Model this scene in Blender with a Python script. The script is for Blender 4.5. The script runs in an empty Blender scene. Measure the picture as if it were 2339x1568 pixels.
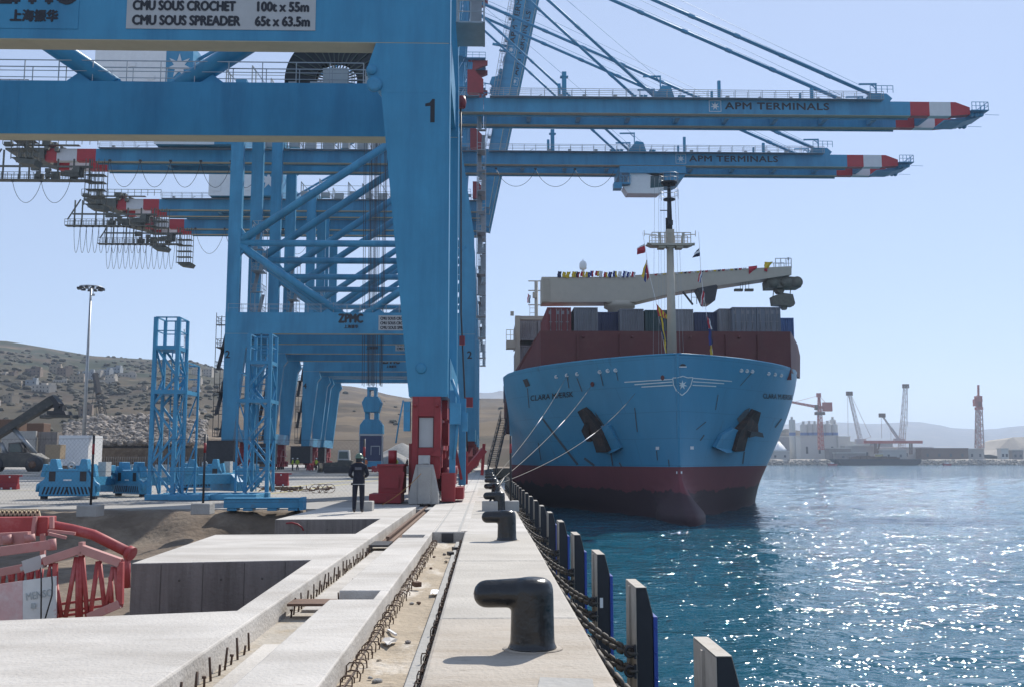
import bpy, bmesh, math, random
from mathutils import Vector, Matrix, noise
from mathutils.bvhtree import BVHTree
R = math.radians
PI = math.pi
random.seed(7)
SC = bpy.context.scene
COL = SC.collection

# ------------------------------------------------------------------ camera
FPX, CX, CY = 2274.0, 1169.5, 784.0
PITCH = math.atan(264 / FPX)
YAW = math.atan(59.5 / FPX * math.cos(PITCH))
EYE = Vector((0, 0, 1.6))
cam = bpy.data.cameras.new('camera')
cam.sensor_width = 36.0
cam.lens = 36.0 * FPX / 2339.0
cam.clip_start = 0.05
cam.clip_end = 30000
camo = bpy.data.objects.new('camera', cam)
COL.objects.link(camo)
camo.location = EYE
camo.rotation_euler = (PI / 2 + PITCH, 0, -YAW)
SC.camera = camo
_f = Vector((math.cos(PITCH) * math.sin(YAW), math.cos(PITCH) * math.cos(YAW), math.sin(PITCH)))
_r = Vector((math.cos(YAW), -math.sin(YAW), 0))
_u = _r.cross(_f)
def ray(px, py):
    return _f + _r * ((px - CX) / FPX) + _u * ((CY - py) / FPX)
def at(px, py, Y):
    d = ray(px, py); return EYE + d * (Y / d.y)
def gr(px, py, z=0.0):
    d = ray(px, py); return EYE + d * ((z - 1.6) / d.z)

# ------------------------------------------------------------------ light
HAZE = 0.0002
SUN_AZ, SUN_EL = 26.0, 42.0
w = bpy.data.worlds.new('World'); SC.world = w; w.use_nodes = True
nt = w.node_tree; nt.nodes.clear()
sky = nt.nodes.new('ShaderNodeTexSky'); sky.sky_type = 'NISHITA'; sky.sun_disc = False
sky.sun_elevation = R(SUN_EL); sky.sun_rotation = R(SUN_AZ)
sky.altitude = 0; sky.air_density = 1.0; sky.dust_density = 0.15; sky.ozone_density = 4.0
bg = nt.nodes.new('ShaderNodeBackground'); bg.inputs['Strength'].default_value = 0.11
ow = nt.nodes.new('ShaderNodeOutputWorld')
tint = nt.nodes.new('ShaderNodeMix'); tint.data_type = 'RGBA'; tint.blend_type = 'MULTIPLY'; tint.inputs[0].default_value = 1; tint.inputs[7].default_value = (1.03, 0.985, 1.03, 1)
nt.links.new(sky.outputs[0], tint.inputs[6]); pale = nt.nodes.new('ShaderNodeMix'); pale.data_type = 'RGBA'; pale.inputs[0].default_value = 0.62; pale.inputs[7].default_value = (4.25, 5.1, 6.75, 1)
nt.links.new(tint.outputs[2], pale.inputs[6]); nt.links.new(pale.outputs[2], bg.inputs[0]); nt.links.new(bg.outputs[0], ow.inputs[0])
sl = bpy.data.lights.new('sun', 'SUN'); sl.energy = 4.7; sl.angle = R(0.53); sl.color = (1.0, 0.95, 0.87)
so = bpy.data.objects.new('sun', sl); COL.objects.link(so)
_sd = Vector((math.sin(R(SUN_AZ)) * math.cos(R(SUN_EL)), math.cos(R(SUN_AZ)) * math.cos(R(SUN_EL)), math.sin(R(SUN_EL))))
so.rotation_euler = _sd.to_track_quat('Z', 'Y').to_euler(); so.location = _sd * 300
SC.view_settings.view_transform = 'Standard'; SC.view_settings.look = 'None'
SC.view_settings.exposure = 0.28; SC.view_settings.gamma = 1.0
SC.cycles.use_denoising = True; SC.cycles.denoising_input_passes = 'RGB_ALBEDO_NORMAL'; SC.cycles.denoising_prefilter = 'ACCURATE'
SC.cycles.max_bounces = 6; SC.cycles.diffuse_bounces = 3; SC.cycles.glossy_bounces = 3
SC.cycles.transparent_max_bounces = 8; SC.cycles.volume_bounces = 0
SC.cycles.caustics_reflective = False; SC.cycles.caustics_refractive = False
SC.cycles.sample_clamp_indirect = 4.0
SC.render.film_transparent = False

# ------------------------------------------------------------------ materials
def srgb(r, g, b):
    f = lambda c: (c / 255 / 12.92) if c / 255 <= 0.04045 else ((c / 255 + 0.055) / 1.055) ** 2.4
    return (f(r), f(g), f(b))
def mat(name, col, rough=0.6, metal=0.0, var=0.12, scale=1.5, bump=0.0, bscale=12.0, stain=None, sscale=0.6, slo=0.55, shi=0.75, spec=0.5, stretch=None, spots=None):
    """A Principled paint/stone/metal: colour varied by noise, optional stains of a second colour, optional bump."""
    m = bpy.data.materials.new(name); m.use_nodes = True
    t = m.node_tree; n = t.nodes; l = t.links
    p = n['Principled BSDF']; p.inputs['Roughness'].default_value = rough; p.inputs['Metallic'].default_value = metal
    p.inputs['Specular IOR Level'].default_value = spec
    tc = n.new('ShaderNodeTexCoord'); src = tc.outputs['Object']
    if stretch:
        mp = n.new('ShaderNodeMapping'); mp.inputs['Scale'].default_value = stretch
        l.new(src, mp.inputs[0]); ssrc = mp.outputs[0]
    else:
        ssrc = src
    a = n.new('ShaderNodeTexNoise'); a.inputs['Scale'].default_value = scale; a.inputs['Detail'].default_value = 6; a.inputs['Roughness'].default_value = 0.65
    l.new(src, a.inputs['Vector'])
    mr = n.new('ShaderNodeMapRange'); mr.inputs[1].default_value = 0.25; mr.inputs[2].default_value = 0.75
    mr.inputs[3].default_value = 1 - var; mr.inputs[4].default_value = 1 + var
    l.new(a.outputs[0], mr.inputs[0])
    mx = n.new('ShaderNodeMix'); mx.data_type = 'RGBA'; mx.blend_type = 'MULTIPLY'; mx.inputs[0].default_value = 1
    mx.inputs[6].default_value = (*col, 1); l.new(mr.outputs[0], mx.inputs[7])
    out = mx.outputs[2]
    if stain:
        b = n.new('ShaderNodeTexNoise'); b.inputs['Scale'].default_value = sscale; b.inputs['Detail'].default_value = 8; b.inputs['Roughness'].default_value = 0.7
        l.new(ssrc, b.inputs['Vector'])
        r2 = n.new('ShaderNodeMapRange'); r2.inputs[1].default_value = slo; r2.inputs[2].default_value = shi
        l.new(b.outputs[0], r2.inputs[0])
        m2 = n.new('ShaderNodeMix'); m2.data_type = 'RGBA'; l.new(r2.outputs[0], m2.inputs[0]); l.new(out, m2.inputs[6]); m2.inputs[7].default_value = (*stain, 1)
        out = m2.outputs[2]
    if spots:                                                   # small scattered marks: (colour, scale, lo, hi)
        sc_, ss, lo, hi = spots
        e = n.new('ShaderNodeTexNoise'); e.inputs['Scale'].default_value = ss; e.inputs['Detail'].default_value = 5; e.inputs['Roughness'].default_value = 0.75
        l.new(ssrc, e.inputs['Vector'])
        r3 = n.new('ShaderNodeMapRange'); r3.inputs[1].default_value = lo; r3.inputs[2].default_value = hi; l.new(e.outputs[0], r3.inputs[0])
        m3 = n.new('ShaderNodeMix'); m3.data_type = 'RGBA'; l.new(r3.outputs[0], m3.inputs[0]); l.new(out, m3.inputs[6]); m3.inputs[7].default_value = (*sc_, 1)
        out = m3.outputs[2]
    l.new(out, p.inputs['Base Color'])
    if bump:
        c = n.new('ShaderNodeTexNoise'); c.inputs['Scale'].default_value = bscale; c.inputs['Detail'].default_value = 8
        l.new(src, c.inputs['Vector'])
        bp = n.new('ShaderNodeBump'); bp.inputs['Strength'].default_value = bump; bp.inputs['Distance'].default_value = 0.05
        l.new(c.outputs[0], bp.inputs['Height']); l.new(bp.outputs[0], p.inputs['Normal'])
    return m
M = {}
M['blue'] = mat('crane blue paint', (0.050, 0.265, 0.44), 0.42, spec=0.35, spots=((0.05, 0.10, 0.14), 1.6, 0.66, 0.82), var=0.14, scale=0.30, stain=(0.020, 0.125, 0.245), sscale=0.5, slo=0.44, shi=0.86, stretch=(1, 1, 0.12))
M['blue2'] = mat('weathered blue paint', (0.055, 0.26, 0.44), 0.45, spec=0.4, var=0.16, scale=2, stain=(0.13, 0.16, 0.18), sscale=1.8, slo=0.6, shi=0.8)
M['under'] = mat('beige underside with bounce light', (0.44, 0.40, 0.29), 0.6, var=0.1)  # beige raised in tone to carry light bounced up from the ground
M['red'] = mat('machinery red paint', (0.27, 0.022, 0.028), 0.5, var=0.2, scale=2, stain=(0.12, 0.03, 0.03), sscale=2, slo=0.58, shi=0.8)
M['tipred'] = mat('boom tip red', (0.42, 0.02, 0.03), 0.5, var=0.1)
M['tipwhite'] = mat('boom tip white', (0.62, 0.62, 0.63), 0.5, var=0.06)
M['black'] = mat('black lettering', (0.012, 0.014, 0.022), 0.6, var=0.1)
M['white'] = mat('white paint', (0.74, 0.74, 0.74), 0.55, var=0.06, stain=(0.45, 0.38, 0.3), sscale=0.8, slo=0.62, shi=0.85)
M['greypanel'] = mat('grey panel', (0.42, 0.43, 0.43), 0.55, var=0.08)
M['steel'] = mat('galvanised steel', (0.33, 0.35, 0.37), 0.45, 0.5, var=0.15)
M['dark'] = mat('dark steel', (0.035, 0.035, 0.04), 0.5, 0.2, var=0.3, scale=3)
M['glass'] = mat('dark glass', (0.02, 0.06, 0.07), 0.08, var=0.05)
M['rust'] = mat('rusty steel', (0.13, 0.075, 0.05), 0.8, 0.1, var=0.35, scale=6, stain=(0.22, 0.11, 0.06), sscale=5)
M['rebar'] = mat('rusty rebar', (0.10, 0.062, 0.045), 0.8, 0.2, var=0.35, scale=9)
M['concrete'] = mat('new white concrete', (0.50, 0.472, 0.435), 0.85, var=0.22, scale=0.55, bump=0.3, bscale=25, stain=(0.33, 0.30, 0.265), sscale=1.1, slo=0.44, shi=0.76, stretch=(0.25, 1.0, 1.0), spots=((0.27, 0.24, 0.21), 7, 0.62, 0.78))
M['conwall'] = mat('shuttered concrete with shade in tone', (0.235, 0.21, 0.195), 0.9, var=0.14, scale=1.2, bump=0.3, bscale=18, stain=(0.12, 0.105, 0.095), sscale=1.5, slo=0.44, shi=0.7, stretch=(2.0, 2.0, 0.15))
M['tanconcrete'] = mat('tan quay concrete', (0.40, 0.355, 0.30), 0.85, var=0.14, scale=0.8, bump=0.35, bscale=22, stain=(0.25, 0.19, 0.13), sscale=0.9, slo=0.46, shi=0.8, stretch=(0.35, 1.6, 1.0), spots=((0.17, 0.14, 0.11), 6, 0.60, 0.76))
M['paleconcrete'] = mat('pale quay concrete', (0.43, 0.40, 0.355), 0.85, var=0.16, scale=0.8, bump=0.35, bscale=22, stain=(0.33, 0.30, 0.26), sscale=0.9, slo=0.46, shi=0.8, stretch=(0.35, 1.6, 1.0), spots=((0.2, 0.18, 0.16), 6, 0.60, 0.76))
M['block'] = mat('grey concrete block', (0.36, 0.35, 0.33), 0.9, var=0.15, scale=2, bump=0.35, bscale=15)
M['sand'] = mat('sandy dirt', (0.37, 0.305, 0.225), 0.95, var=0.2, scale=2.5, bump=0.6, bscale=14, stain=(0.62, 0.57, 0.5), sscale=1.4, slo=0.52, shi=0.66, stretch=(1, 0.4, 1))
M['earth'] = mat('brown earth', (0.15, 0.112, 0.08), 0.95, var=0.35, scale=1.1, bump=1.0, bscale=5, stain=(0.30, 0.24, 0.175), sscale=0.5, slo=0.5, shi=0.75)
M['asphalt'] = mat('pale dusty pavement', (0.34, 0.32, 0.29), 0.9, var=0.12, scale=0.3, bump=0.2, bscale=8, stain=(0.26, 0.25, 0.24), sscale=0.12, slo=0.45, shi=0.7, stretch=(0.3, 1.5, 1))
M['yellow'] = mat('worn yellow line', (0.55, 0.46, 0.14), 0.8, var=0.2, scale=3)
M['bollard'] = mat('black bollard paint', (0.006, 0.006, 0.007), 0.27, 0.0, var=0.4, scale=3, bump=0.25, bscale=9, spec=0.6, stain=(0.05, 0.047, 0.042), sscale=5, slo=0.62, shi=0.75, spots=((0.10, 0.09, 0.08), 11, 0.66, 0.74))
M['chain'] = mat('grey chain steel', (0.085, 0.075, 0.065), 0.7, 0.3, var=0.3, scale=8)
M['olivesteel'] = mat('dull olive steel', (0.10, 0.105, 0.09), 0.6, 0.2, var=0.35, scale=1.5)
M['slotfloor'] = mat('dusty grout', (0.40, 0.365, 0.315), 0.95, var=0.2, scale=2.5, bump=0.5, bscale=14, stain=(0.34, 0.28, 0.20), sscale=1.5, slo=0.5, shi=0.66)
M['fendersteel'] = mat('fender frame paint', (0.020, 0.021, 0.027), 0.45, 0.0, var=0.3, scale=3, spec=0.4, stain=(0.07, 0.055, 0.045), sscale=3, slo=0.58, shi=0.74, stretch=(1, 1, 0.3))
M['fenderpale'] = mat('dusty fender side', (0.34, 0.31, 0.27), 0.7, var=0.2, scale=4, stain=(0.22, 0.18, 0.14), sscale=3, slo=0.52, shi=0.72, stretch=(1, 1, 0.3))
M['fenderblue'] = mat('blue facing plastic', (0.03, 0.07, 0.34), 0.4, var=0.12)
M['hullblue'] = None

# ------------------------------------------------------------------ mesh builder
class MB:
    def __init__(s):
        s.v = []; s.f = []; s.sm = []; s.mi = []; s.cur = 0
    def add(s, verts, faces, smooth=False):
        o = len(s.v); s.v += [tuple(v) for v in verts]
        for f in faces:
            s.f.append([o + i for i in f]); s.sm.append(smooth); s.mi.append(s.cur)
        return s
    def box(s, x0, x1, y0, y1, z0, z1):
        s.add([(x0, y0, z0), (x1, y0, z0), (x1, y1, z0), (x0, y1, z0), (x0, y0, z1), (x1, y0, z1), (x1, y1, z1), (x0, y1, z1)],
              [(0, 3, 2, 1), (4, 5, 6, 7), (0, 1, 5, 4), (1, 2, 6, 5), (2, 3, 7, 6), (3, 0, 4, 7)]); return s
    def cbox(s, c, d, rz=0, rx=0, ry=0):
        m = Matrix.Translation(c) @ Matrix.Rotation(rz, 4, 'Z') @ Matrix.Rotation(ry, 4, 'Y') @ Matrix.Rotation(rx, 4, 'X')
        vs = [m @ Vector((sx * d[0] / 2, sy * d[1] / 2, sz * d[2] / 2)) for sz in (-1, 1) for sx, sy in ((-1, -1), (1, -1), (1, 1), (-1, 1))]
        s.add(vs, [(0, 3, 2, 1), (4, 5, 6, 7), (0, 1, 5, 4), (1, 2, 6, 5), (2, 3, 7, 6), (3, 0, 4, 7)]); return s
    def _fr(s, d):
        d = d.normalized(); a = Vector((0, 0, 1)) if abs(d.z) < 0.95 else Vector((0, 1, 0))
        u = d.cross(a).normalized(); return u, u.cross(d).normalized()
    def bar(s, p0, p1, wd, ht=None):
        ht = ht or wd; p0 = Vector(p0); p1 = Vector(p1); u, v = s._fr(p1 - p0)
        vs = [p + u * a * wd / 2 + v * b * ht / 2 for p in (p0, p1) for a, b in ((-1, -1), (1, -1), (1, 1), (-1, 1))]
        s.add(vs, [(3, 2, 1, 0), (4, 5, 6, 7), (0, 1, 5, 4), (1, 2, 6, 5), (2, 3, 7, 6), (3, 0, 4, 7)]); return s
    def tube(s, pts, r, n=6, cap=True, closed=False):
        pts = [Vector(p) for p in pts]; k = len(pts); rs = r if isinstance(r, (list, tuple)) else [r] * k
        vs = []; u = None
        for i, p in enumerate(pts):
            if closed: d = pts[(i + 1) % k] - pts[i - 1]
            else: d = pts[min(i + 1, k - 1)] - pts[max(i - 1, 0)]
            if u is None: u, v = s._fr(d)
            else:
                d = d.normalized(); u = (u - d * u.dot(d)).normalized(); v = u.cross(d).normalized()
            for j in range(n):
                a = 2 * PI * j / n; vs.append(p + (u * math.cos(a) + v * math.sin(a)) * rs[i])
        fs = []
        for i in range(k if closed else k - 1):
            a, b = i * n, ((i + 1) % k) * n
            for j in range(n): fs.append((a + j, a + (j + 1) % n, b + (j + 1) % n, b + j))
        s.add(vs, fs, n > 4)
        if cap and not closed:
            o = len(s.v) - len(vs)
            for ring in (range(n - 1, -1, -1), range((k - 1) * n, k * n)):
                s.f.append([o + i for i in ring]); s.sm.append(False); s.mi.append(s.cur)
        return s
    def prism(s, poly, axis, a, b, smooth=False):
        """poly: 2-D outline; axis 'y' -> (x,z) outline extruded over y in [a,b]; 'x' -> (y,z); 'z' -> (x,y)"""
        n = len(poly)
        f = {'y': lambda p, t: (p[0], t, p[1]), 'x': lambda p, t: (t, p[0], p[1]), 'z': lambda p, t: (p[0], p[1], t)}[axis]
        vs = [f(p, a) for p in poly] + [f(p, b) for p in poly]
        s.add(vs, [tuple(range(n)), tuple(range(2 * n - 1, n - 1, -1))] + [(i, n + i, n + (i + 1) % n, (i + 1) % n) for i in range(n)], smooth); return s
    def lathe(s, prof, c=(0, 0, 0), n=20, axis='z'):
        vs = []
        for r, z in prof:
            for j in range(n):
                a = 2 * PI * j / n; x, y = r * math.cos(a), r * math.sin(a)
                p = {'z': (x, y, z), 'y': (x, z, y), 'x': (z, x, y)}[axis]
                vs.append((p[0] + c[0], p[1] + c[1], p[2] + c[2]))
        fs = [(i * n + j, i * n + (j + 1) % n, (i + 1) * n + (j + 1) % n, (i + 1) * n + j) for i in range(len(prof) - 1) for j in range(n)]
        s.add(vs, fs, True); return s
    def rail(s, p0, p1, h=1.1, step=1.6, r=0.035, mid=True):
        p0 = Vector(p0); p1 = Vector(p1); L = (p1 - p0).length; k = max(1, round(L / step)); up = Vector((0, 0, h))
        s.bar(p0 + up, p1 + up, r * 2)
        if mid: s.bar(p0 + up * 0.5, p1 + up * 0.5, r * 1.5)
        for i in range(k + 1):
            q = p0.lerp(p1, i / k); s.bar(q, q + up, r * 2)
        return s
    def mesh(s, name):
        me = bpy.data.meshes.new(name); me.from_pydata(s.v, [], s.f)
        bm = bmesh.new(); bm.from_mesh(me); bmesh.ops.recalc_face_normals(bm, faces=bm.faces); bm.to_mesh(me); bm.free()
        me.polygons.foreach_set('use_smooth', s.sm); me.polygons.foreach_set('material_index', s.mi); me.update(); return me

def link(o, parent=None):
    COL.objects.link(o)
    if parent is not None: o.parent = parent
    return o
def obj(name, mb, m, parent=None, bevel=0, loc=None, rz=0, seg=2, autosm=False):
    me = mb.mesh(name) if isinstance(mb, MB) else mb
    if not me.materials:
        for k in (m if isinstance(m, (list, tuple)) else [m]): me.materials.append(M[k] if isinstance(k, str) else k)
    o = bpy.data.objects.new(name, me); link(o, parent)
    if loc is not None: o.location = loc
    if rz: o.rotation_euler.z = rz
    if bevel:
        b = o.modifiers.new('bevel', 'BEVEL'); b.width = bevel; b.segments = seg; b.limit_method = 'ANGLE'; b.angle_limit = R(35)
    return o
def tag(o, label, cat, group=None, kind=None):
    if label: o['label'] = label
    if cat: o['category'] = cat
    if group: o['group'] = group
    if kind: o['kind'] = kind
    return o
def struct(o, kind='structure'):
    o['kind'] = kind; return o
def empty(name, loc, label, cat, group=None, rz=0):
    o = bpy.data.objects.new(name, None); COL.objects.link(o); o.location = loc; o.rotation_euler.z = rz; o.empty_display_size = 0.3
    return tag(o, label, cat, group)
def copy_tree(o, parent=None):
    c = o.copy(); COL.objects.link(c)
    if parent is not None: c.parent = parent
    for ch in list(KIDS.get(o.name, [])) : copy_tree(ch, c)
    return c
def dup(o, loc, label, group=None, rz=None, scale=None):
    kids = {}
    for x in bpy.data.objects:
        if x.parent: kids.setdefault(x.parent.name, []).append(x)
    def rec(a, par):
        c = a.copy(); COL.objects.link(c)
        if par is not None: c.parent = par
        for ch in kids.get(a.name, []): rec(ch, c)
        return c
    c = rec(o, None); c.location = loc; c['label'] = label
    if group: c['group'] = group
    if rz is not None: c.rotation_euler.z = rz
    if scale is not None: c.scale = (scale,) * 3
    return c
def text_mb(s, size, depth=0.01, bold=0.0, align='CENTER', sx=1.0, line=1.0, space=1.0, wide=None, cap=None):
    """lettering as a mesh in its own XY plane, facing +Z; wide / cap: the width and capital height it must have"""
    cu = bpy.data.curves.new('lettering', 'FONT'); cu.body = s; cu.size = size; cu.extrude = depth / 2
    cu.align_x = align; cu.align_y = 'CENTER'; cu.space_line = line; cu.resolution_u = 3; cu.space_character = space
    o = bpy.data.objects.new('lettering', cu); COL.objects.link(o)
    dg = bpy.context.evaluated_depsgraph_get(); me = bpy.data.meshes.new_from_object(o.evaluated_get(dg))
    bpy.data.objects.remove(o); bpy.data.curves.remove(cu)
    xs = [v.co.x for v in me.vertices]; ys = [v.co.y for v in me.vertices]
    if wide: sx = wide / (max(xs) - min(xs))
    sy = cap / (max(ys) - min(ys)) if cap else 1.0
    if bold:                                                    # heavier strokes: slightly shifted layers
        b = MB(); k = 0; t = bold * (cap or size)
        for dx, dy in ((0, 0), (t, 0), (-t, 0), (0, t * .8), (0, -t * .8)):
            b.add([(v.co.x * sx + dx, v.co.y * sy + dy, v.co.z + k * .0012) for v in me.vertices], [tuple(f.vertices) for f in me.polygons]); k += 1
        me = bpy.data.meshes.new('lettering'); me.from_pydata(b.v, [], b.f); me.update()
    else:
        for v in me.vertices: v.co.x *= sx; v.co.y *= sy
    me.materials.clear()
    return me
def text(name, s, size, m, parent, loc, rot=(PI / 2, 0, 0), **k):
    me = text_mb(s, size, **k); me.materials.append(M[m]); o = bpy.data.objects.new(name, me); link(o, parent)
    o.location = loc; o.rotation_euler = rot; return o
def star(n, r0, r1, depth, rot=PI / 2):
    mb = MB(); poly = []
    for i in range(2 * n):
        a = rot + PI * i / n; r = r0 if i % 2 == 0 else r1; poly.append((r * math.cos(a), r * math.sin(a)))
    c = [(0, 0)]
    vs = [(x, 0, y) for x, y in poly] + [(0, 0, 0)]; k = len(poly)
    vs += [(x, depth, y) for x, y in poly] + [(0, depth, 0)]
    fs = [(i, (i + 1) % k, k) for i in range(k)] + [(k + 1 + (i + 1) % k, k + 1 + i, 2 * k + 1) for i in range(k)] + [(i, k + 1 + i, k + 1 + (i + 1) % k, (i + 1) % k) for i in range(k)]
    mb.add(vs, fs); return mb

# ------------------------------------------------------------------ the setting: quay, pits, yard, water, hills
ZW = -3.5                     # water level below the quay surface
mb = MB()
mb.box(-0.47, 0.95, 3.5, 10.35, -0.9, 0.0)
struct(obj('quay', mb, 'tanconcrete', bevel=0.035))
ys_ = [10.356, 16.1, 21.9, 27.6, 33.4, 39.2, 45, 51, 57, 63, 69, 75, 90, 120, 420]
for k, (a, b_) in enumerate(zip(ys_, ys_[1:])):
    struct(obj('quay', MB().box(-0.47, 0.95 + .004 * (k % 2), a, b_ - .006, -0.9, .003 * (k % 2)), 'paleconcrete' if k % 3 != 2 else 'concrete', bevel=0.035))
mb = MB()
mb.box(-1.185, 0.93, 3.5, 420, -7, -0.904)                     # quay wall down into the water
struct(obj('quay_wall', mb, 'conwall'))
mb = MB()                                                     # strip between rail slot and cable trench, with two notches
for y0, y1, x0 in ((3.5, 11.78, -1.80), (11.78, 12.57, -1.30), (12.57, 20.9, -1.80), (20.9, 21.75, -1.30), (21.75, 420, -1.80)):
    mb.box(x0, -1.185, y0, y1, -0.9, 0.0)
mb.box(-1.185, -0.47, 22.5, 420, -0.9, 0.0)
struct(obj('quay_strip', mb, 'concrete', bevel=0.015))
mb = MB()                                                     # capping beam left of the slot and the three buttress slabs
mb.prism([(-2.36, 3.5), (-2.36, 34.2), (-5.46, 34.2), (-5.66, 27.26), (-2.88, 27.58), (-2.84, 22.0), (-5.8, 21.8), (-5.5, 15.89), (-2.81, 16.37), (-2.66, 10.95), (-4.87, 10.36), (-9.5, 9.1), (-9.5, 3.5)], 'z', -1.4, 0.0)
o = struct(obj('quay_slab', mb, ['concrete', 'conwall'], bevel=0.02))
for f in o.data.polygons: f.material_index = 1 if f.normal.y < -0.5 else 0  # camera-facing sides take the darker concrete: their shade is painted in
mb = MB(); mb.box(-2.36, -1.80, 3.5, 34.2, -0.5, -0.24); mb.box(-1.80, -1.30, 11.78, 12.57, -0.5, -0.24); mb.box(-1.80, -1.30, 20.9, 21.75, -0.5, -0.24)
struct(obj('rail_slot_floor', mb, 'slotfloor'))
# smooth grouted bed in the slot under the future rail
mb = MB(); mb.box(-2.23, -1.92, 12.4, 20.2, -0.24, -0.205); mb.box(-2.20, -1.94, 4.0, 10.2, -0.24, -0.215)
struct(obj('rail_bed', mb, 'concrete', bevel=0.01))
# trench floor: uneven sand sheet
def sheet(x0, x1, y0, y1, nx, ny, fz):
    mb = MB(); vs = []; fs = []
    for j in range(ny + 1):
        for i in range(nx + 1):
            x = x0 + (x1 - x0) * i / nx; y = y0 + (y1 - y0) * j / ny; vs.append((x, y, fz(x, y)))
    for j in range(ny):
        for i in range(nx):
            a = j * (nx + 1) + i; fs.append((a, a + 1, a + nx + 2, a + nx + 1))
    mb.add(vs, fs, True); return mb
nz = lambda x, y, s, z=0.0: noise.noise(Vector((x * s, y * s, z)))
struct(obj('trench_floor', sheet(-1.184, -0.471, 3.5, 22.5, 16, 200, lambda x, y: -0.235 + 0.022 * nz(x, y, 2.2) + 0.010 * nz(x, y, 9) + 0.035 * abs((x + 0.83) / 0.36) ** 3), 'sand'))
mb = MB(); mb.box(-0.64, -0.545, 3.5, 21.9, -0.235, -0.165)
struct(obj('trench_kerb', mb, 'block', bevel=0.01))
mb = MB(); mb.box(-0.98, -0.72, 22.47, 22.52, -0.24, -0.03)
struct(obj('trench_opening', mb, 'dark'))
mb = MB(); mb.box(-0.63, -0.57, 22.6, 300, 0.0, 0.006); mb.box(-1.13, -1.09, 22.6, 300, 0.0, 0.005)
struct(obj('cable_slot_cover', mb, 'block'))
mb = MB(); mb.box(-0.55, -0.41, 22.6, 300, 0.0, 0.009)
struct(obj('cable_slot_kerb', mb, 'concrete'))
# shutter joints and tie holes on the shaded slab faces
M['joint'] = mat('shutter joint', (0.10, 0.09, 0.08), 0.9)
mb = MB()
for (xa, ya), (xb, yb), st in (((-5.5, 15.89), (-2.81, 16.37), .62), ((-5.66, 27.26), (-2.88, 27.58), 1.2)):
    L = xb - xa; k = 0; x = st * .7
    while x < L - .1:
        y = ya + (yb - ya) * x / L; mb.box(xa + x, xa + x + .010, y - .004, y + .01, -1.3, -.03)
        for z in (-.28, -.78): mb.lathe([(0, 0), (.018, 0), (.018, .006), (0, .006)], (xa + x + st * .45, ya + (yb - ya) * (x + st * .45) / L - .005, z), 8, 'y')
        x += st
struct(obj('shutter_joint', mb, 'joint'))
# dug ground between the slabs and left of them
def dig(x, y):
    d = -1.02 + 0.06 * nz(x, y, 0.7) + 0.05 * nz(x, y, 2.3) + 0.035 * nz(x, y, 6)
    if x > -5.4 and 10.3 < y < 16.6:
        t = max(0, min(1, (x + 4.3) / 1.6)); d += 0.45 * t * t * (0.8 + 0.5 * nz(x, y, 1.5))
    bank = max(0, min(1, (y - 30.0 - 0.9 * nz(x, 0, 0.5)) / 2.2)) if x < -5.75 else 0
    m = math.exp(-((x + 8.0) / 1.9) ** 2 - ((y - 30.0) / 1.6) ** 2) * 0.42
    edge = max(0, min(1, (-x - 24) / 4))
    return max(d, d + (0.98 - 0.02) * bank * bank * (3 - 2 * bank) + m * (0.7 + 0.3 * nz(x, y, 1.3)), d + 1.0 * edge) if y < 34.1 else -0.05
struct(obj('excavation_floor', sheet(-30, -2.4, 3.2, 33.9, 150, 150, dig), 'earth'))
mb = MB(); mb.box(-220, -30, -10, 34.2, -0.5, -0.03); struct(obj('side_ground', mb, 'earth'))
mb = MB()
mb.prism([(-260, 34.2), (-2.36, 34.2), (-2.36, 420), (-420, 420)], 'z', -0.6, -0.012); mb.box(-30, -5.47, 33.3, 34.2, -0.6, -0.012)
struct(obj('yard_pavement', mb, 'asphalt'))
mb = MB(); mb.box(-2.36, -1.80, 34.2, 420, -0.6, -0.08); struct(obj('rail_groove', mb, 'block'))
# painted lane lines on the yard
mb = MB()
for (a, b) in (((600, 1128), (1000, 1078)), ((580, 1120), (960, 1077)), ((0, 1107), (330, 1103)), ((0, 1119), (330, 1115))):
    p, q = gr(*a), gr(*b); d = (q - p).normalized(); n = Vector((-d.y, d.x, 0)) * 0.09
    mb.add([p - n + Vector((0, 0, -0.006)), q - n + Vector((0, 0, -0.006)), q + n + Vector((0, 0, -0.006)), p + n + Vector((0, 0, -0.006))], [(0, 1, 2, 3)])
struct(obj('lane_marking', mb, 'yellow'))
# low kerbs across the yard
mb = MB(); mb.box(-150, -6, 96, 96.6, -0.02, 0.16); mb.box(-150, -32, 112, 112.5, -0.02, 0.25); mb.box(-30, -6, 128, 128.5, -0.02, 0.2)
struct(obj('yard_kerb', mb, 'concrete'))

# water: a fan of real wavelets near the quay, bump for the fine chop
wm = bpy.data.materials.new('sea water'); wm.use_nodes = True
t = wm.node_tree; n = t.nodes; l = t.links; p = n['Principled BSDF']
p.inputs['Base Color'].default_value = (0.009, 0.080, 0.118, 1); p.inputs['Roughness'].default_value = 0.055; p.inputs['IOR'].default_value = 1.333
p.inputs['Specular IOR Level'].default_value = 0.4
tc = n.new('ShaderNodeTexCoord')
def wn(scale, det, stretch):
    mp = n.new('ShaderNodeMapping'); mp.inputs['Scale'].default_value = stretch; mp.inputs['Rotation'].default_value = (0, 0, R(18)); l.new(tc.outputs['Object'], mp.inputs[0])
    a = n.new('ShaderNodeTexNoise'); a.inputs['Scale'].default_value = scale; a.inputs['Detail'].default_value = det; a.inputs['Roughness'].default_value = 0.6; l.new(mp.outputs[0], a.inputs['Vector']); return a
b1 = n.new('ShaderNodeBump'); b1.inputs['Strength'].default_value = 1.0; b1.inputs['Distance'].default_value = 0.36
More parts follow.
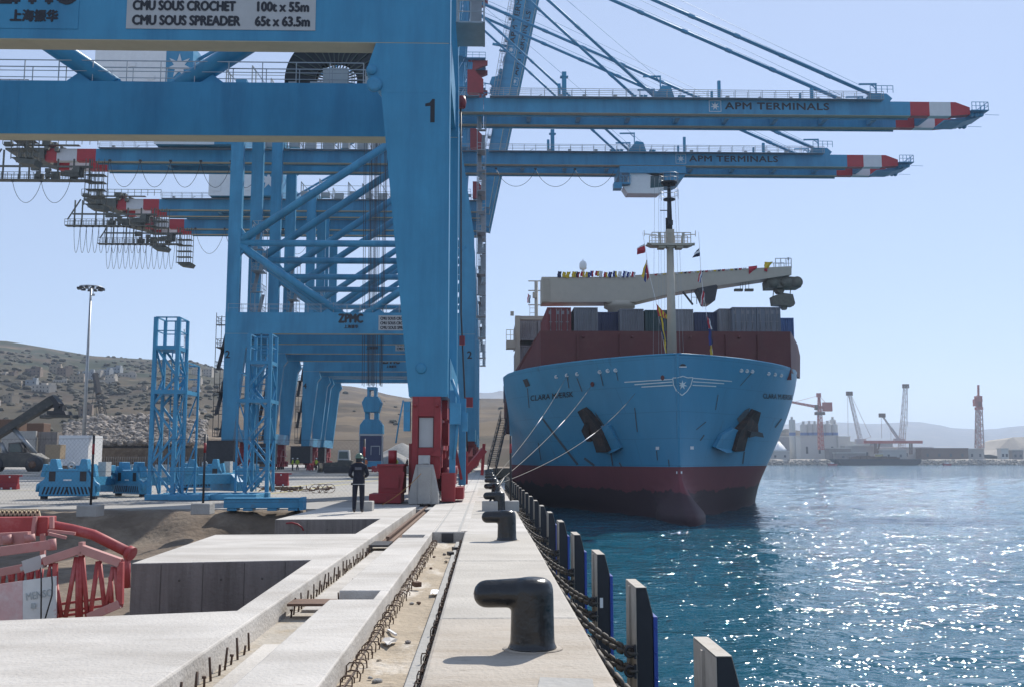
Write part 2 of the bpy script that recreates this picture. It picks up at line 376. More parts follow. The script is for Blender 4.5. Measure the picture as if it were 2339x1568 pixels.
b2 = n.new('ShaderNodeBump'); b2.inputs['Strength'].default_value = 1.0; b2.inputs['Distance'].default_value = 0.112
l.new(wn(0.55, 3, (0.7, 1.0, 1)).outputs[0], b1.inputs['Height']); l.new(wn(2.5, 2, (0.75, 1.0, 1)).outputs[0], b2.inputs['Height'])
b3 = n.new('ShaderNodeBump'); b3.inputs['Strength'].default_value = 1.0; b3.inputs['Distance'].default_value = 0.03
l.new(wn(6.0, 1, (0.8, 1.0, 1)).outputs[0], b3.inputs['Height'])
l.new(b1.outputs[0], b2.inputs['Normal']); l.new(b2.outputs[0], b3.inputs['Normal']); l.new(b3.outputs[0], p.inputs['Normal'])
M['water'] = wm
def wave(x, y):
    h = 0
    for k, (wl, amp, ang) in enumerate(((9.0, 0.055, 70), (5.3, 0.040, 110), (3.1, 0.030, 88), (2.0, 0.020, 55), (1.3, 0.012, 125))):
        a = R(ang); h += amp * math.sin(2 * PI / wl * (x * math.cos(a) + y * math.sin(a)) + 1.7 * k + 1.6 * nz(x, y, 0.11, k))
    return h + 0.07 * nz(x, y, 0.35)
mb = MB(); vs = []; fs = []
rows = [7 * (1.0135 ** i) for i in range(290)]
NA = 260
for y in rows:
    f = max(0, min(1, (330 - y) / 120))
    for i in range(NA + 1):
        x = 0.6 + (y * 0.75 + 12) * i / NA
        vs.append((x, y, ZW + (wave(x, y) * f if f > 0 else 0)))
for j in range(len(rows) - 1):
    for i in range(NA):
        a = j * (NA + 1) + i; fs.append((a, a + 1, a + NA + 2, a + NA + 1))
mb.add(vs, fs, True)
ym = rows[-1]; xm = 0.6 + ym * 0.75 + 12
o = struct(obj('water', mb, 'water'))
mb = MB(); z = ZW - 0.02
mb.add([(0.5, -60, z - 0.05), (800, -60, z - 0.05), (2500, 900, z - 0.05), (2500, 2600, z), (-100, 2600, z), (-100, ym - 30, z - 0.05), (0.5, ym - 30, z - 0.05)], [(0, 1, 2, 3, 4, 5, 6)])
o2 = obj('open_water', mb, 'water'); struct(o2)
# join: the far sheet only shows past the fan
o2.location.z = -0.22

# hillside behind the terminal
ridge = [(-900, 760), (-300, 765), (0, 779), (100, 795), (200, 812), (300, 818), (380, 822), (440, 826), (480, 838), (600, 858), (700, 872), (770, 879), (800, 881), (840, 888), (880, 899), (930, 908), (1000, 910), (1050, 909), (1100, 910), (1160, 909), (1260, 925), (1400, 960), (1600, 1015), (1740, 1048), (1900, 1056)]
def rz_(px):
    for (a, b), (c, d) in zip(ridge, ridge[1:]):
        if a <= px <= c: return b + (d - b) * (px - a) / (c - a)
    return ridge[-1][1]
hm = bpy.data.materials.new('dry hillside'); hm.use_nodes = True
t = hm.node_tree; n = t.nodes; l = t.links; p = n['Principled BSDF']; p.inputs['Roughness'].default_value = 0.95; p.inputs['Specular IOR Level'].default_value = 0.1
tc = n.new('ShaderNodeTexCoord')
def tn(scale, det, st=(1, 1, 1), lo=0.4, hi=0.6):
    mp = n.new('ShaderNodeMapping'); mp.inputs['Scale'].default_value = st; l.new(tc.outputs['Object'], mp.inputs[0])
    a = n.new('ShaderNodeTexNoise'); a.inputs['Scale'].default_value = scale; a.inputs['Detail'].default_value = det; a.inputs['Roughness'].default_value = 0.65; l.new(mp.outputs[0], a.inputs['Vector'])
    r = n.new('ShaderNodeMapRange'); r.inputs[1].default_value = lo; r.inputs[2].default_value = hi; l.new(a.outputs[0], r.inputs[0]); return r.outputs[0]
def mixc(f, a, b):
    m = n.new('ShaderNodeMix'); m.data_type = 'RGBA'
    l.new(f, m.inputs[0])
    for k, c in ((6, a), (7, b)):
        if isinstance(c, tuple): m.inputs[k].default_value = (*c, 1)
        else: l.new(c, m.inputs[k])
    return m.outputs[2]
c = mixc(tn(0.012, 6, lo=0.38, hi=0.62), (0.120, 0.094, 0.068), (0.072, 0.058, 0.045))
c = mixc(tn(0.05, 6, st=(0.15, 0.15, 2.2), lo=0.52, hi=0.62), c, (0.165, 0.125, 0.083))          # terraces and tracks
c = mixc(tn(0.05, 8, st=(0.5, 0.5, 1.5), lo=0.56, hi=0.68), c, (0.060, 0.060, 0.045))           # scrub
at_ = n.new('ShaderNodeAttribute'); at_.attribute_name = 'scrub'
mm = n.new('ShaderNodeMath'); mm.operation = 'MULTIPLY'; l.new(at_.outputs['Fac'], mm.inputs[0]); l.new(tn(0.022, 8, lo=0.40, hi=0.52), mm.inputs[1])
c = mixc(mm.outputs[0], c, (0.042, 0.052, 0.036))
l.new(c, p.inputs['Base Color'])
M['hill'] = hm
def hill_h(px, s):
    """height and depth of the hillside surface along the bearing px; s runs 0 at its foot to 1 at the ridge"""
    Y = 300 + 620 * s
    top = at(px, rz_(px), 920).z
    prof = s ** 0.9
    return Y, max(-1.0, top * prof)
mb = MB(); vs = []; fs = []; scr = []
NU, NV = 230, 64
for j in range(NV + 1):
    s = j / NV
    for i in range(NU + 1):
        px = -900 + 2520 * i / NU; Y, z = hill_h(px, s); x = at(px, 1048, Y).x
        k = min(1, s * 5) * (1 - max(0, (s - 0.94) / 0.06))
        z += k * (5.0 * nz(x, Y, 0.012) + 2.2 * nz(x, Y, 0.04) + 0.8 * nz(x, Y, 0.15)) * (1.0 if z > 3 else 0.2)
        z = z if s > 0 else -1
        stp = 6.0; q = z / stp; q = (math.floor(q) + min(1, (q - math.floor(q)) * 1.6) ** 1.3) * stp if z > 3 else z
        mt = max(0, min(1, nz(x, Y, 0.01, 5) * 2 + 0.5)) * (0 if s > 0.93 else 1)
        z = z + (q - z) * 0.75 * mt
        vs.append((x, Y, z)); scr.append(max(0, min(1, (620 - px) / 260)) * max(0.35, min(1, (s - 0.25) / 0.3)) + max(0, s - 0.90) * 6 * (px < 560))
for j in range(NV):
    for i in range(NU):
        a = j * (NU + 1) + i; fs.append((a, a + 1, a + NU + 2, a + NU + 1))
b0 = len(vs)
for i in range(NU + 1):                                         # the far side falls away
    px = -900 + 2520 * i / NU; vs.append((at(px, 1048, 1250).x, 1250, -4)); scr.append(0)
for i in range(NU):
    a = NV * (NU + 1) + i; fs.append((a, a + 1, b0 + i + 1, b0 + i))
mb.add(vs, fs, True)
ho = struct(obj('hillside', mb, 'hill'))
ca = ho.data.attributes.new('scrub', 'FLOAT', 'POINT'); ca.data.foreach_set('value', [min(1.0, v) for v in scr])
HILL = BVHTree.FromPolygons([Vector(v) for v in vs], fs)
def on_hill(px, py):
    h = HILL.ray_cast(EYE, ray(px, py).normalized()); return h[0]
mb = MB(); mb.prism([(-900, 250), (30, 250), (55, 420), (170, 900), (220, 1240), (-1200, 1240)], 'z', -3, -0.55)
struct(obj('ground', mb, 'earth'))
# far mountains across the strait
def range_mesh(pts, Y, dep):
    mb = MB(); vs = []; fs = []; k = 120; x0, x1 = pts[0][0], pts[-1][0]
    def hz(px):
        for (a, b), (c, d) in zip(pts, pts[1:]):
            if a <= px <= c: return b + (d - b) * (px - a) / (c - a)
        return pts[-1][1]
    for j, (yy, f) in enumerate(((Y - dep, 0), (Y - dep * .55, 0.45), (Y - dep * .25, 0.8), (Y, 1), (Y + dep, 0))):
        for i in range(k + 1):
            px = x0 + (x1 - x0) * i / k; q = at(px, hz(px), Y); X = at(px, 1048, yy).x
            vs.append((X, yy, -4 + (q.z + 4) * f * (1 + (0.18 * nz(px * .02, j * 1.7, 1.0) if 0 < f < 1 else 0.03 * nz(px * 0.03, 0, 1)))))
    for j in range(4):
        for i in range(k):
            a = j * (k + 1) + i; fs.append((a, a + 1, a + k + 2, a + k + 1))
    mb.add(vs, fs, True); return mb
struct(obj('far_mountains', range_mesh([(1000, 905), (1080, 898), (1110, 894), (1150, 893), (1250, 915), (1700, 975), (1800, 968), (1850, 960), (2000, 967), (2080, 962), (2110, 963), (2180, 976), (2250, 980), (2339, 971), (2420, 974), (2600, 985), (2900, 1010)], 5200, 1500), 'hill'))

# ------------------------------------------------------------------ ship-to-shore gantry cranes
XR = -2.1                                                      # waterside rail
CACHE = {}
def cp(parent, name, key, fn, m, loc=None, bevel=0, label=None):
    """one crane part; the mesh is shared between the cranes"""
    if key not in CACHE:
        me = fn().mesh(name)
        for k in (m if isinstance(m, (list, tuple)) else [m]): me.materials.append(M[k])
        CACHE[key] = me
    o = bpy.data.objects.new(name, CACHE[key]); link(o, parent)
    if loc is not None: o.location = loc
    if bevel:
        b = o.modifiers.new('bevel', 'BEVEL'); b.width = bevel; b.segments = 2; b.limit_method = 'ANGLE'
    if label: o['label'] = label
    return o
ZB0, ZB1 = 17.75, 20.55                                        # portal beam
GZ0, GZ1 = 48.95, 51.0                                         # boom girders
def sea_leg():
    b = MB(); b.prism([(0.65, 3.94), (0.65, ZB0), (-2.25, ZB0), (-2.62, 16.6), (-2.02, 15.8), (-0.80, 3.94)], 'y', -0.004, 1.0)
    for z, x in ((15.75, -2.0), (11.2, -1.5), (7.4, -1.12)): b.box(x, .645, -.008, -.004, z, z + .035)
    b.box(-.02, .0, -.008, -.004, 4.0, 15.7)
    b.lathe([(.0, 0), (.16, 0), (.2, .02), (.2, .06), (0, .06)], (-.35, -.06, 5.0), 16, 'y')
    return b
def shore_leg():
    b = MB(); b.prism([(-31.8, 3.94), (-30.35, 3.94), (-29.1, 15.8), (-28.5, 16.6), (-28.9, ZB0), (-31.8, ZB0)], 'y', -0.004, 1.0); return b
def portal():
    b = MB(); b.box(-31.8, 0.65, 0, 1.0, ZB0 + 0.035, ZB1)
    for x in (-27, -21.5, -10.2, -5): b.box(x, x + .035, -.006, 0, ZB0 + .06, ZB1 - .02)
    b.cur = 1
    b.box(-31.75, 0.6, 0.01, 0.99, ZB0, ZB0 + 0.035); return b
def upper_sea():
    b = MB(); b.prism([(-1.5, ZB1 + .003), (0.65, ZB1 + .003), (0.45, 31), (-2.1, GZ0 - .3), (-2.1, GZ1 + .2), (-3.9, GZ1 + .2), (-3.9, GZ0 - .3), (-1.55, 31)], 'y', 0.06, 0.94); return b
def upper_shore():
    b = MB(); b.box(-31.8, -30.15, 0.06, 0.94, ZB1 + .003, GZ1 + .2)
    b.prism([(-30.15, 28.2), (-29.2, 29.2), (-29.2, 30.6), (-30.15, 31.8)], 'y', 0.2, 0.8); return b
def braces():
    b = MB(); y = 0.5
    b.tube([(-30.2, y, 29.4), (-16.9, y, ZB1 - .1)], 0.50, 12); b.tube([(-13.6, y, ZB1 - .1), (-0.6, y, 29.4)], 0.50, 12)
    return b
def topbrace():
    b = MB(); b.tube([(-30.1, 0.5, 30.2), (-3.2, 0.5, GZ0 - .2)], 0.55, 12); return b
def midtie():
    b = MB(); b.tube([(-30.2, 0.5, 29.8), (-0.8, 0.5, 29.8)], 0.45, 12); return b
def gusset():
    b = MB(); b.prism([(-19.4, ZB1), (-16.2, ZB1), (-18.2, ZB1 + .9)], 'y', 0.3, 0.7); b.prism([(-14.2, ZB1), (-11.2, ZB1), (-12.4, ZB1 + .9)], 'y', 0.3, 0.7); return b
def boom_girder(x0, x1, y0):
    b = MB(); b.box(x0, x1, y0, y0 + 1.15, GZ0 + .05, GZ1); b.cur = 1; b.box(x0, x1, y0 + .02, y0 + 1.13, GZ0, GZ0 + .05)
    b.cur = 0; b.bar((x0, y0 + 1.05, GZ0 - .12), (x1, y0 + 1.05, GZ0 - .12), 0.14, 0.22)
    x = x0 + 4
    while x < x1 - 6 and x1 > 30:
        b.prism([(x - 1.6, GZ1), (x, GZ1 + .32), (x + 1.6, GZ1)], 'y', y0 + .35, y0 + .8); x += 13.0
    return b
def deckgear(x0, x1):
    """walkway railing and small fittings on top of the girders"""
    b = MB(); rnd = random.Random(int(x0 * 7 + 500))
    for y in (2.6, 3.3, 9.6): b.rail((x0, y, GZ1 + .02), (x1, y, GZ1 + .02), 1.1, 1.9, 0.03)
    b.box(x0, x1, 2.5, 3.39, GZ1 - .04, GZ1 + .02)
    x = x0 + 2
    while x < x1 - 2:
        k = rnd.random()
        if k < .4: b.cbox((x, 3.9, GZ1 + .35), (0.5, .5, .7))
        elif k < .7: b.lathe([(0, -.1), (.3, -.1), (.3, .1), (0, .1)], (x, 3.95, GZ1 + .4), 10, 'y')
        else: b.bar((x - .6, 3.9, GZ1 + .1), (x + .6, 3.9, GZ1 + .75), .08)
        x += 2.2 + 2.5 * rnd.random()
    return b
def ties():
    b = MB()
    for x in (-31.0, -3.0): b.box(x - .7, x + .7, 1.0, 11.5, GZ1 + .2, GZ1 + 1.4)
    for x in (-30.9, -0.9): b.tube([(x, 1.0, 29.8), (x, 11.5, 29.8)], .4, 10)
    b.box(-31.6, -30.5, 1.0, 11.5, 18.2, 20.2); b.box(-.6, .5, 1.0, 11.5, 18.2, 20.2)
    for x in (-50, -40, -20, -10): b.box(x - .3, x + .3, 4.55, 8.4, GZ0 + .3, GZ1 - .3)
    return b
def sill(x):
    def f():
        b = MB(); b.box(x - .74, x + .70, 1.003, 11.497, 3.94, 5.5); return b
    return f
def bogie(x):
    """red equaliser beam, trucks and gear under one leg, along the rail (local y 0 at the leg's middle)"""
    def f():
        b = MB()
        b.box(x - .62, x + .56, -.75, .75, 3.2, 3.937)
        b.prism([(-2.6, 2.0), (2.6, 2.0), (1.2, 3.197), (-1.2, 3.197)], 'x', x - .42, x + .36)
        for s in (-1, 1):
            y2 = s * 1.45
            b.box(x - .34, x + .28, y2 - .35, y2 + .35, 1.25, 1.997)
            b.prism([(y2 - 1.35, 0.62), (y2 + 1.35, 0.62), (y2 + 1.2, 1.05), (y2 + .5, 1.3), (y2 - .5, 1.3), (y2 - 1.2, 1.05)], 'x', x - .36, x + .30)
            for k in (-1, 1):
                b.cbox((x + .46, y2 + k * .7, 0.7), (.40, .5, .55)); b.lathe([(0, -.2), (.17, -.2), (.17, .2), (0, .2)], (x + .55, y2 + k * .7, 1.1), 10, 'z')
        b.cbox((x + .45, 0, 2.6), (.3, 1.2, .9)); b.cbox((x - .5, .6, 2.2), (.3, .8, .7))
        return b
    return f
def wheel(x):
    return lambda: MB().lathe([(0, -.09), (.36, -.09), (.40, -.06), (.33, -.05), (.33, .07), (0, .09)], (x - .03, 0, 0.33), 16, 'x')
def apex():
    b = MB()
    for y in (3.9, 8.9):
        b.bar((-3.0, y, GZ1), (-1.2, y, 79), .95, .8); b.bar((-15, y, GZ1), (-1.6, y, 77.5), .5, .5)
        b.bar((-2.6, y, 62), (-9, y, 61), .3)
    for z in (58, 66, 73.5, 79): b.box(-2.3 - (79 - z) * .05, -1.5 - (79 - z) * .05, 4.3, 8.5, z - .4, z + .4)
    b.box(-4.5, 1.8, 2.5, 10.5, 79.4, 79.55)
    for y in (2.5, 10.5): b.rail((-4.5, y, 79.5), (1.8, y, 79.5), 1.1, 1.3, .04)
    for z in (56, 61, 66, 71):
        b.box(-4.6, -1.2, 1.0, 3.2, z, z + .1); b.rail((-4.6, 1.0, z), (-1.2, 1.0, z), 1.1, 1.1, .035); b.rail((-4.6, 1.0, z), (-4.6, 3.2, z), 1.1, 1.1, .035)
        b.bar((-4.2, 1.6, z), (-1.6, 1.6, z + 5), .5, .06)
    return b
def latch_hook(y): return lambda: MB().prism([(-1.6, 77.0), (2.2, 78.6), (2.2, 79.4), (-1.6, 79.4)], 'y', y, y + .7)
def hinge_bracket(y): return lambda: MB().prism([(-0.6, 51.3), (1.6, 51.3), (1.6, 53.2), (.3, 54.6), (-.6, 54.6)], 'y', y, y + .6)
def stair(x, y, z0, z1, dx=1.3, dy=2.6, step=2.9):
    def f():
        b = MB(); z = z0; k = 0
        for cx in (x, x + dx):
            for cy in (y, y + dy): b.bar((cx, cy, z0), (cx, cy, z1), .07)
        while z < z1:
            b.box(x - .05, x + dx + .05, y, y + .8 if k % 2 else y + dy, z, z + .07)
            b.rail((x, y, z), (x + dx, y, z), 1.05, .65, .028); b.rail((x, y, z), (x, y + dy, z), 1.05, .9, .028); b.rail((x + dx, y, z), (x + dx, y + dy, z), 1.05, .9, .028)
            if z + step < z1: b.bar((x + (.35 if k % 2 else dx - .35), y + .2, z), (x + (.35 if k % 2 else dx - .35), y + dy - .2, z + step), .5, .07)
            z += step; k += 1
        return b
    return f
def beamrail():
    b = MB()
    for y in (.06, .94): b.rail((-31.5, y, ZB1), (-4.2, y, ZB1), 1.1, 1.75, .022)
    return b
def stays(down):
    def f():
        b = MB()
        if down:
            for y in (3.95, 8.95):
                for o in (-.22, .22):
                    b.tube([(-1.0, y + o, 77.5), (56.2, y + o, 52.0)], .14, 6); b.tube([(-1.0, y + o, 76.5), (25.2, y + o, 51.7)], .12, 6)
                for k in range(1, 9):
                    t = k / 9; b.cbox((-1 + 57.2 * t, y, 77.5 - 25.5 * t), (.9, .62, .34), ry=0.42)
                for k in range(1, 5):
                    t = k / 5; b.cbox((-1 + 26.2 * t, y, 76.5 - 24.8 * t), (.8, .56, .3), ry=0.75)
                b.tube([(-1.0, y + 1.2, 79.0), (56.0, y + 1.2, 53.0)], .035, 4); b.tube([(-1.0, y - .8, 80.0), (54.0, y - .8, 53.2)], .03, 4)
                b.tube([(-1.0, y + .6, 78.5), (28, y + .6, 52.8)], .03, 4)
        for y in (3.95, 8.95):
            b.tube([(-2, y, 78), (-46, y, 51.2)], .24, 8)
            for o in (-.5, .5): b.tube([(-1.5, y + o, 79), (-6.5, y + o, 52)], .05, 4); b.tube([(-1.0, y + o, 79.3), (-4.5, y + o, 52)], .05, 4)
        return b
    return f
def post(x, wd, h, cap=False):
    def f():
        b = MB(); b.box(x, x + wd, 3.7, 3.7 + wd, GZ1, GZ1 + h)
        if cap: b.cbox((x + wd / 2, 3.7 + wd / 2, GZ1 + h - .7), (1.1, .7, .15)); b.box(x - .6, x - .2, 3.8, 4.2, GZ1, GZ1 + 2.3)
        return b
    return f
def anchor_block(inner, y):
    def f():
        b = MB()
        b.prism([(24.4, GZ1), (28.2, GZ1), (27.6, GZ1 + 1.9), (26.4, GZ1 + 2.1), (25.6, GZ1 + 1.0)] if inner else [(54.6, GZ1), (58.2, GZ1), (58.6, GZ1 + .5), (57.8, GZ1 + 1.2), (55.4, GZ1 + 1.15)], 'y', y + .13, y + 1.03)
        xa, z = (26.2, 1.9) if inner else (56.5, 1.1)
        b.bar((xa, y + .5, GZ1 + z), (xa, y + .5, GZ1 + z + 1.6), .16); b.bar((xa + .1, y + .5, GZ1 + z + 1.6), (xa - 2.4, y + .5, GZ1 + z + 1.55), .2); b.bar((xa - .7, y + .5, GZ1 + z + 1.55), (xa, y + .5, GZ1 + z + .9), .1)
        if inner:
            for x in (22.5, 23.4, 24.0, 28.8, 29.3): b.cbox((x, y + .4, GZ1 + .35), (.5, .5, .7), ry=.3)
        else: b.rail((55.4, y - .2, GZ1 + 1.2), (58.6, y - .2, GZ1 + 1.2), 1.0, .8, .035)
        return b
    return f
def tip_poly(x0, x1, y):
    b = MB(); b.box(x0, x1, y, y + 1.15, GZ0 + .05, GZ1); return b
def boom_end():
    b = MB()
    for y in (0,): b.prism([(66.7, GZ0 + .05), (69.4, GZ0 + .3), (69.4, GZ1 - .75), (67.4, GZ1), (66.7, GZ1)], 'y', y, y + 1.15)
    return b
def boom_head():
    b = MB()
    b.prism([(66.4, GZ0 - .25), (69.0, GZ0 - .25), (71.9, GZ0 + .6), (71.9, GZ0 + .9), (69.4, GZ0 + 1.2), (69.4, GZ0 + .3), (66.4, GZ0)], 'y', 4.9, 8.2)
    b.box(69.4, 71.9, 3.0, 10, GZ0 + .75, GZ0 + .85)
    for y in (3.0, 10): b.rail((69.5, y, GZ0 + .85), (71.8, y, GZ0 + .85), 1.1, .6, .035)
    b.rail((71.8, 3, GZ0 + .85), (71.8, 10, GZ0 + .85), 1.1, 1, .035)
    for y in (4.0, 9): b.tube([(71.8, y, GZ0 + .5), (73.8, y, GZ0 + .45)], .03, 4)
    for y in (3.4, 8.4):
        for x in (69.9, 70.6, 71.2): b.lathe([(0, -.12), (.34, -.12), (.34, .12), (0, .12)], (x, y + .5, GZ0 + .45), 12, 'y')
    return b
def back_end():
    """gear platform and festoon walkway hung behind the backreach"""
    b = MB(); rnd = random.Random(3)
    b.prism([(-68.6, GZ0 + .2), (-70.5, GZ0 + .7), (-74.8, GZ0 + 1.7), (-74.8, GZ0 + 2.0), (-68.6, GZ1)], 'y', 3.0, 10.0)
    for k in range(26):
        x = -74.5 + 9 * rnd.random(); b.cbox((x, 2.6 + 7 * rnd.random(), GZ0 + 1.5 + 1.6 * rnd.random()), (.3 + rnd.random(), .4 + rnd.random(), .3 + .8 * rnd.random()))
    b.box(-75, -63, 2.5, 3.3, GZ1 + .3, GZ1 + .4); b.rail((-75, 2.5, GZ1 + .4), (-60, 2.5, GZ1 + .4), 1.2, 1.2, .04)
    z = 45.3
    b.box(-77.5, -60.5, 1.6, 2.9, z, z + .18)
    b.rail((-77.5, 1.6, z + .18), (-60.5, 1.6, z + .18), 1.1, 1.0, .035); b.rail((-77.5, 2.9, z + .18), (-60.5, 2.9, z + .18), 1.1, 1.0, .035)
    for x in (-76, -74.6, -72, -70.5, -68.8, -66, -63.5, -61): b.bar((x, 2.3, z), (x, 2.3, GZ0 + (.0 if x > -70 else 1.4)), .22)
    b.bar((-76.4, 2.3, z + 2.4), (-60.5, 2.3, z + 2.4), .2, .3); b.bar((-77.3, 2.3, z + 1.3), (-75, 2.3, GZ0 + 1.6), .2)
    for k in range(16):
        x = -72 + 10.5 * rnd.random(); b.cbox((x, 1.9 + .8 * rnd.random(), z + .6 + 2 * rnd.random()), (.5 + rnd.random(), .5, .4 + rnd.random()))
    return b
def cage_ladder():
    b = MB()                                                   # caged access ladder below the backreach
    for z in (41.6, 42.8, 44.0, 45.2, 46.4): b.box(-61.5, -58.6, 2.0, 3.6, z, z + .06); b.rail((-61.5, 2.0, z), (-58.6, 2.0, z), 1.0, .7, .03, False)
    for x in (-61.5, -60.5, -59.5, -58.6): b.bar((x, 2.0, 41.4), (x, 2.0, GZ0), .1); b.bar((x, 3.6, 41.4), (x, 3.6, GZ0), .1)
    b.prism([(-60.6, 40.9), (-58.4, 40.6), (-58.0, 41.3), (-61.2, 41.5)], 'y', 1.8, 3.8)
    return b
def loops(x0, x1, k, sag, y, zt):
    def f():
        b = MB(); wd = (x1 - x0) / k
        for i in range(k):
            a = x0 + i * wd; pts = []
            for j in range(13):
                t = j / 12; q = (2 * t - 1); pts.append((a + wd * t, y, zt - sag * (1 - q * q) ** .8))
            b.tube(pts, .04, 5); b.cbox((a, y, zt + .1), (.4, .3, .3))
        return b
    return f
def house():
    b = MB(); b.box(-50.6, -37.6, 1.2, 11.2, GZ1 + .25, GZ1 + 6.2); return b
def deck_clutter():
    b = MB(); rnd = random.Random(17)
    for x in (-33.5, -30.0, -27.4, -24.5, -21.8, -19.0, -16.4):
        h = rnd.uniform(2.2, 4.6); b.bar((x, 2.9, GZ1), (x, 2.9, GZ1 + h), .16); b.bar((x, 5.0, GZ1), (x, 5.0, GZ1 + h), .16); b.bar((x, 2.9, GZ1 + h), (x, 5.0, GZ1 + h), .14)
        if h > 3: b.bar((x, 2.9, GZ1 + h), (x + 2.6, 2.9, GZ1 + .3), .12)
        b.cbox((x + 1.1, 3.4, GZ1 + .6 + rnd.random() * .5), (1.0 + rnd.random(), .8, .9 + rnd.random() * .8))
    for z in (1.6, 2.7): b.bar((-33.5, 2.9, GZ1 + z), (-16.4, 2.9, GZ1 + z), .07)
    return b
def house_extra():
    b = MB()
    b.box(-50.66, -41.2, 1.12, 1.2, GZ1 + .15, GZ1 + 6.3); b.box(-50.2, -48.4, 1.02, 1.12, GZ1 + 1.0, GZ1 + 2.8); b.box(-46, -45.2, 1.0, 1.12, GZ1 + 3.0, GZ1 + 3.6); b.box(-43.5, -42.6, 1.0, 1.12, GZ1 + 1.2, GZ1 + 1.9); return b
def reel_rim():
    b = MB(); n = 56; c = (-6.0, 21.75); 
    for y0, y1, ra, rb in ((14.2, 14.28, 1.12, 2.75), (14.75, 14.83, 1.12, 2.75)):
        vs = []
        for r, y in ((ra, y0), (rb, y0), (rb, y1), (ra, y1)):
            for j in range(n):
                a = 2 * PI * j / n; vs.append((c[0] + r * math.cos(a), y, c[1] + r * math.sin(a)))
        b.add(vs, [(k * n + j, k * n + (j + 1) % n, ((k + 1) % 4) * n + (j + 1) % n, ((k + 1) % 4) * n + j) for k in range(4) for j in range(n)])
    return b
def reel_spokes():
    b = MB(); c = (-6.0, 21.75)
    for k in range(34):
        a = 2 * PI * k / 34
        b.bar((c[0] + .2 * math.cos(a), 14.2, c[1] + .2 * math.sin(a)), (c[0] + 2.7 * math.cos(a), 14.16, c[1] + 2.7 * math.sin(a)), .06, .06)
    return b
def reel_stand():
    b = MB(); b.box(-6.6, -5.3, 13.6, 14.1, ZB1 + .02, 22.2); b.box(-9.5, -2, 12.5, 16, ZB1 - .3, ZB1 - .01); b.box(-7.2, -6.4, 13.2, 13.9, ZB1, ZB1 + .75); b.bar((-4.6, 14, ZB1), (-4.3, 14, 21.9), .14)
    for k in range(7): b.cbox((-9.2 + k * .55, 13.3, ZB1 + .3), (.4, .5, .35 + .2 * (k % 3)))
    return b
def trolley():
    b = MB(); b.box(23.6, 34.4, 3.0, 9.9, 47.6, 48.75); b.prism([(31.5, 47.6), (34.4, 47.6), (34.0, 46.9), (33.2, 46.5), (31.2, 46.5), (29.8, 47.0), (28, 47.6)], 'y', 3.4, 9.5)
    b.rail((23.6, 3.0, 46.0), (25.4, 3.0, 46.0), 1.1, .6, .035); b.box(22.8, 25.3, 2.8, 4.6, 45.7, 45.95); b.box(22.6, 23.9, 2.6, 4.2, 44.9, 45.9)
    b.bar((23.8, 3, 45.9), (23.8, 3, 48), .1); b.bar((25.2, 3, 45.9), (25.2, 3, 48), .1); return b
def cabin():
    b = MB(); b.prism([(24.9, 44.3), (30.0, 44.3), (30.8, 45.0), (30.9, 47.6), (25.3, 47.6), (25.3, 45.6), (24.2, 45.4)], 'y', 3.4, 6.0); return b
def cabwin():
    b = MB(); b.prism([(28.6, 45.2), (30.83, 45.4), (30.93, 47.2), (28.7, 47.2)], 'y', 3.36, 3.395); b.prism([(29.4, 45.55), (30.93, 45.55), (31.0, 47.2), (30.9, 47.2)], 'y', 3.5, 5.9); return b
def ropes(x, ztop, zbot):
    def f():
        b = MB()
        for dx in (-1.2, -.55, -.4, .0, .12, .5, 1.1, 1.25):
            for y in (5.3, 7.4): b.bar((x + dx, y, zbot), (x + dx * 1.25, y, ztop), .07)
        return b
    return f
def zplate(parent):
    o = cp(parent, 'maker_plate', 'zplate', lambda: MB().box(-17.55, -13.8, -.02, -.003, 18.18, 20.48), 'blue')
    text('maker_lettering', 'ZPMC', 1.62, 'black', o, (-15.55, -.03, 19.72), bold=.09, wide=3.1, cap=1.1)
    text('maker_lettering', '上海振华', .5, 'black', o, (-15.5, -.03, 18.66), bold=.06, wide=1.8)
    return o
def loadsign(parent):
    # origin: the crane's rail; the sign spans world x -14.0 .. -6.7 on the near portal beam
    o = cp(parent, 'load_sign', 'loadsign', lambda: MB().box(-11.95, -4.62, -.025, -.003, 18.22, 20.18), 'greypanel')
    rows_ = (('CMU SOUS CROCHET', '', 19.76, 3.95, 0), ('CMU SOUS CROCHET', '100t x 55m', 19.15, 3.95, 1.98), ('CMU SOUS SPREADER', '65t x 63.5m', 18.55, 4.15, 2.1))
    for a, c, z, wa, wc in rows_:
        text('sign_lettering', a, .54, 'black', o, (-11.72, -.035, z), bold=.07, align='LEFT', wide=wa, cap=.38)
        if c: text('sign_lettering', c, .54, 'black', o, (-6.97, -.035, z), bold=.07, align='LEFT', wide=wc, cap=.38)
    return o
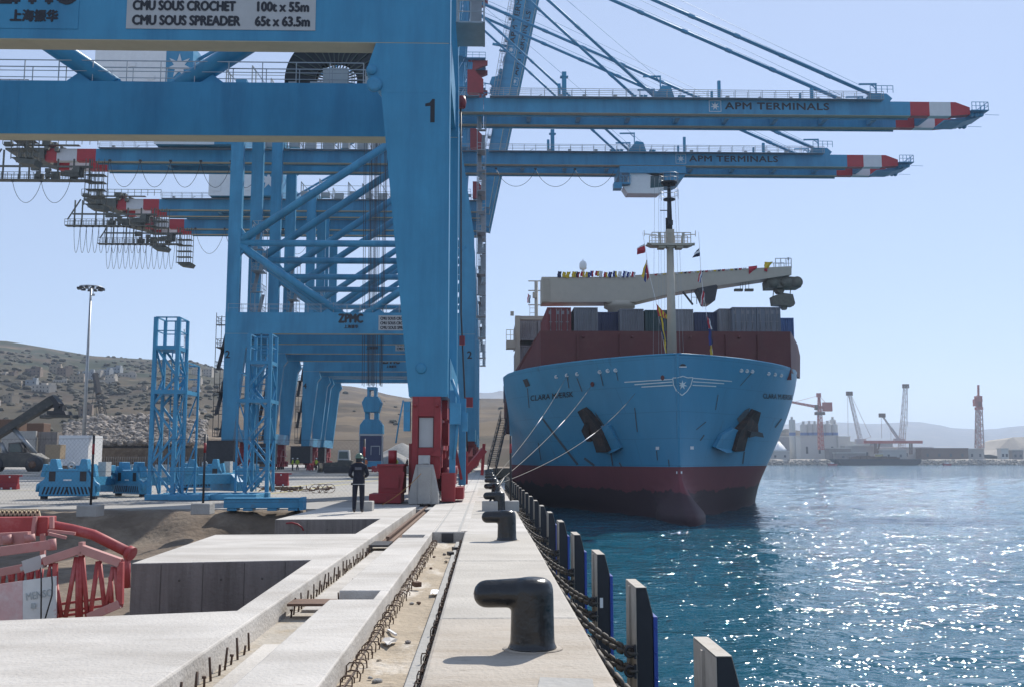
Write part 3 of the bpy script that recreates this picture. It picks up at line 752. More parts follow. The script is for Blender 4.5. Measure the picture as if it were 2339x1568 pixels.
def crane(Y0, num, boom, label, sign=True):
    c = empty('gantry_crane', (XR, Y0, 0), label, 'gantry crane', 'blue ship-to-shore cranes along the quay')
    for dy in (0, 11.5):
        L = (0, dy, 0)
        cp(c, 'portal_leg', 'sl', sea_leg, 'blue', L); cp(c, 'portal_leg', 'll', shore_leg, 'blue', L)
        cp(c, 'portal_beam', 'pb', portal, ['blue', 'under'], L)
        cp(c, 'upper_leg', 'us', upper_sea, 'blue', L); cp(c, 'upper_leg', 'ul', upper_shore, 'blue', L)
        cp(c, 'diagonal_brace', 'br', braces, 'blue', L); cp(c, 'diagonal_brace', 'tb', topbrace, 'blue', L); cp(c, 'cross_tie', 'mt', midtie, 'blue', L)
        cp(c, 'gusset_plate', 'gs', gusset, 'blue', L); cp(c, 'beam_railing', 'bra', beamrail, 'steel', L)
    cp(c, 'frame_ties', 'ti', ties, 'blue')
    for x, k in ((0, 's'), (-31.0, 'l')):
        cp(c, 'sill_beam', 'sill' + k, sill(x), 'blue'); 
        for yc in (2.95, 9.55):
            g = cp(c, 'bogie', 'bog' + k, bogie(x), 'red', (0, yc, 0))
            for q in (-2.15, -.75, .75, 2.15): cp(g, 'wheel', 'whl' + k, wheel(x), 'dark', (0, q, 0))
    for y in (3.4, 8.4): cp(c, 'backreach_girder', 'bg%g' % y, lambda: boom_girder(-60.6, 1.6, y), ['blue', 'under'])
    for y in (3.4, 8.4):
        for x0, x1, m in ((-63.6, -60.6, 'tipred'), (-66.8, -63.6, 'tipwhite'), (-68.6, -66.8, 'tipred')):
            cp(c, 'warning_band', 'bk%g%g' % (x0, y), lambda: tip_poly(x0, x1, y), m)
    cp(c, 'girder_walkway', 'dgb', lambda: deckgear(-60, 1), 'steel')
    cp(c, 'gear_platform', 'be', back_end, 'olivesteel'); cp(c, 'access_ladder', 'cl', cage_ladder, 'olivesteel')
    cp(c, 'apex_frame', 'ap', apex, 'blue'); [cp(c, 'latch_hook', 'la%g' % y, latch_hook(y), 'red') for y in (3.6, 8.6)]; [cp(c, 'hinge_bracket', 'hb%g' % y, hinge_bracket(y), 'red') for y in (2.3, 9.8)]
    cp(c, 'stay_rods', 'st' + boom, stays(boom == 'down'), 'blue2')
    cp(c, 'stair_tower', 'st1', stair(-33.2, 1.0, 4.5, 20.6), 'dark'); cp(c, 'stair_tower', 'st2', stair(-29.6, 4.0, 21, 33, 1.5), 'steel')
    cp(c, 'stair_tower', 'st3', stair(.75, 5.0, 20.9, 50.5, 1.2), 'steel')
    cp(c, 'girder_gear', 'dkc', deck_clutter, 'greypanel'); cp(c, 'machinery_house', 'mh', house, 'blue'); cp(c, 'house_cladding', 'mhe', house_extra, 'white')
    s = cp(c, 'house_emblem', 'mhs', lambda: star(7, 1.75, .72, .05), 'tipwhite', (-39.4, 1.13, GZ1 + 3.2))
    cp(c, 'electrical_cabinet', 'ec', lambda: MB().box(-33.4, -29.8, -1.6, .6, .9, 4.0).box(-33.5, -29.7, -1.7, .7, 3.9, 4.0).box(-32, -30.2, -1.64, -1.6, 3.2, 3.35).box(-32, -30.2, -1.64, -1.6, 2.3, 2.4), 'dark')
    if boom == 'down':
        B = empty('boom', (0, 0, 0), None, None); B.parent = c; B.location = (0, 0, 0)
    else:
        B = empty('boom', (0, 0, 0), None, None); B.parent = c
    for y in (3.4, 8.4):
        cp(B, 'boom_girder', 'bo%g' % y, lambda: boom_girder(1.65, 61.0, y), ['blue', 'under'])
        for x0, x1, m in ((61.0, 63.7, 'tipred'), (63.7, 66.7, 'tipwhite')): cp(B, 'warning_band', 'bt%g%g' % (x0, y), lambda: tip_poly(x0, x1, y), m)
    for y in (3.4, 8.4): cp(B, 'boom_end', 'bend', boom_end, 'tipred', (0, y, 0))
    cp(B, 'boom_head', 'bh', boom_head, 'blue2')
    cp(B, 'boom_walkway', 'bwk', lambda: deckgear(2.5, 57), 'steel'); [cp(B, 'support_post', 'pst%g' % x, post(x, wd, h, cap_), 'blue') for x, wd, h, cap_ in ((12.5, .6, 4.0, True), (34.2, .4, 2.9, False), (33.2, .3, 1.4, False), (47.2, .4, 2.0, False), (45.6, .3, 1.2, False))]
    for y in (3.4, 8.4): cp(B, 'stay_anchor', 'sai%g' % y, anchor_block(True, y), 'blue'); cp(B, 'stay_anchor', 'sao%g' % y, anchor_block(False, y), 'blue')
    for x in range(8, 68, 7): cp(B, 'cross_beam', 'bcb', lambda: MB().box(-.3, .3, 4.553, 8.397, GZ0 + .3, GZ1 - .3), 'blue', (x, 0, 0))
    text('boom_lettering', 'APM TERMINALS', 1.33, 'black', B, (42.35, 3.385, 50.1), bold=.05, wide=14.5, cap=.97, space=1.08, depth=.012)
    cp(B, 'boom_emblem', 'bem', lambda: [b := MB(), b.box(32.9, 34.45, 3.37, 3.395, 50.83, 50.9), b.box(32.9, 34.45, 3.37, 3.395, 49.3, 49.37), b.box(32.83, 32.9, 3.37, 3.395, 49.3, 50.9), b.box(34.45, 34.52, 3.37, 3.395, 49.3, 50.9)][0], 'tipwhite')
    cp(B, 'emblem_star', 'bst', lambda: star(7, .62, .25, .02), 'tipwhite', (33.67, 3.37, 50.1))
    if boom == 'up':
        ang = R(-80.5 if num in ('1', '4') else -78.5); h = Vector((1.65, 0, GZ0 + 1.0))
        B.rotation_euler.y = ang; B.location = h - Matrix.Rotation(ang, 3, 'Y') @ h
    for x in (-.08, -31.35):
        if num == '1':
            d = MB(); d.prism([(-.02, -.47), (.15, -.47), (.15, .47), (.05, .47), (-.04, .33), (-.22, .28), (-.22, .17), (-.02, .19)], 'y', -.012, -.004); obj('crane_number', d, 'black', c, loc=(x, 0, 15.03))
        else: text('crane_number', num, 1.3, 'black', c, (x, -.012, 15.03), bold=.04, cap=.94)
    zplate(c)
    if sign: loadsign(c)
    return c
c1 = crane(37.45, '1', 'up', 'nearest blue crane with a big 1 on its leg and white load sign')
cp(c1, 'reel_flange', 'rf', reel_rim, 'dark'); cp(c1, 'reel_spokes', 'rs', reel_spokes, 'olivesteel'); cp(c1, 'reel_stand', 'rsd', reel_stand, 'greypanel')
cp(c1, 'bolt_cover', 'bc', lambda: MB().lathe([(0, 0), (.16, 0), (.3, .0), (.3, .1), (.14, .1), (.14, .04), (0, .04)], (-2.28, -.1, 16.05), 18, 'y').lathe([(0, 0), (.2, .0), (.2, .08), (0, .08)], (-2.4, -.08, 16.65), 16, 'y'), 'blue2')
# cable from the reel down to its guide, red housings along it
cp(c1, 'power_cable', 'pcab', lambda: MB().tube([(.72, 13.2, 20.5), (.76, 13.1, 16), (.8, 13.3, 9), (1.02, 13.6, 4.6), (1.15, 13.8, 2.0)], .045, 6), 'dark')
cp(c1, 'cable_housing', 'ch', lambda: MB().box(.72, 1.0, 13.05, 13.4, 7.4, 7.85).box(1.0, 1.42, 13.4, 13.9, 4.25, 4.75).lathe([(0, -.3), (.2, -.3), (.25, 0), (.2, .3), (0, .3)], (.77, 13.1, 20.2), 10), 'red')
def guide():
    b = MB(); b.prism([(-.2, .45), (.75, 1.35), (.75, 1.7), (.3, 1.7), (-.3, 1.0)], 'y', 13.3, 13.7); b.box(.72, 1.18, 13.2, 13.9, .35, 2.0)
    b.bar((1.1, 13.6, 1.0), (2.0, 13.9, 2.1), .3); b.bar((1.9, 13.9, .8), (2.0, 13.9, 2.4), .16)
    for x in (.8, 1.0): b.bar((x, 13.5, .05), (x, 13.5, .4), .06)
    return b
cp(c1, 'cable_guide', 'cg', guide, 'red')
cp(c1, 'sill_inspection_plate', 'sip', lambda: MB().box(-.40, .12, .0, .045, 2.05, 3.15), 'greypanel')
cp(c1, 'bogie_end_frame', 'bef', lambda: [b := MB(), b.box(-.66, -.44, -.12, .9, .9, 3.937), b.box(.16, .40, -.12, .9, .9, 3.937), b.box(-.437, .157, -.10, .9, .9, 2.03), b.box(-.437, .157, .05, .9, 2.033, 3.2), b.box(-.437, .157, -.11, .9, 3.203, 3.937), b.box(-.8, -.66, .3, 1.2, .3, 2.2), b.prism([(.0, 1.75), (.42, 2.05), (.42, 1.7)], 'y', -.2, -.125), b.box(.45, .95, -.1, .9, .05, 1.1), b.box(.45, .8, 1.0, 2.2, .05, 1.6), b.box(.95, 1.25, .6, 2.6, .1, .55), b.box(-1.85, -.95, -.4, 1.2, .35, 1.35), b.box(-2.15, -1.0, -.7, .9, .02, .35), b.box(-1.75, -1.1, -.44, -.403, .55, 1.0), b.box(-1.9, -.9, -.45, 1.25, 1.353, 1.43), b.box(-2.05, -1.5, -.74, -.703, .08, .28), b.lathe([(0, 0), (.16, 0), (.16, .5), (0, .5)], (-1.4, .2, 1.44), 14), b.cbox((-1.0, -.5, .6), (.08, .08, 1.1), ry=.15), b.lathe([(0, -.05), (.07, -.05), (.07, 0), (0, 0)], (-.55, -.12, 3.6), 10, 'y'), b.lathe([(0, -.05), (.07, -.05), (.07, 0), (0, 0)], (.27, -.12, 3.6), 10, 'y'), b.box(-.437, .157, -.13, -.1, 1.45, 1.52), b.box(-.2, -.08, -.16, -.1, .95, 1.45), b.cbox((.7, 1.0, 2.0), (.1, .1, 2.2), ry=.25), b.cbox((.95, 1.8, 1.8), (.1, .1, 2.0), ry=-.2)][0], 'red')
cp(c1, 'side_duct', 'sdu', lambda: [b := MB(), b.box(.72, .95, .2, .45, .9, 4.2), b.box(1.02, 1.3, 2.0, 2.5, .6, 4.0), b.tube([(.8, .1, 4.6), (1.05, .1, 3.9), (1.0, .1, 2.6), (.9, .0, 1.6)], .07, 6), b.tube([(-1.0, -.1, 3.8), (-1.15, -.1, 3.0), (-1.25, -.2, 2.2)], .03, 5), b.cbox((-.86, .1, 3.2), (.24, .4, 1.1)), b.cbox((.95, -.1, 3.3), (.4, .35, .8)), b.cbox((1.3, .3, 3.0), (.2, .3, .7))][0], 'blue2')
c2 = crane(129, '2', 'down', 'blue crane with 2 on its legs and the nearest lowered boom')
cp(c2, 'hoist_ropes', 'hr2', ropes(-13.4, GZ0 - .5, 11.5), 'dark'); cp(c2, 'trolley_frame', 'tf2', lambda: MB().box(-17, -10, 3.0, 9.9, 47.4, 48.75), 'dark')
c3 = crane(153.4, '3', 'down', 'blue crane with driver cabin hanging under the second, lower-looking boom')
cp(c3, 'trolley_frame', 'tr', trolley, 'blue2'); k = cp(c3, 'driver_cabin', 'cab', cabin, 'white'); cp(k, 'window', 'cabw', cabwin, 'glass')
cp(c3, 'festoon_cable', 'fe', loops(3.6, 23.0, 3, 2.9, 5.0, GZ0 - .3), 'dark')
cp(c3, 'festoon_cable', 'fe3', loops(-73, -64, 2, 3.4, 2.3, 45.2), 'dark'); cp(c3, 'festoon_cable', 'fe4', loops(-58, -34, 5, 4.2, 2.6, GZ0 - .2), 'dark')
c4 = crane(184.5, '4', 'up', 'blue crane with 4 on its shore leg and its boom raised steeply')
cp(c4, 'festoon_cable', 'fe5', loops(-76, -62, 12, 5.0, 2.3, 45.2), 'dark')
c5 = crane(200.5, '5', 'up', 'farthest blue crane, boom raised, lowest backreach seen under the beams')
cp(c5, 'festoon_cable', 'fe5', None, 'dark'); cp(c5, 'festoon_cable', 'fe6', loops(-58, -34, 4, 5.2, 2.6, GZ0 - .2), 'dark')

# ------------------------------------------------------------------ the container ship
def local(mb, root):
    """move a mesh built in world space into its root's space"""
    m = (Matrix.Translation(root.location) @ Matrix.Rotation(root.rotation_euler.z, 4, 'Z')).inverted()
    mb.v = [tuple(m @ Vector(v)) for v in mb.v]; return mb
def wobj(name, mb, m, root, parent=None, **k):
    return obj(name, local(mb, root), m, parent or root, **k)
hb = bpy.data.materials.new('ship hull blue'); hb.use_nodes = True
def paint_nodes(m, base, rust, extra=None, rough=0.38):
    t = m.node_tree; n = t.nodes; l = t.links; p = n['Principled BSDF']; p.inputs['Roughness'].default_value = rough; p.inputs['Specular IOR Level'].default_value = 0.3
    tc = n.new('ShaderNodeTexCoord'); 
    def ns(scale, st, lo, hi, det=7):
        mp = n.new('ShaderNodeMapping'); mp.inputs['Scale'].default_value = st; l.new(tc.outputs['Object'], mp.inputs[0])
        a = n.new('ShaderNodeTexNoise'); a.inputs['Scale'].default_value = scale; a.inputs['Detail'].default_value = det; a.inputs['Roughness'].default_value = 0.65; l.new(mp.outputs[0], a.inputs['Vector'])
        r = n.new('ShaderNodeMapRange'); r.inputs[1].default_value = lo; r.inputs[2].default_value = hi; l.new(a.outputs[0], r.inputs[0]); return r.outputs[0]
    def mix(f, a, b):
        q = n.new('ShaderNodeMix'); q.data_type = 'RGBA'; l.new(f, q.inputs[0])
        for k, c in ((6, a), (7, b)):
            if isinstance(c, tuple): q.inputs[k].default_value = (*c, 1)
            else: l.new(c, q.inputs[k])
        return q.outputs[2]
    c = mix(ns(0.12, (1, 1, 0.4), 0.35, 0.65), base, tuple(v * 0.8 for v in base))
    c = mix(ns(0.9, (1, 1, 0.10), 0.62, 0.80), c, rust)
    bk = n.new('ShaderNodeTexBrick'); bk.inputs['Scale'].default_value = 1; bk.inputs['Brick Width'].default_value = 8.5; bk.inputs['Row Height'].default_value = 2.3; bk.inputs['Mortar Size'].default_value = 0.035; bk.inputs['Mortar Smooth'].default_value = 0.6
    sv = n.new('ShaderNodeSeparateXYZ'); l.new(tc.outputs['Object'], sv.inputs[0]); cv = n.new('ShaderNodeCombineXYZ'); l.new(sv.outputs[1], cv.inputs[0]); l.new(sv.outputs[2], cv.inputs[1]); l.new(cv.outputs[0], bk.inputs['Vector'])
    dk_ = n.new('ShaderNodeMath'); dk_.operation = 'MULTIPLY'; dk_.inputs[1].default_value = 0.45; l.new(bk.outputs['Fac'], dk_.inputs[0])
    c = mix(dk_.outputs[0], c, tuple(v * 0.5 for v in base))
    if extra:                                                   # a tide band of another colour, ragged at its upper edge
        z0, col = extra
        sp = n.new('ShaderNodeSeparateXYZ'); l.new(tc.outputs['Object'], sp.inputs[0])
        a = ns(0.35, (1, 1, 0.3), 0.3, 0.7)
        md = n.new('ShaderNodeMath'); md.operation = 'MULTIPLY_ADD'; l.new(a, md.inputs[0]); md.inputs[1].default_value = 0.9; l.new(sp.outputs[2], md.inputs[2])
        r = n.new('ShaderNodeMapRange'); r.inputs[1].default_value = z0 + .5; r.inputs[2].default_value = z0 + 0.42; l.new(md.outputs[0], r.inputs[0])
        c = mix(r.outputs[0], c, col)
    l.new(c, p.inputs['Base Color'])
paint_nodes(hb, (0.055, 0.275, 0.445), (0.05, 0.085, 0.10)); M['hullblue'] = hb
hr = bpy.data.materials.new('hull bottom paint'); hr.use_nodes = True
paint_nodes(hr, (0.20, 0.05, 0.06), (0.13, 0.055, 0.055), (2.35, (0.055, 0.027, 0.032)), 0.65); M['hullred'] = hr
M['shipred'] = mat('deck red paint', (0.105, 0.018, 0.019), 0.6, var=0.15, scale=0.8, stain=(0.13, 0.04, 0.035), sscale=0.6, slo=0.5, shi=0.8)
M['beige'] = mat('ship beige paint', (0.43, 0.385, 0.315), 0.55, var=0.06, stain=(0.40, 0.34, 0.26), sscale=0.5, slo=0.55, shi=0.8)
SHIP = empty('container_ship', (16.45, 85, ZW), 'blue container ship moored at the quay, red bottom paint and winged star on its bow', 'ship', rz=-R(3.2))
HB = 15.9; ZD = 14.1
def hull_b(s, z):
    t = max(0, min(1, z / ZD))
    u = max(0, min(1, s / 26)); bd = HB * max(0, 1 - (1 - u) ** 2) ** 0.80
    v = max(0, min(1, s / 54)); bw = HB * math.sin(PI / 2 * v)
    k_ = max(0, min(1, s / 22)); k_ = k_ * k_ * (3 - 2 * k_)
    b = bw + (bd - bw) * ((1 - k_) * t ** 1.8 + k_ * (1 - (1 - t) ** 1.5))
    if z < 4.2:
        f = (4.2 - z) / 3.6
        if s < 9: b = max(b, 1.75 * math.sqrt(max(0, min(1, (s - stem(z)) / 5.5))) * min(1, f) * (1 if s < 2 else (9 - s) / 7))
    return b
def stem(z):
    if z >= 4.2: return -0.04 * (z - 4.2)
    f = min(1, (4.2 - z) / 3.5); return -7.2 * f ** 1.7
zl = [-1.5, -0.8, -0.2, 0.2, 0.5, 0.8, 1.2, 1.7, 2.3, 2.9, 3.5, 4.0, 4.46, 5, 5.8, 6.6, 7.4, 8.2, 9, 9.8, 10.6, 11.4, 12.2, 12.9, 13.5, ZD]
K = 70
mb = MB(); mr = MB()
def hull_rows(side, zs, m):
    vs = []; fs = []
    for z in zs:
        s0 = stem(z)
        for k in range(K + 1):
            u = (k / K); s = s0 + (150 - s0) * (u ** 2.6); vs.append((side * (hull_b(s, z) + (0.12 if k else 0)), s, z))
    for j in range(len(zs) - 1):
        for k in range(K):
            a = j * (K + 1) + k; q = (a, a + 1, a + K + 2, a + K + 1); fs.append(q if side > 0 else q[::-1])
    m.add(vs, fs, True)
iz = zl.index(4.46)
for sd in (-1, 1): hull_rows(sd, zl[iz:], mb); hull_rows(sd, zl[:iz + 1], mr)
hv = [Vector(v) for v in mb.v + mr.v]; hf = mb.f + [tuple(i + len(mb.v) for i in f) for f in mr.f]
SM = Matrix.Translation(SHIP.location) @ Matrix.Rotation(SHIP.rotation_euler.z, 4, 'Z')
HULL = BVHTree.FromPolygons([SM @ v for v in hv], hf)
# bulwark lip and deck
dk = MB(); vs = []; 
for k in range(61):
    s = stem(ZD) + 0.05 + (150) * (k / 60) ** 2.2; b = hull_b(max(0, s - .1), ZD - 1.3) - .15; b = max(0, b); vs.append((-b, s, ZD - 1.3)); vs.append((b, s, ZD - 1.3))
dk.add(vs, [(2 * i, 2 * i + 1, 2 * i + 3, 2 * i + 2) for i in range(60)])
def weld(name, m, mt):
    me = m.mesh(name); bm = bmesh.new(); bm.from_mesh(me); bmesh.ops.remove_doubles(bm, verts=bm.verts, dist=0.004); bmesh.ops.recalc_face_normals(bm, faces=bm.faces); bm.to_mesh(me); bm.free()
    me.polygons.foreach_set('use_smooth', [True] * len(me.polygons)); o = obj(name, me, mt, SHIP); return o
weld('hull', mb, 'hullblue'); weld('bottom_paint', mr, 'hullred'); obj('foredeck', dk, 'shipred', SHIP)
lip = MB()
for sd in (-1, 1): lip.tube([(sd * hull_b(s, ZD), s, ZD) for s in [0, .15, .4, .8, 1.3, 2, 3, 4.2, 5.5, 7, 9, 11, 14, 17, 20, 24, 28, 36, 60, 150]], 0.11, 6)
obj('bulwark_rail', lip, 'hullblue', SHIP)
def hit(px, py, off=0.03):
    loc, nrm, i, d = HULL.ray_cast(EYE, ray(px, py).normalized())
    if loc is None: return None
    if nrm.dot(EYE - loc) < 0: nrm = -nrm
    return loc + nrm * off
def decal(name, quads, m, parent=None, off=0.03):
    b = MB()
    for q in quads:
        ps = [hit(x, y, off) for x, y in q]
        if all(p is not None for p in ps): b.add(ps, [tuple(range(len(ps)))])
    return wobj(name, b, m, SHIP, parent)
def stroke(p, q, wd, k=10):
    out = []
    dx, dy = q[0] - p[0], q[1] - p[1]; L = math.hypot(dx, dy); nx, ny = -dy / L * wd / 2, dx / L * wd / 2
    for i in range(k):
        a, c = i / k, (i + 1) / k; A = (p[0] + dx * a, p[1] + dy * a); B = (p[0] + dx * c, p[1] + dy * c)
        out.append([(A[0] + nx, A[1] + ny), (B[0] + nx, B[1] + ny), (B[0] - nx, B[1] - ny), (A[0] - nx, A[1] - ny)])
    return out
M['emblem'] = mat('pale emblem paint', (0.62, 0.68, 0.68), 0.5, var=0.15, scale=1)
q = []
for a, b in (((1537, 865), (1427, 871.5)), ((1536, 871), (1450, 877)), ((1537, 878.5), (1466, 882.5)), ((1583, 862.5), (1671, 869.5)), ((1582, 870.5), (1653, 874.5)), ((1581, 878.5), (1635, 881))): q += stroke(a, b, 2.3)
sh = [(1559, 858), (1548, 861.5), (1537, 862), (1539, 878), (1546, 892), (1557, 902), (1568, 893), (1577, 879), (1582, 861), (1570, 861.5), (1559, 858)]
for a, b in zip(sh, sh[1:]): q += stroke(a, b, 2.2, 3)
decal('bow_emblem', q, 'emblem', off=.05)
st = [(1558 + (11.5 if i % 2 == 0 else 4.4) * math.sin(PI * i / 7), 878 - (11.5 if i % 2 == 0 else 4.4) * math.cos(PI * i / 7)) for i in range(14)]
decal('bow_star', [[(1558, 878), st[i], st[(i + 1) % 14]] for i in range(14)], 'emblem', off=.05)
def hull_text(s, p0, p1, hgt, flip=False):
    me = text_mb(s, 1.0, 0.0, 0.01, align='LEFT'); xs = [v.co.x for v in me.vertices]; L = max(xs); b = MB(); ok = True; vs = []
    for v in me.vertices:
        t = v.co.x / L; vs.append(hit(p0[0] + (p1[0] - p0[0]) * t, p0[1] + (p1[1] - p0[1]) * t - v.co.y * hgt * 1.35, .05))
    if all(v is not None for v in vs):
        b.add(vs, [tuple(f.vertices) for f in me.polygons]); wobj('ship_name', b, 'black', SHIP)
hull_text('CLARA MÆRSK', (1212, 909), (1310, 899), 13); hull_text('CLARA MÆRSK', (1742, 903), (1810, 907), 12)
def blob(x, y, rx, ry, k=8): return [(x + rx * math.cos(2 * PI * i / k), y + ry * math.sin(2 * PI * i / k)) for i in range(k)]
for x, y in ((1271.7, 859), (1295.8, 855.6), (1319.3, 852.7), (1370.8, 848), (1389, 845.5), (1406.8, 844.4), (1692, 845), (1705, 846), (1717, 847), (1754, 852), (1769, 854), (1783, 856)):
    c = hit(x, y, .06)
    if c: 
        b = MB(); m_ = (c - EYE).normalized(); b.lathe([(.0, 0), (.12, 0), (.16, .03), (.19, .08), (.14, .12), (.1, .08)], (0, 0, 0), 12, 'y'); b.v = [(v[0] + c.x, -v[1] + c.y + .05, v[2] + c.z) for v in b.v]
        wobj('fairlead', b, 'white', SHIP)
for x, y in ((1353.7, 876), (1514, 861.5)): decal('draught_plug', [blob(x, y, 4.5, 6)], 'shipred', off=.06)
decal('panama_lead', [blob(1559, 834, 7, 4)], 'dark', off=.06); decal('panama_lip', stroke((1551, 837), (1567, 837), 2.5, 3), 'white', off=.09)
decal('hawse_opening', [[(1195, 866), (1205, 863), (1212, 879), (1202, 883)]], 'dark', off=.06); decal('hawse_opening', [[(1822, 861), (1829, 860), (1826, 878), (1819, 880)]], 'dark', off=.06)
for x, y in ((1502.7, 1021.7), (1579.6, 1021), (1547, 1078), (1556, 1078)): decal('draught_mark', [[(x - 4, y - 3), (x + 4, y - 3), (x + 4, y + 4), (x - 4, y + 4)] if y < 1050 else [(x - 1.2, y - 3), (x + 1.2, y - 3), (x + 1.2, y + 3), (x - 1.2, y + 3)]], 'white', off=.05)
# rust and grease streaks that hang below the leads
q = []
for a, b_, wd in (((1318, 862), (1330, 893), 2), ((1240, 955), (1262, 985), 4), ((1262, 985), (1320, 1060), 5), ((1335, 1045), (1358, 1062), 5), ((1590, 980), (1612, 962), 2), ((1599, 1005), (1608, 992), 3), ((1770, 975), (1785, 955), 3), ((1415, 1055), (1420, 1064), 3), ((1527, 1048), (1529, 1064), 2), ((1716, 851), (1690, 880), 1.5), ((1296, 860), (1300, 885), 2), ((1372, 852), (1378, 880), 2), ((1408, 848), (1412, 868), 1.5), ((1450, 930), (1456, 985), 2), ((1640, 900), (1634, 935), 1.6), ((1700, 1030), (1696, 1058), 3), ((1395, 1028), (1400, 1062), 3), ((1230, 1010), (1236, 1050), 2), ((1500, 1028), (1502, 1050), 2), ((1205, 885), (1209, 930), 2), ((1822, 884), (1816, 920), 2)): q.append(stroke(a, b_, wd, 5))
M['streak'] = mat('grimy streak', (0.06, 0.085, 0.10), 0.7, var=0.3, scale=3)
for s_ in q: decal('grime_streak', s_, 'streak', off=.025)
# anchors in their bolsters
def anchor(pts, wedge, side):
    A = hit(*pts[0], .5); B = hit(*pts[1], .9); W = [hit(x, y, .02) for x, y in wedge]; n_ = (EYE - W[0]).normalized()
    b = MB(); c = (W[2] + W[3]) / 2 + Vector((0, -1.7, -.2)); d_ = (W[2] - W[3]) * .42
    b.add(W + [c - d_, c + d_], [(0, 1, 5, 4), (1, 2, 5), (2, 3, 4, 5), (3, 0, 4)]); wobj('anchor_bolster', b, 'hullblue', SHIP)
    b = MB(); b.tube([A, A.lerp(B, .5), B], [.45, .6, .8], 8); d = (B - A).normalized(); u = d.cross(Vector((0, 1, 0))).normalized()
    b.bar(B - u * 1.5, B + u * 1.5, 1.0, 1.0)
    for k in (-1, 1): b.prism([(0, 0), (.45, 0), (.2, 2.3), (0, 2.3)], 'y', 0, .4); n0 = len(b.v) - 8; b.v[n0:] = [tuple(B + u * k * (.75 + v[0] * .6) - d * v[2] + Vector((0, -.5 + v[1], 0))) for v in b.v[n0:]]
    b.tube([A - d * .9, A], .35, 8)
    return wobj('anchor', b, 'rust' if side < 0 else 'dark', SHIP)
def hull_block(name, poly, th, m, off=.02):
    """a solid block standing on the plating: outline on the hull, raised by th along the plating's normal"""
    lo = [hit(x, y, off) for x, y in poly]
    if any(v is None for v in lo): return None
    c = sum(lo, Vector()) / len(lo); n_ = Vector()
    for k in range(len(lo)): n_ += (lo[k] - c).cross(lo[(k + 1) % len(lo)] - c)
    n_.normalize(); n_ = n_ if n_.dot(EYE - c) > 0 else -n_
    ths = th if isinstance(th, (list, tuple)) else [th] * len(lo); hi = [v + n_ * t for v, t in zip(lo, ths)]; k = len(lo); b = MB()
    b.add(lo + hi, [tuple(range(k - 1, -1, -1)), tuple(range(k, 2 * k))] + [(i, (i + 1) % k, k + (i + 1) % k, k + i) for i in range(k)]); return wobj(name, b, m, SHIP)
M['anchorrust'] = mat('rusty anchor', (.022, .017, .016), .8, var=.4, scale=1.2, stain=(.07, .035, .024), sscale=1.2, slo=.5, shi=.7)
hull_block('anchor_bolster', [(1360, 972), (1396, 968), (1422, 1020), (1408, 1028), (1378, 1026)], [.3, .3, .2, .8, .8], 'hullblue')
hull_block('anchor', [(1326, 936), (1340, 928), (1352, 938), (1372, 962), (1388, 985), (1405, 1023), (1380, 1024), (1366, 992), (1350, 985), (1344, 965)], [.4, .4, .5, .7, .8, 1.0, 1.0, .8, .6, .5], 'anchorrust')
hull_block('anchor_fluke', [(1344, 975), (1352, 958), (1360, 972), (1366, 1000), (1356, 1000)], .9, 'anchorrust')
hull_block('anchor_bolster', [(1642, 990), (1668, 974), (1692, 986), (1680, 1023), (1640, 1026), (1626, 1018)], [.3, .4, .6, .9, .9, .4], 'hullblue')
hull_block('anchor', [(1704, 948), (1716, 932), (1725, 936), (1716, 962), (1713, 984), (1700, 986), (1690, 984), (1678, 1020), (1656, 1021), (1672, 982)], [.5, .5, .6, .7, .9, .9, .9, 1.05, 1.05, .8], 'anchorrust')
hull_block('anchor_fluke', [(1690, 975), (1716, 978), (1719, 988), (1700, 985), (1686, 988)], 1.2, 'dark')
hull_block('grease_patch', [(1683, 955), (1700, 936), (1712, 930), (1706, 950), (1690, 968)], .03, 'streak')
hull_block('grease_patch', [(1360, 940), (1385, 975), (1402, 1000), (1385, 985), (1366, 960)], .03, 'streak')
# breakwater
b = MB(); zt, zb = 14.25, 9.45
b.prism([(5.4, zb), (30.35, zb), (30.35, zt), (5.4, zt)], 'y', 98.0, 98.25)
for x in (9.0, 13.2, 19.6, 23.8, 27): b.box(x, x + .18, 97.8, 97.997, zb, zt - .3)
for x in (9.6, 14.5, 20.3, 25.2): b.lathe([(.0, 0), (.16, 0), (.16, .14), (0, .14)], (x, 97.85, zt - .6), 10, 'y')
b.box(7.5, 9.0, 97.9, 97.998, zb, 11.2); b.box(26.5, 28, 97.9, 97.998, zb, 11.2)
wobj('breakwater', b, 'shipred', SHIP)
b = MB()
L = [(5.4, 98.0), (3.0, 106.0)]
b.add([(5.4, 98.0, 10.2), (3.0, 107, 10.2), (3.0, 107, 10.9), (3.9, 103, 12.2), (5.3, 98.3, zt), (5.4, 98.0, zt), (5.6, 98.1, 10.2), (3.2, 107, 10.2), (3.2, 107, 10.9), (4.1, 103, 12.2), (5.5, 98.4, zt), (5.6, 98.1, zt)],
      [(0, 1, 2, 3, 4, 5), (11, 10, 9, 8, 7, 6), (5, 4, 10, 11), (4, 3, 9, 10), (3, 2, 8, 9)])
wobj('breakwater_wing', b, 'shipred', SHIP)
b = MB()
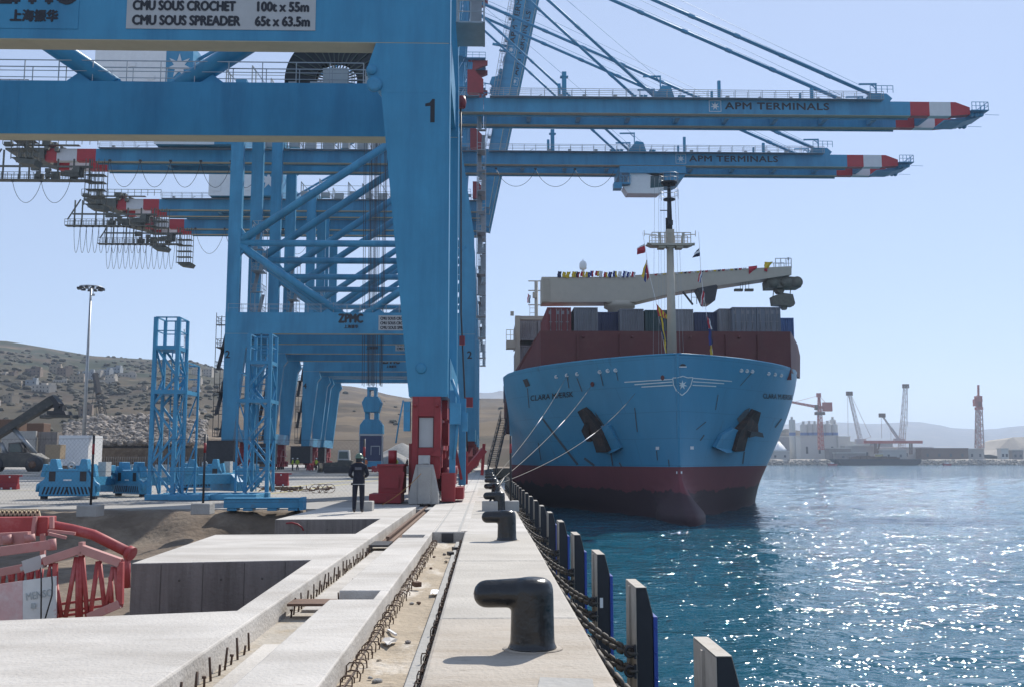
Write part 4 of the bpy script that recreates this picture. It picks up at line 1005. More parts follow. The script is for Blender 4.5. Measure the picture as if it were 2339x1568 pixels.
b.add([(30.36, 98.0, 10.2), (33.6, 105.5, 10.2), (33.7, 105.5, 12.6), (33.0, 104.0, 13.6), (30.5, 98.2, zt), (30.36, 98.0, zt), (30.36, 98.3, 10.2), (33.4, 105.7, 10.2), (33.5, 105.7, 12.6), (32.8, 104.2, 13.6), (30.36, 98.5, zt), (30.36, 98.3, zt)],
      [(5, 4, 3, 2, 1, 0), (6, 7, 8, 9, 10, 11), (5, 11, 10, 4), (4, 10, 9, 3), (3, 9, 8, 2), (0, 1, 7, 6)])
wobj('breakwater_wing', b, 'shipred', SHIP)
# foremast
mx, my = at(1535, 800, 88).x, 88.0
b = MB(); z1 = at(1533, 560, 88).z; z2 = at(1530, 418, 88).z
b.tube([(mx, my, 9.4), (mx, my, z1)], [.46, .31], 16); b.box(mx - .34, mx + .34, my - .34, my + .34, z1 - .3, z1 + 1.4)
wobj('foremast', b, 'beige', SHIP)
b = MB(); hw = 2.15
b.prism([(mx - 1.7, z1 - .15), (mx + 1.7, z1 - .15), (mx + hw, z1 + .05), (mx - hw, z1 + .05)], 'y', my - .7, my + .7); b.box(mx - 1.1, mx - .5, my - .5, my + .5, z1 - .35, z1 - .15); b.box(mx + .5, mx + 1.1, my - .5, my + .5, z1 - .35, z1 - .15)
for y in (my - .7, my + .7): b.rail((mx - 1.75, y, z1 + .05), (mx + 1.75, y, z1 + .05), .95, .55, .03)
for s in (-1, 1):
    b.bar((mx + s * 1.2, my, z1 + .95), (mx + s * 2.35, my, z1 + 1.0), .06); b.bar((mx + s * 2.33, my, z1 + .8), (mx + s * 2.33, my, z1 + 1.35), .05); b.cbox((mx + s * 2.05, my - .4, z1), (.2, .2, .22)); b.bar((mx + s * 1.0, my - .7, z1 + .05), (mx + s * 1.05, my - .7, z1 + 1.0), .16, .12)
wobj('mast_platform', b, 'beige', SHIP)
b = MB(); b.tube([(mx, my, z1 + 1.4), (mx, my, z1 + 3.0), (mx, my, z2 + .15)], [.25, .22, .15], 12)
for dz, wd in ((.0, .75), (-1.55, .55)): b.lathe([(0, -.06), (wd, -.06), (wd, .06), (0, .06)], (mx, my, z2 + dz), 14)
b.prism([(mx - .6, z2 - .3), (mx + .6, z2 - .3), (mx + .5, z2 - .0), (mx - .5, z2)], 'y', my - .1, my + .1)
b.cbox((mx + .02, my - .25, z1 + 2.0), (.42, .3, .45)); b.bar((mx - .85, my, z1 + 3.2), (mx, my, z1 + 3.2), .07); b.cbox((mx - .3, my, z1 + 1.9), (.12, .12, 1.2))
wobj('upper_mast', b, 'black', SHIP)
b = MB()
for z in (z2, z2 - 1.5):
    for k in range(8):
        a = 2 * PI * k / 8; b.bar((mx + .85 * math.cos(a), my + .85 * math.sin(a), z - (0 if z == z2 else .0)), (mx + .85 * math.cos(a), my + .85 * math.sin(a), z + .8), .03)
    for h in (.4, .8): b.tube([(mx + .85 * math.cos(2 * PI * k / 16), my + .85 * math.sin(2 * PI * k / 16), z + h) for k in range(16)], .02, 4, closed=True)
for dx in (-1.7, -1.2, -.95, -.6, .75, 1.05): b.bar((mx + dx, my + .1, 9.8), (mx + dx * .75, my + .1, z2 + .5), .022)
wobj('mast_rigging', b, 'steel', SHIP)
# deck crane lying athwart on its rest
YJ = 107.0
def zpt(zx, zy, Y=YJ): return at(1097.9 + .3218 * zx, 376.4 + .3218 * zy, Y)
def zpoly(pts, Y=YJ): return [(zpt(x, y, Y).x, zpt(x, y, Y).z) for x, y in pts]
b = MB(); b.prism(zpoly([(428, 992), (428, 812), (915, 812), (1390, 778), (2180, 737), (2180, 798), (1395, 915), (1090, 988)]), 'y', YJ - 1.4, YJ + 1.4)
b.prism(zpoly([(426, 985), (426, 818), (486, 818), (486, 985)]), 'y', YJ - 1.47, YJ - 1.4)
for k in range(12): z = zpt(430, 985 - k * 14).z; b.box(zpt(432, 0).x, zpt(482, 0).x, YJ - 1.52, YJ - 1.47, z, z + .06)
wobj('crane_jib', b, 'beige', SHIP, bevel=.05)
b = MB(); p_ = zpt(985, 1010); b.lathe([(0, 8.0 - p_.z), (1.3, 8.0 - p_.z), (1.3, -.3), (1.7, -.1), (1.7, .5), (0, .5)], (p_.x, YJ, p_.z), 18); b.box(p_.x - 1.5, p_.x + 1.3, YJ - 1.2, YJ + 1.2, p_.z + .2, p_.z + .9)
wobj('crane_pedestal', b, 'beige', SHIP)
b = MB(); b.prism(zpoly([(1560, 1008), (1510, 900), (1640, 875), (1650, 890), (1632, 985), (1600, 1010)]), 'y', YJ - 2.2, YJ - .2); b.bar((zpt(1415, 920).x, YJ - 1.6, zpt(1415, 920).z), (zpt(1485, 1010).x, YJ - 1.6, zpt(1485, 1010).z), .18)
b.rail((zpt(1470, 1010).x, YJ - 2, zpt(1470, 1010).z), (zpt(1580, 1010).x, YJ - 2, zpt(1580, 1010).z), 1.5, .6, .03)
wobj('crane_cab', b, 'dark', SHIP)
M['olive'] = mat('greasy olive steel', (0.13, 0.125, 0.10), 0.6, 0.2, var=0.35, scale=3)
b = MB(); b.prism(zpoly([(2020, 885), (2015, 830), (2075, 800), (2230, 808), (2258, 820), (2255, 880)]), 'y', YJ - 1.0, YJ + 1.0)
for x in (2060, 2150, 2225): p_ = zpt(x, 845); b.lathe([(0, -1.15), (.62, -1.15), (.62, -1.02), (0, -1.02)], (p_.x, YJ, p_.z), 16, 'y')
b.prism(zpoly([(2085, 890), (2150, 890), (2140, 915), (2105, 915)]), 'y', YJ - .5, YJ + .5)
b.prism(zpoly([(2070, 1000), (2060, 940), (2130, 915), (2205, 925), (2222, 990), (2210, 1008)]), 'y', YJ - .6, YJ + .6); b.prism(zpoly([(2120, 1005), (2175, 1005), (2168, 1030), (2145, 1030)]), 'y', YJ - .3, YJ + .3)
for x in (2080, 2200): b.bar((zpt(x, 880).x, YJ, zpt(x, 880).z), (zpt(x - 5, 940).x, YJ, zpt(x, 940).z), .08)
for zx, zy in ((1830, 890), (1905, 890)): b.cbox(zpt(zx, zy), (.9, .5, .25))
for zx in (1835, 1852, 1872, 1895): b.bar((zpt(zx, 825).x, YJ - .5, zpt(zx, 825).z), (zpt(zx, 890).x, YJ - .5, zpt(zx, 890).z), .05)
wobj('crane_hook_block', b, 'olive', SHIP)
b = MB(); b.rail((zpt(2070, 740).x, YJ - 1.3, zpt(0, 742).z), (zpt(2180, 740).x, YJ - 1.3, zpt(0, 740).z), 1.1, .5, .035); b.rail((zpt(2070, 740).x, YJ + 1.3, zpt(0, 742).z), (zpt(2180, 740).x, YJ + 1.3, zpt(0, 740).z), 1.1, .5, .035); b.bar(zpt(2184, 740), zpt(2184, 662), .06); b.cbox(zpt(2184, 668), (.15, .15, .3))
wobj('jib_railing', b, 'steel', SHIP)
b = MB(); p_ = zpt(727, 745); b.lathe([(.16, -.4), (.16, .1), (.36, .15), (.40, .3), (.40, .75), (.28, 1.0), (.06, 1.12), (.03, 1.3), (0, 1.3)], (p_.x, YJ, p_.z - .1), 16)
wobj('radome', b, 'white', SHIP)
b = MB(); p_ = at(1225, 720, 122); zt2 = at(1225, 642, 122).z; b.tube([(p_.x, 122, 8), (p_.x, 122, zt2)], .22, 10)
for z in (zt2, zt2 - 1.2, zt2 - 3): b.bar((p_.x - 1.0, 122, z), (p_.x + .7, 122, z), .12)
for k in range(7): b.bar((p_.x - .8, 122, zt2 - 3.4 - k * .6), (p_.x, 122, zt2 - 3.4 - k * .6), .05)
b.bar((p_.x - .8, 122, zt2 - 7.2), (p_.x - .8, 122, zt2 - 3), .05); b.cbox((p_.x - .2, 121.8, zt2 - 1.8), (.5, .5, .7))
wobj('signal_post', b, 'beige', SHIP)
# lashing bridge end, left
b = MB(); xl = at(1162, 800, 116).x; xr = at(1178, 800, 116).x; z3 = at(1170, 722, 116).z
b.box(xl + .75, xr + .5, 115.6, 117, 6, z3); b.box(xl - .3, xl + .75, 115.5, 117.2, at(1, 792, 116).z, at(1, 774, 116).z); b.rail((xl - .3, 115.5, at(1, 774, 116).z), (xl + .7, 115.5, at(1, 774, 116).z), 1.2, .5, .03); b.box(xr + .5, at(1240, 0, 116).x, 115.8, 116.6, z3 - .45, z3); b.cbox((xl + .4, 116, z3 + .3), (.4, .3, .5))
wobj('lashing_bridge', b, 'beige', SHIP)

# containers on the deck
CON = {}
def container_mesh(kind):
    if kind in CON: return CON[kind]
    b = MB(); W, H, Lg = 2.44, 2.6, 12.2
    for x in (0, W - .14):
        for z in (0, H - .14): b.box(x, x + .14, 0, Lg, z, z + .14)
        for y in (0, Lg - .14): b.box(x + .003, x + .137, y + .003, y + .137, .14, H - .14)
    b.box(.14, W - .14, .0, .14, 0.002, .138); b.box(.14, W - .14, 0, .14, H - .138, H - .002)
    def corr(u0, u1, n, f):
        for i in range(n):
            a = u0 + (u1 - u0) * i / n; q = (u1 - u0) / n
            pts = [(a, .03), (a + q * .35, .03), (a + q * .5, .085), (a + q * .85, .085), (a + q, .03)]
            for (p, d), (r, e) in zip(pts, pts[1:]):
                b.add([f(p, d, .14), f(r, e, .14), f(r, e, H - .14), f(p, d, H - .14)], [(0, 1, 2, 3)])
    if kind == 'end': corr(.14, W - .14, 9, lambda u, d, z: (u, d, z))
    else:
        b.box(.14, W - .14, .05, .10, .14, H - .14)
    for xs, sg in ((0, 1), (W, -1)): corr(.14, Lg - .14, 40, lambda u, d, z: (xs + sg * d, u, z))
    b.box(.05, W - .05, .05, Lg - .05, H - .1, H - .03); b.box(.14, W - .14, Lg - .1, Lg - .03, .14, H - .14)
    CON[kind] = b.mesh('shipping_container'); return CON[kind]
def door_mb():
    b = MB(); W, H = 2.44, 2.6
    for x in (.35, .95, 1.45, 2.05): b.tube([(x, .0, .15), (x, .0, H - .15)], .035, 6)
    b.box(1.19, 1.25, .02, .05, .16, H - .16)
    for x in (.35, .95, 1.45, 2.05): b.cbox((x, -.01, 1.1), (.3, .03, .08)); b.cbox((x, -.01, .25), (.12, .05, .12)); b.cbox((x, -.01, H - .25), (.12, .05, .12))
    for x in (.15, .98, 1.47, 2.0): b.box(x, x + .26, .035, .05, 1.9, 2.25)
    return b.mesh('locking_bars')
DOORM = door_mb(); DOORM.materials.append(mat('dull locking bars', (.22, .21, .22), .6))
for nm, c in (('conred', (.17, .022, .026)), ('congrey', (.15, .152, .172)), ('connavy', (.035, .045, .11)), ('congreen', (.02, .055, .06)), ('conpale', (.21, .205, .22)), ('conbluegrey', (.135, .148, .18)), ('conlight', (.32, .32, .34)), ('conblue', (.06, .12, .28)), ('conbrown', (.17, .06, .05))):
    M[nm] = mat('container paint ' + nm[3:], c, .55, var=.12, scale=1.2, stain=tuple(v * .55 for v in c), sscale=1.0, slo=.55, shi=.8, stretch=(1, 1, .2))
GC = 'shipping containers on the ship deck'
def container(x, y, z, m, kind, label, sc=1.0):
    me = container_mesh(kind).copy(); me.materials.clear(); me.materials.append(M[m])
    o = bpy.data.objects.new('shipping_container', me); link(o); o.location = (x, y, z); tag(o, label, 'container', GC)
    if kind == 'door':
        d = bpy.data.objects.new('locking_bars', DOORM); link(d, o)
    return o
for zx, top, m, kind, dy, lab in ((472, 1012, 'conred', 'door', 0, 'dark red container with doors, left end of the front row'),
        (662, 1012, 'congrey', 'end', 0, 'grey corrugated container beside the dark red one'), (832, 1045, 'connavy', 'end', 1.5, 'navy container sitting lower, left of the mast'),
        (988, 1022, 'congrey', 'end', 0, 'grey corrugated container between the navy and dark green ones'), (1166, 1030, 'congreen', 'end', .5, 'dark green container directly left of the mast'),
        (1340, 1024, 'conpale', 'end', 0, 'pale grey container partly behind the foremast'), (1516, 1046, 'connavy', 'end', 1.5, 'navy container sitting lower, right of the mast'),
        (1692, 1020, 'conpale', 'end', .4, 'pale grey container between navy and door-ended ones'), (1785, 1010, 'conbluegrey', 'door', -.6, 'blue-grey container with doors, beside the pale grey one'),
        (1958, 1010, 'conbluegrey', 'door', -.6, 'blue-grey container with doors nearest the right end'), (2060, 1086, 'conblue', 'end', 4, 'small-looking blue container at the far right, set back')):
    Y = 100.2 + dy; p_ = at(1097.9 + .3218 * zx, 376.4 + .3218 * top, Y); container(p_.x, Y, p_.z - 2.6, m, kind, lab)
for px, py, Y, m, lab in ((1179, 727, 117.5, 'conlight', 'grey container atop the stack at the ship left side'), (1180, 788, 117.8, 'conlight', 'pale grey container lower in the stack at the ship left side'), (1228, 724, 117.6, 'conlight', 'grey container behind the left breakwater wing')):
    p_ = at(px, py, Y); container(p_.x, Y, p_.z - 2.6, m, 'end', lab)
p_ = at(1153, 868, 148)
for k, (m, lab) in enumerate((('connavy', 'dark container hanging over the quay side aft, upper one'), ('conbrown', 'brown container low on the ship side aft'), ('conbrown', 'brown container lowest on the ship side aft'))):
    container(p_.x + .1 * k, 148, p_.z - 2.6 * (k + 1), m, 'end', lab)

# signal flags
FC = {'red': (.42, .02, .04), 'yellow': (.60, .42, .03), 'blue': (.02, .04, .22), 'white': (.65, .65, .65), 'navy': (.02, .025, .07)}
for k, v in FC.items(): M['flag' + k] = mat(k + ' flag cloth', v, .8, var=.1, scale=3)
def flag(pts, cols, label, group, n=6):
    """pts: quad corners (hoist top, fly top, fly bottom, hoist bottom) in world space, striped in cols from hoist to fly, rippled"""
    A, B, C_, D = [Vector(p) for p in pts]; b = MB(); ms = [M['flag' + c] for c in dict.fromkeys(cols)]; names = list(dict.fromkeys(cols)); k = max(n, len(cols) * 2)
    for th in (0, .012):
        vs = []
        for i in range(k + 1):
            t = i / k
            for j in range(5):
                s = j / 4; p = A.lerp(B, t).lerp(D.lerp(C_, t), s); vs.append(p + Vector((0.03 * math.sin(9 * s), .10 * math.sin(7 * t + 2 * s) + th, .03 * math.sin(8 * t))))
        for i in range(k):
            b.cur = names.index(cols[min(len(cols) - 1, int(i / k * len(cols)))])
            o_ = len(b.v) if i == 0 else o_
            if i == 0: b.add(vs, [])
            for j in range(4):
                a = o_ + i * 5 + j; b.f.append([a, a + 1, a + 6, a + 5]); b.sm.append(True); b.mi.append(b.cur)
    o = obj('signal_flag', b, ms); tag(o, label, 'flag', group); return o
def zq(pts, Y): return [zpt(x, y, Y) for x, y in pts]
GF = 'signal flags on the ship'
flag(zq([(1165, 560), (1168, 625), (1110, 640), (1108, 590)], 87.3), ['white', 'red', 'red', 'red', 'red'], 'red flag flying from the left end of the mast yard', GF)
flag(zq([(1552, 590), (1556, 650), (1500, 662), (1520, 625)], 87.3), ['navy', 'white', 'navy', 'navy'], 'navy and white flag at the right end of the mast yard', GF)
flag(zq([(1178, 672), (1180, 680), (1172, 838), (1140, 790)], 87.0), ['yellow', 'blue'], 'yellow, red and blue pennant hanging left of the mast', GF)
flag(zq([(1182, 690), (1196, 800), (1182, 825), (1172, 760)], 86.9), ['red', 'red'], 'small red flag beside the yellow and blue pennant', GF)
flag(zq([(1246, 985), (1325, 1070), (1325, 1095), (1262, 1075)], 87.2), ['red', 'yellow', 'red', 'yellow', 'red', 'yellow'], 'red and yellow striped flag hanging above the breakwater', GF)
flag(zq([(1265, 1080), (1300, 1090), (1325, 1260), (1295, 1240)], 87.2), ['navy', 'yellow', 'navy'], 'navy and yellow flag lower on the left halyard', GF)
flag(zq([(1300, 1240), (1325, 1250), (1322, 1340), (1312, 1330)], 87.2), ['yellow', 'navy'], 'lowest yellow flag at the foot of the left halyard', GF)
flag(zq([(1575, 880), (1592, 920), (1578, 1015), (1560, 990)], 87.0), ['white', 'red', 'red', 'white'], 'white and red flag in front of the crane cab', GF)
flag(zq([(1562, 740), (1576, 775), (1560, 840), (1540, 830)], 87.0), ['red', 'white', 'blue'], 'small red, white and blue flag across the jib', GF)
flag(zq([(1606, 1075), (1628, 1100), (1645, 1170), (1618, 1160)], 87.2), ['red', 'red', 'white', 'white'], 'red and white flag on the right halyard', GF)
flag(zq([(1618, 1165), (1640, 1170), (1650, 1270), (1622, 1280)], 87.2), ['blue', 'navy'], 'blue flag on the right halyard below the red one', GF)
flag(zq([(1630, 1280), (1640, 1280), (1648, 1348), (1630, 1346)], 87.2), ['yellow', 'yellow'], 'lowest yellow pennant on the right halyard at the deck edge', GF)
flag(zq([(335, 915), (355, 930), (350, 985), (330, 980)], 121.5), ['red', 'white', 'navy'], 'flag on the post at the ship left side', GF)
GJ = 'signal flags draped along the ship crane jib'
rnd = random.Random(11); cs = ['yellow', 'red', 'white', 'blue', 'red', 'yellow', 'white', 'navy']
for k in range(17):
    zx = 545 + k * 33 + 8 * rnd.random(); zy = 752 + rnd.random() * 8; c = rnd.choice(cs); c2_ = rnd.choice(cs); ht = 38 + 14 * rnd.random()
    if k in (1, 2, 3): c = c2_ = 'yellow'
    flag(zq([(zx, zy), (zx + 20 + 10 * rnd.random(), zy + 6 * rnd.random()), (zx + 14 + 16 * rnd.random(), zy + ht), (zx - 6, zy + ht - 4)], YJ - 1.5 - .04 * (k % 3)), [c, c2_], f'small {c if c == c2_ else c + " and " + c2_} flag draped on the thick end of the jib', GJ)
for k in range(22):
    zx = 1230 + k * 30; zy = 788 - (zx - 1230) * .066; c = ['red', 'white', 'yellow', 'navy'][k % 4]
    flag(zq([(zx, zy - 14), (zx + 26, zy - 16), (zx + 28, zy - 4), (zx, zy - 1)], YJ - 1.44), [c, c], f'small {c} flag lying along the slim end of the jib', GJ)
flag(zq([(1965, 715), (1960, 735), (1905, 780), (1900, 722)], YJ - 1.5), ['red', 'red'], 'large red pennant hung on the jib near its tip', GJ)
flag(zq([(2015, 690), (2075, 690), (2040, 740), (2015, 735)], YJ - 1.5), ['yellow', 'yellow'], 'yellow flag bundled at the jib tip', GJ)
flag(zq([(2015, 735), (2040, 725), (2035, 760), (2015, 755)], YJ - 1.5), ['red', 'red'], 'red flag under the yellow bundle at the jib tip', GJ)
for x0, x1, lab in ((1248, 1312, 'halyard left of the foremast carrying flags'), (1600, 1648, 'halyard right of the foremast carrying flags')):
    pts = [zpt(1150 if x0 < 1400 else 1547, 480, 87.8), zpt(1200 if x0 < 1400 else 1565, 790, 87.3), zpt(x0, 985 if x0 < 1400 else 1040, 87.3), zpt(x1, 1340, 87.5)]
    o = obj('halyard', MB().tube(pts, .02, 4), 'white'); tag(o, lab, 'rope')
# gangway beside the ship
b = MB(); A = at(1152, 955, 122); B = at(1122, 1056, 104); B.z = .15
d = Vector((.42, 0, 0))
for s in (-1, 1):
    b.bar(A + d * s, B + d * s, .1, .25); b.bar(A + d * s + Vector((0, 0, 1)), B + d * s + Vector((0, 0, 1)), .06)
    for k in range(13): q = A.lerp(B, k / 12) + d * s; b.bar(q, q + Vector((0, 0, 1)), .05)
    for k in range(12): b.bar(A.lerp(B, k / 12) + d * s, A.lerp(B, (k + 1) / 12) + d * s + Vector((0, 0, 1)), .035)
for k in range(30): b.cbox(A.lerp(B, k / 29), (.8, .28, .05))
o = tag(obj('gangway', b, 'dark'), 'dark sloping gangway between the quay and the ship side', 'gangway')

# ------------------------------------------------------------------ quay furniture
def make_bollard():
    root = empty('bollard', (0.40, 8.70, 0), 'black hooked bollard nearest the camera, its shadow on the quay', 'bollard', 'black bollards along the quay edge')
    bm = bmesh.new(); sk = bm.verts.layers.skin.verify()
    b = MB()
    b.lathe([(.0, .0), (.212, .0), (.212, .02), (.192, .04), (.188, .12), (.183, .30), (.182, .42), (.180, .50), (.165, .555), (.12, .588), (.05, .60), (0, .601)], n=36)
    # the horn that reaches away from the water
    pts = []; rs = []
    for k in range(15):
        t = k / 14; pts.append((-.0 - .40 * t, 0, .472 - .012 * t)); rs.append(.128 - .012 * t)
    for k in range(1, 7):
        a = PI / 2 * k / 6; pts.append((-.40 - .105 * math.sin(a), 0, .46)); rs.append(max(.004, .116 * math.cos(a)))
    b.tube(pts, rs, 24)
    me = b.mesh('bollard_body'); tmp = bpy.data.objects.new('t', me); COL.objects.link(tmp)
    r = tmp.modifiers.new('r', 'REMESH'); r.mode = 'VOXEL'; r.voxel_size = .014; s = tmp.modifiers.new('s', 'SMOOTH'); s.iterations = 10; s.factor = .6
    dg = bpy.context.evaluated_depsgraph_get(); m2 = bpy.data.meshes.new_from_object(tmp.evaluated_get(dg)); bpy.data.objects.remove(tmp)
    m2.polygons.foreach_set('use_smooth', [True] * len(m2.polygons)); m2.materials.clear()
    o = obj('bollard_body', m2, 'bollard', root)
    p = MB(); p.lathe([(0, 0), (.225, 0), (.215, .010), (0, .010)], n=28); p.v = [(x * 1.15, y * 1.0, z) for x, y, z in p.v]
    obj('grout_pad', p, 'tanconcrete', root)
    return root
bol = make_bollard()
BY = [20.1, 31.7, 43.1, 54.6, 66.0, 77.5, 89, 100.5]
BL = ['black hooked bollard standing alone, second from the camera', 'black bollard behind the two small concrete blocks', 'black bollard just past the two concrete blocks, a mooring rope on it', 'black bollard with the middle mooring ropes, beside the ship bow',
      'black bollard below the ship name, far along the edge', 'tiny bollard beside the foot of the ship bow', 'tiny bollard short of the dark gangway', 'tiniest bollard, at the foot of the dark gangway']
BOLS = [dup(bol, (0.42, y, 0), t) for y, t in zip(BY, BL)]

FY = [7.05 + 3.72 * k for k in range(21)]
def make_fender():
    root = empty('fender', (1.60, FY[0], 0), 'fender panel cut by the bottom edge of the picture', 'fender', 'upright fender panels along the quay edge')
    b = MB(); b.prism([(0, -3.3), (.175, -3.3), (.175, -.05), (.105, .24), (0, .24)], 'y', .01, .75)
    obj('fender_frame', b, 'fendersteel', root, bevel=.008)
    b = MB(); b.prism([(-.006, -3.29), (-.001, -3.29), (-.001, .237), (-.006, .237)], 'y', .0, .76)
    b.box(-.006, .106, .0, .76, .243, .249)
    b.prism([(.108, .238), (.178, -.05), (.182, -.05), (.112, .242)], 'y', .02, .74); b.box(-.03, .0, .36, .40, -3.2, .22)
    obj('fender_back', b, 'fenderpale', root)
    b = MB(); b.box(.179, .222, .0, .76, -3.3, -.055)
    for k in range(12):
        for y in (-.004,): b.lathe([(0, 0), (.014, 0), (.014, .012), (0, .012)], (.20, -.012, -.17 - .26 * k), 8, 'y')
    obj('facing_pad', b, 'fenderblue', root, bevel=.006)
    for z in (-.42, -.62, -.95):
        c = MB(); pts = [(-.07 + .052 * math.cos(a), .03, z + .052 * math.sin(a)) for a in [2 * PI * k / 14 for k in range(14)]]
        c.tube(pts, .017, 8, closed=True); c.box(-.03, -.006, .0, .06, z - .07, z + .07)
        obj('chain_lug', c, 'fendersteel', root)
    return root
fen = make_fender(); FENS = [fen]
ordn = ['second', 'third', 'fourth', 'fifth', 'sixth', 'seventh', 'eighth', 'ninth', 'tenth', 'eleventh', 'twelfth', 'thirteenth', 'fourteenth', 'fifteenth', 'sixteenth', 'seventeenth', 'eighteenth', 'nineteenth', 'twentieth', 'twenty-first']
for k, y in enumerate(FY[1:]):
    FENS.append(dup(fen, (1.60, y, 0), f'blue-faced fender panel, {ordn[k]} upright from the camera along the quay edge' if k != 1 else 'fender panel with a small white tag, third upright from the camera'))
c = obj('white_tag', MB().box(.03, .075, -.004, -.001, -.50, -.36), 'white', FENS[2])
def chain(p0, p1, sag, label, r=.020, ln=.115, first=None):
    p0 = Vector(p0); p1 = Vector(p1); L = (p1 - p0).length; k = int(L / (ln * .72)); b = MB()
    for i in range(k):
        t = (i + .5) / k; q = p0.lerp(p1, t) - Vector((0, 0, sag * 4 * t * (1 - t))); t2 = t + .01; q2 = p0.lerp(p1, t2) - Vector((0, 0, sag * 4 * t2 * (1 - t2)))
        d = (q2 - q).normalized(); u = d.cross(Vector((0, 0, 1))).normalized(); v = u.cross(d)
        if i % 2: u, v = v, u
        h = ln / 2 - .03; pts = []
        for a in range(10):
            an = 2 * PI * a / 10; pts.append(q + d * ((h if math.cos(an) > 0 else -h) + .032 * math.cos(an)) + u * .045 * math.sin(an))
        b.tube(pts, r * .8, 6, closed=True)
    o = obj('fender_chain', b, 'chain'); tag(o, label, 'chain', 'chains from the quay edge to the fender panels'); return o
for k, y in enumerate(FY[:14]):
    who = 'nearest fender panel' if k == 0 else f'{ordn[k - 1]} fender panel from the camera'
    big = k < 6
    chain((.965, y + 2.75, -.12), (1.57, y + .03, -.44), .12, f'upper chain from the quay edge to the {who}', .026 if big else .030, .165 if big else .22)
    chain((.965, y + 2.45, -.20), (1.57, y + .03, -.62), .16, f'lower chain from the quay edge to the {who}', .026 if big else .030, .165 if big else .22)
    rubber = obj('fender_cone', MB().lathe([(.0, -.50), (.30, -.50), (.26, -.28), (.20, .0), (.20, .12), (0, .12)], (0, 0, 0), 20, 'x'), 'dark', FENS[k]); rubber.location = (-.12, .38, -1.5)
# rail end stop
b = MB(); xs = -2.22
b.prism([(xs - .56, 0), (xs + .52, 0), (xs + .52, .32), (xs + .28, 1.42), (xs - .30, 1.42), (xs - .56, .32)], 'y', 36.2, 37.1)
b.box(xs - .22, xs + .24, 36.15, 36.19, .02, 1.35)
o = empty('rail_buffer', (xs, 36.2, 0), 'grey tapered concrete end stop in front of the nearest crane wheels', 'end stop')
b.v = [(x - xs, y - 36.2, z) for x, y, z in b.v]; obj('buffer_block', b, 'block', o, bevel=.02)
obj('bumper', MB().box(-.22, .16, .1, .9, 1.43, 1.75).box(-.05, .15, .05, .1, 1.46, 1.7), 'greypanel', o)
# rail laid in the slot up to and beyond the stop
def rail_mb(x, y0, y1, z):
    b = MB(); b.prism([(x - .075, z), (x + .075, z), (x + .075, z + .02), (x + .02, z + .04), (x + .02, z + .10), (x + .038, z + .11), (x + .038, z + .15), (x - .038, z + .15), (x - .038, z + .11), (x - .02, z + .10), (x - .02, z + .04), (x - .075, z + .02)], 'y', y0, y1); return b
o = empty('crane_rail', (XR, 21.6, 0), 'brown steel crane rail starting in the slot and running under the cranes', 'rail')
obj('rail_section', rail_mb(0, 0.1, 380, -.19), 'rust', o); obj('rail_sole_plate', MB().box(-.2, .2, .3, 14, -.21, -.192), 'rust', o)
tag(obj('shore_rail', rail_mb(-33.1, 34.3, 380, -.155), 'rust'), 'landside crane rail under the far legs', 'rail')
b = MB(); b.box(-2.3, -1.78, 11.86, 12.28, -.09, -.06); tag(obj('cover_plate', b, 'rust', bevel=.005), 'rusty plate lying across the rail slot', 'plate')
b = MB(); b.box(-2.33, -1.95, 20.3, 21.3, -.14, -.10); tag(obj('opening_patch', b, 'dark'), 'dark patch for an unlit opening at the start of the crane rail', 'plate')  # dark sheet laid in for the shade of an opening in the slot
b = MB(); b.prism([(.30, 6.6), (.72, 6.6), (.78, 7.45), (.40, 7.52)], 'z', .001, .018); tag(obj('edge_plate', b, 'block', bevel=.004), 'grey steel plate at the quay edge, cut by the picture bottom', 'plate')
# reinforcement
def rows_of(name, part, base, ys, meshes, label, m='rebar', jit=.03, x=0):
    o = empty(name, base, label, 'reinforcement', 'bare reinforcement cast into the quay'); rnd = random.Random(len(label))
    for i, y in enumerate(ys):
        c = bpy.data.objects.new(part, meshes[i % len(meshes)]); link(c, o); c.location = (x + rnd.uniform(-jit, jit) * .4, y - base[1], 0)
        c.rotation_euler = (rnd.uniform(-.12, .12), rnd.uniform(-.12, .12), rnd.uniform(-.4, .4)); c.scale = (1, 1, rnd.uniform(.8, 1.15))
    return o
def hoop(wd, h):
    b = MB(); pts = [(0, 0, -.02), (.01, 0, h * .8), (wd * .3, .02, h), (wd * .8, .03, h * .96), (wd, .02, h * .7), (wd, .0, -.02)]; b.tube(pts, .0065, 5); me = b.mesh('rebar_hoop'); me.materials.append(M['rebar']); return me
def stud(h, r=.011, top=False):
    b = MB(); b.tube([(0, 0, -.02), (.004, 0, h)], r, 6)
    if top: b.lathe([(0, h - .02), (r * 1.8, h - .02), (r * 1.8, h), (0, h)], n=6)
    me = b.mesh('rebar_stud'); me.materials.append(M['rebar']); return me
hoops = [hoop(.11, .09), hoop(.13, .08), hoop(.10, .105)]
def ysteps(y0, y1, n): return [y0 + (y1 - y0) * (i / (n - 1)) for i in range(n)]
rows_of('rebar_row', 'rebar_hoop', (-1.165, 6.5, -.225), ysteps(6.5, 21.9, 98), hoops, 'rusty rebar hoops along the left side of the cable trench')
h2 = [hoop(.075, .13), hoop(.07, .11)]
rows_of('rebar_row', 'rebar_hoop', (-.548, 6.5, -.225), ysteps(6.5, 21.9, 90), h2, 'rebar hoops along the right side of the cable trench')
ys = [y for y in ysteps(6.4, 20.1, 62) if not (10.0 < y < 11.9)]
o = rows_of('stud_row', 'rebar_stud', (-2.285, 6.4, -.235), ys, [stud(.20), stud(.09, top=True), stud(.19), stud(.10)], 'dark rebar studs along the left side of the rail slot')
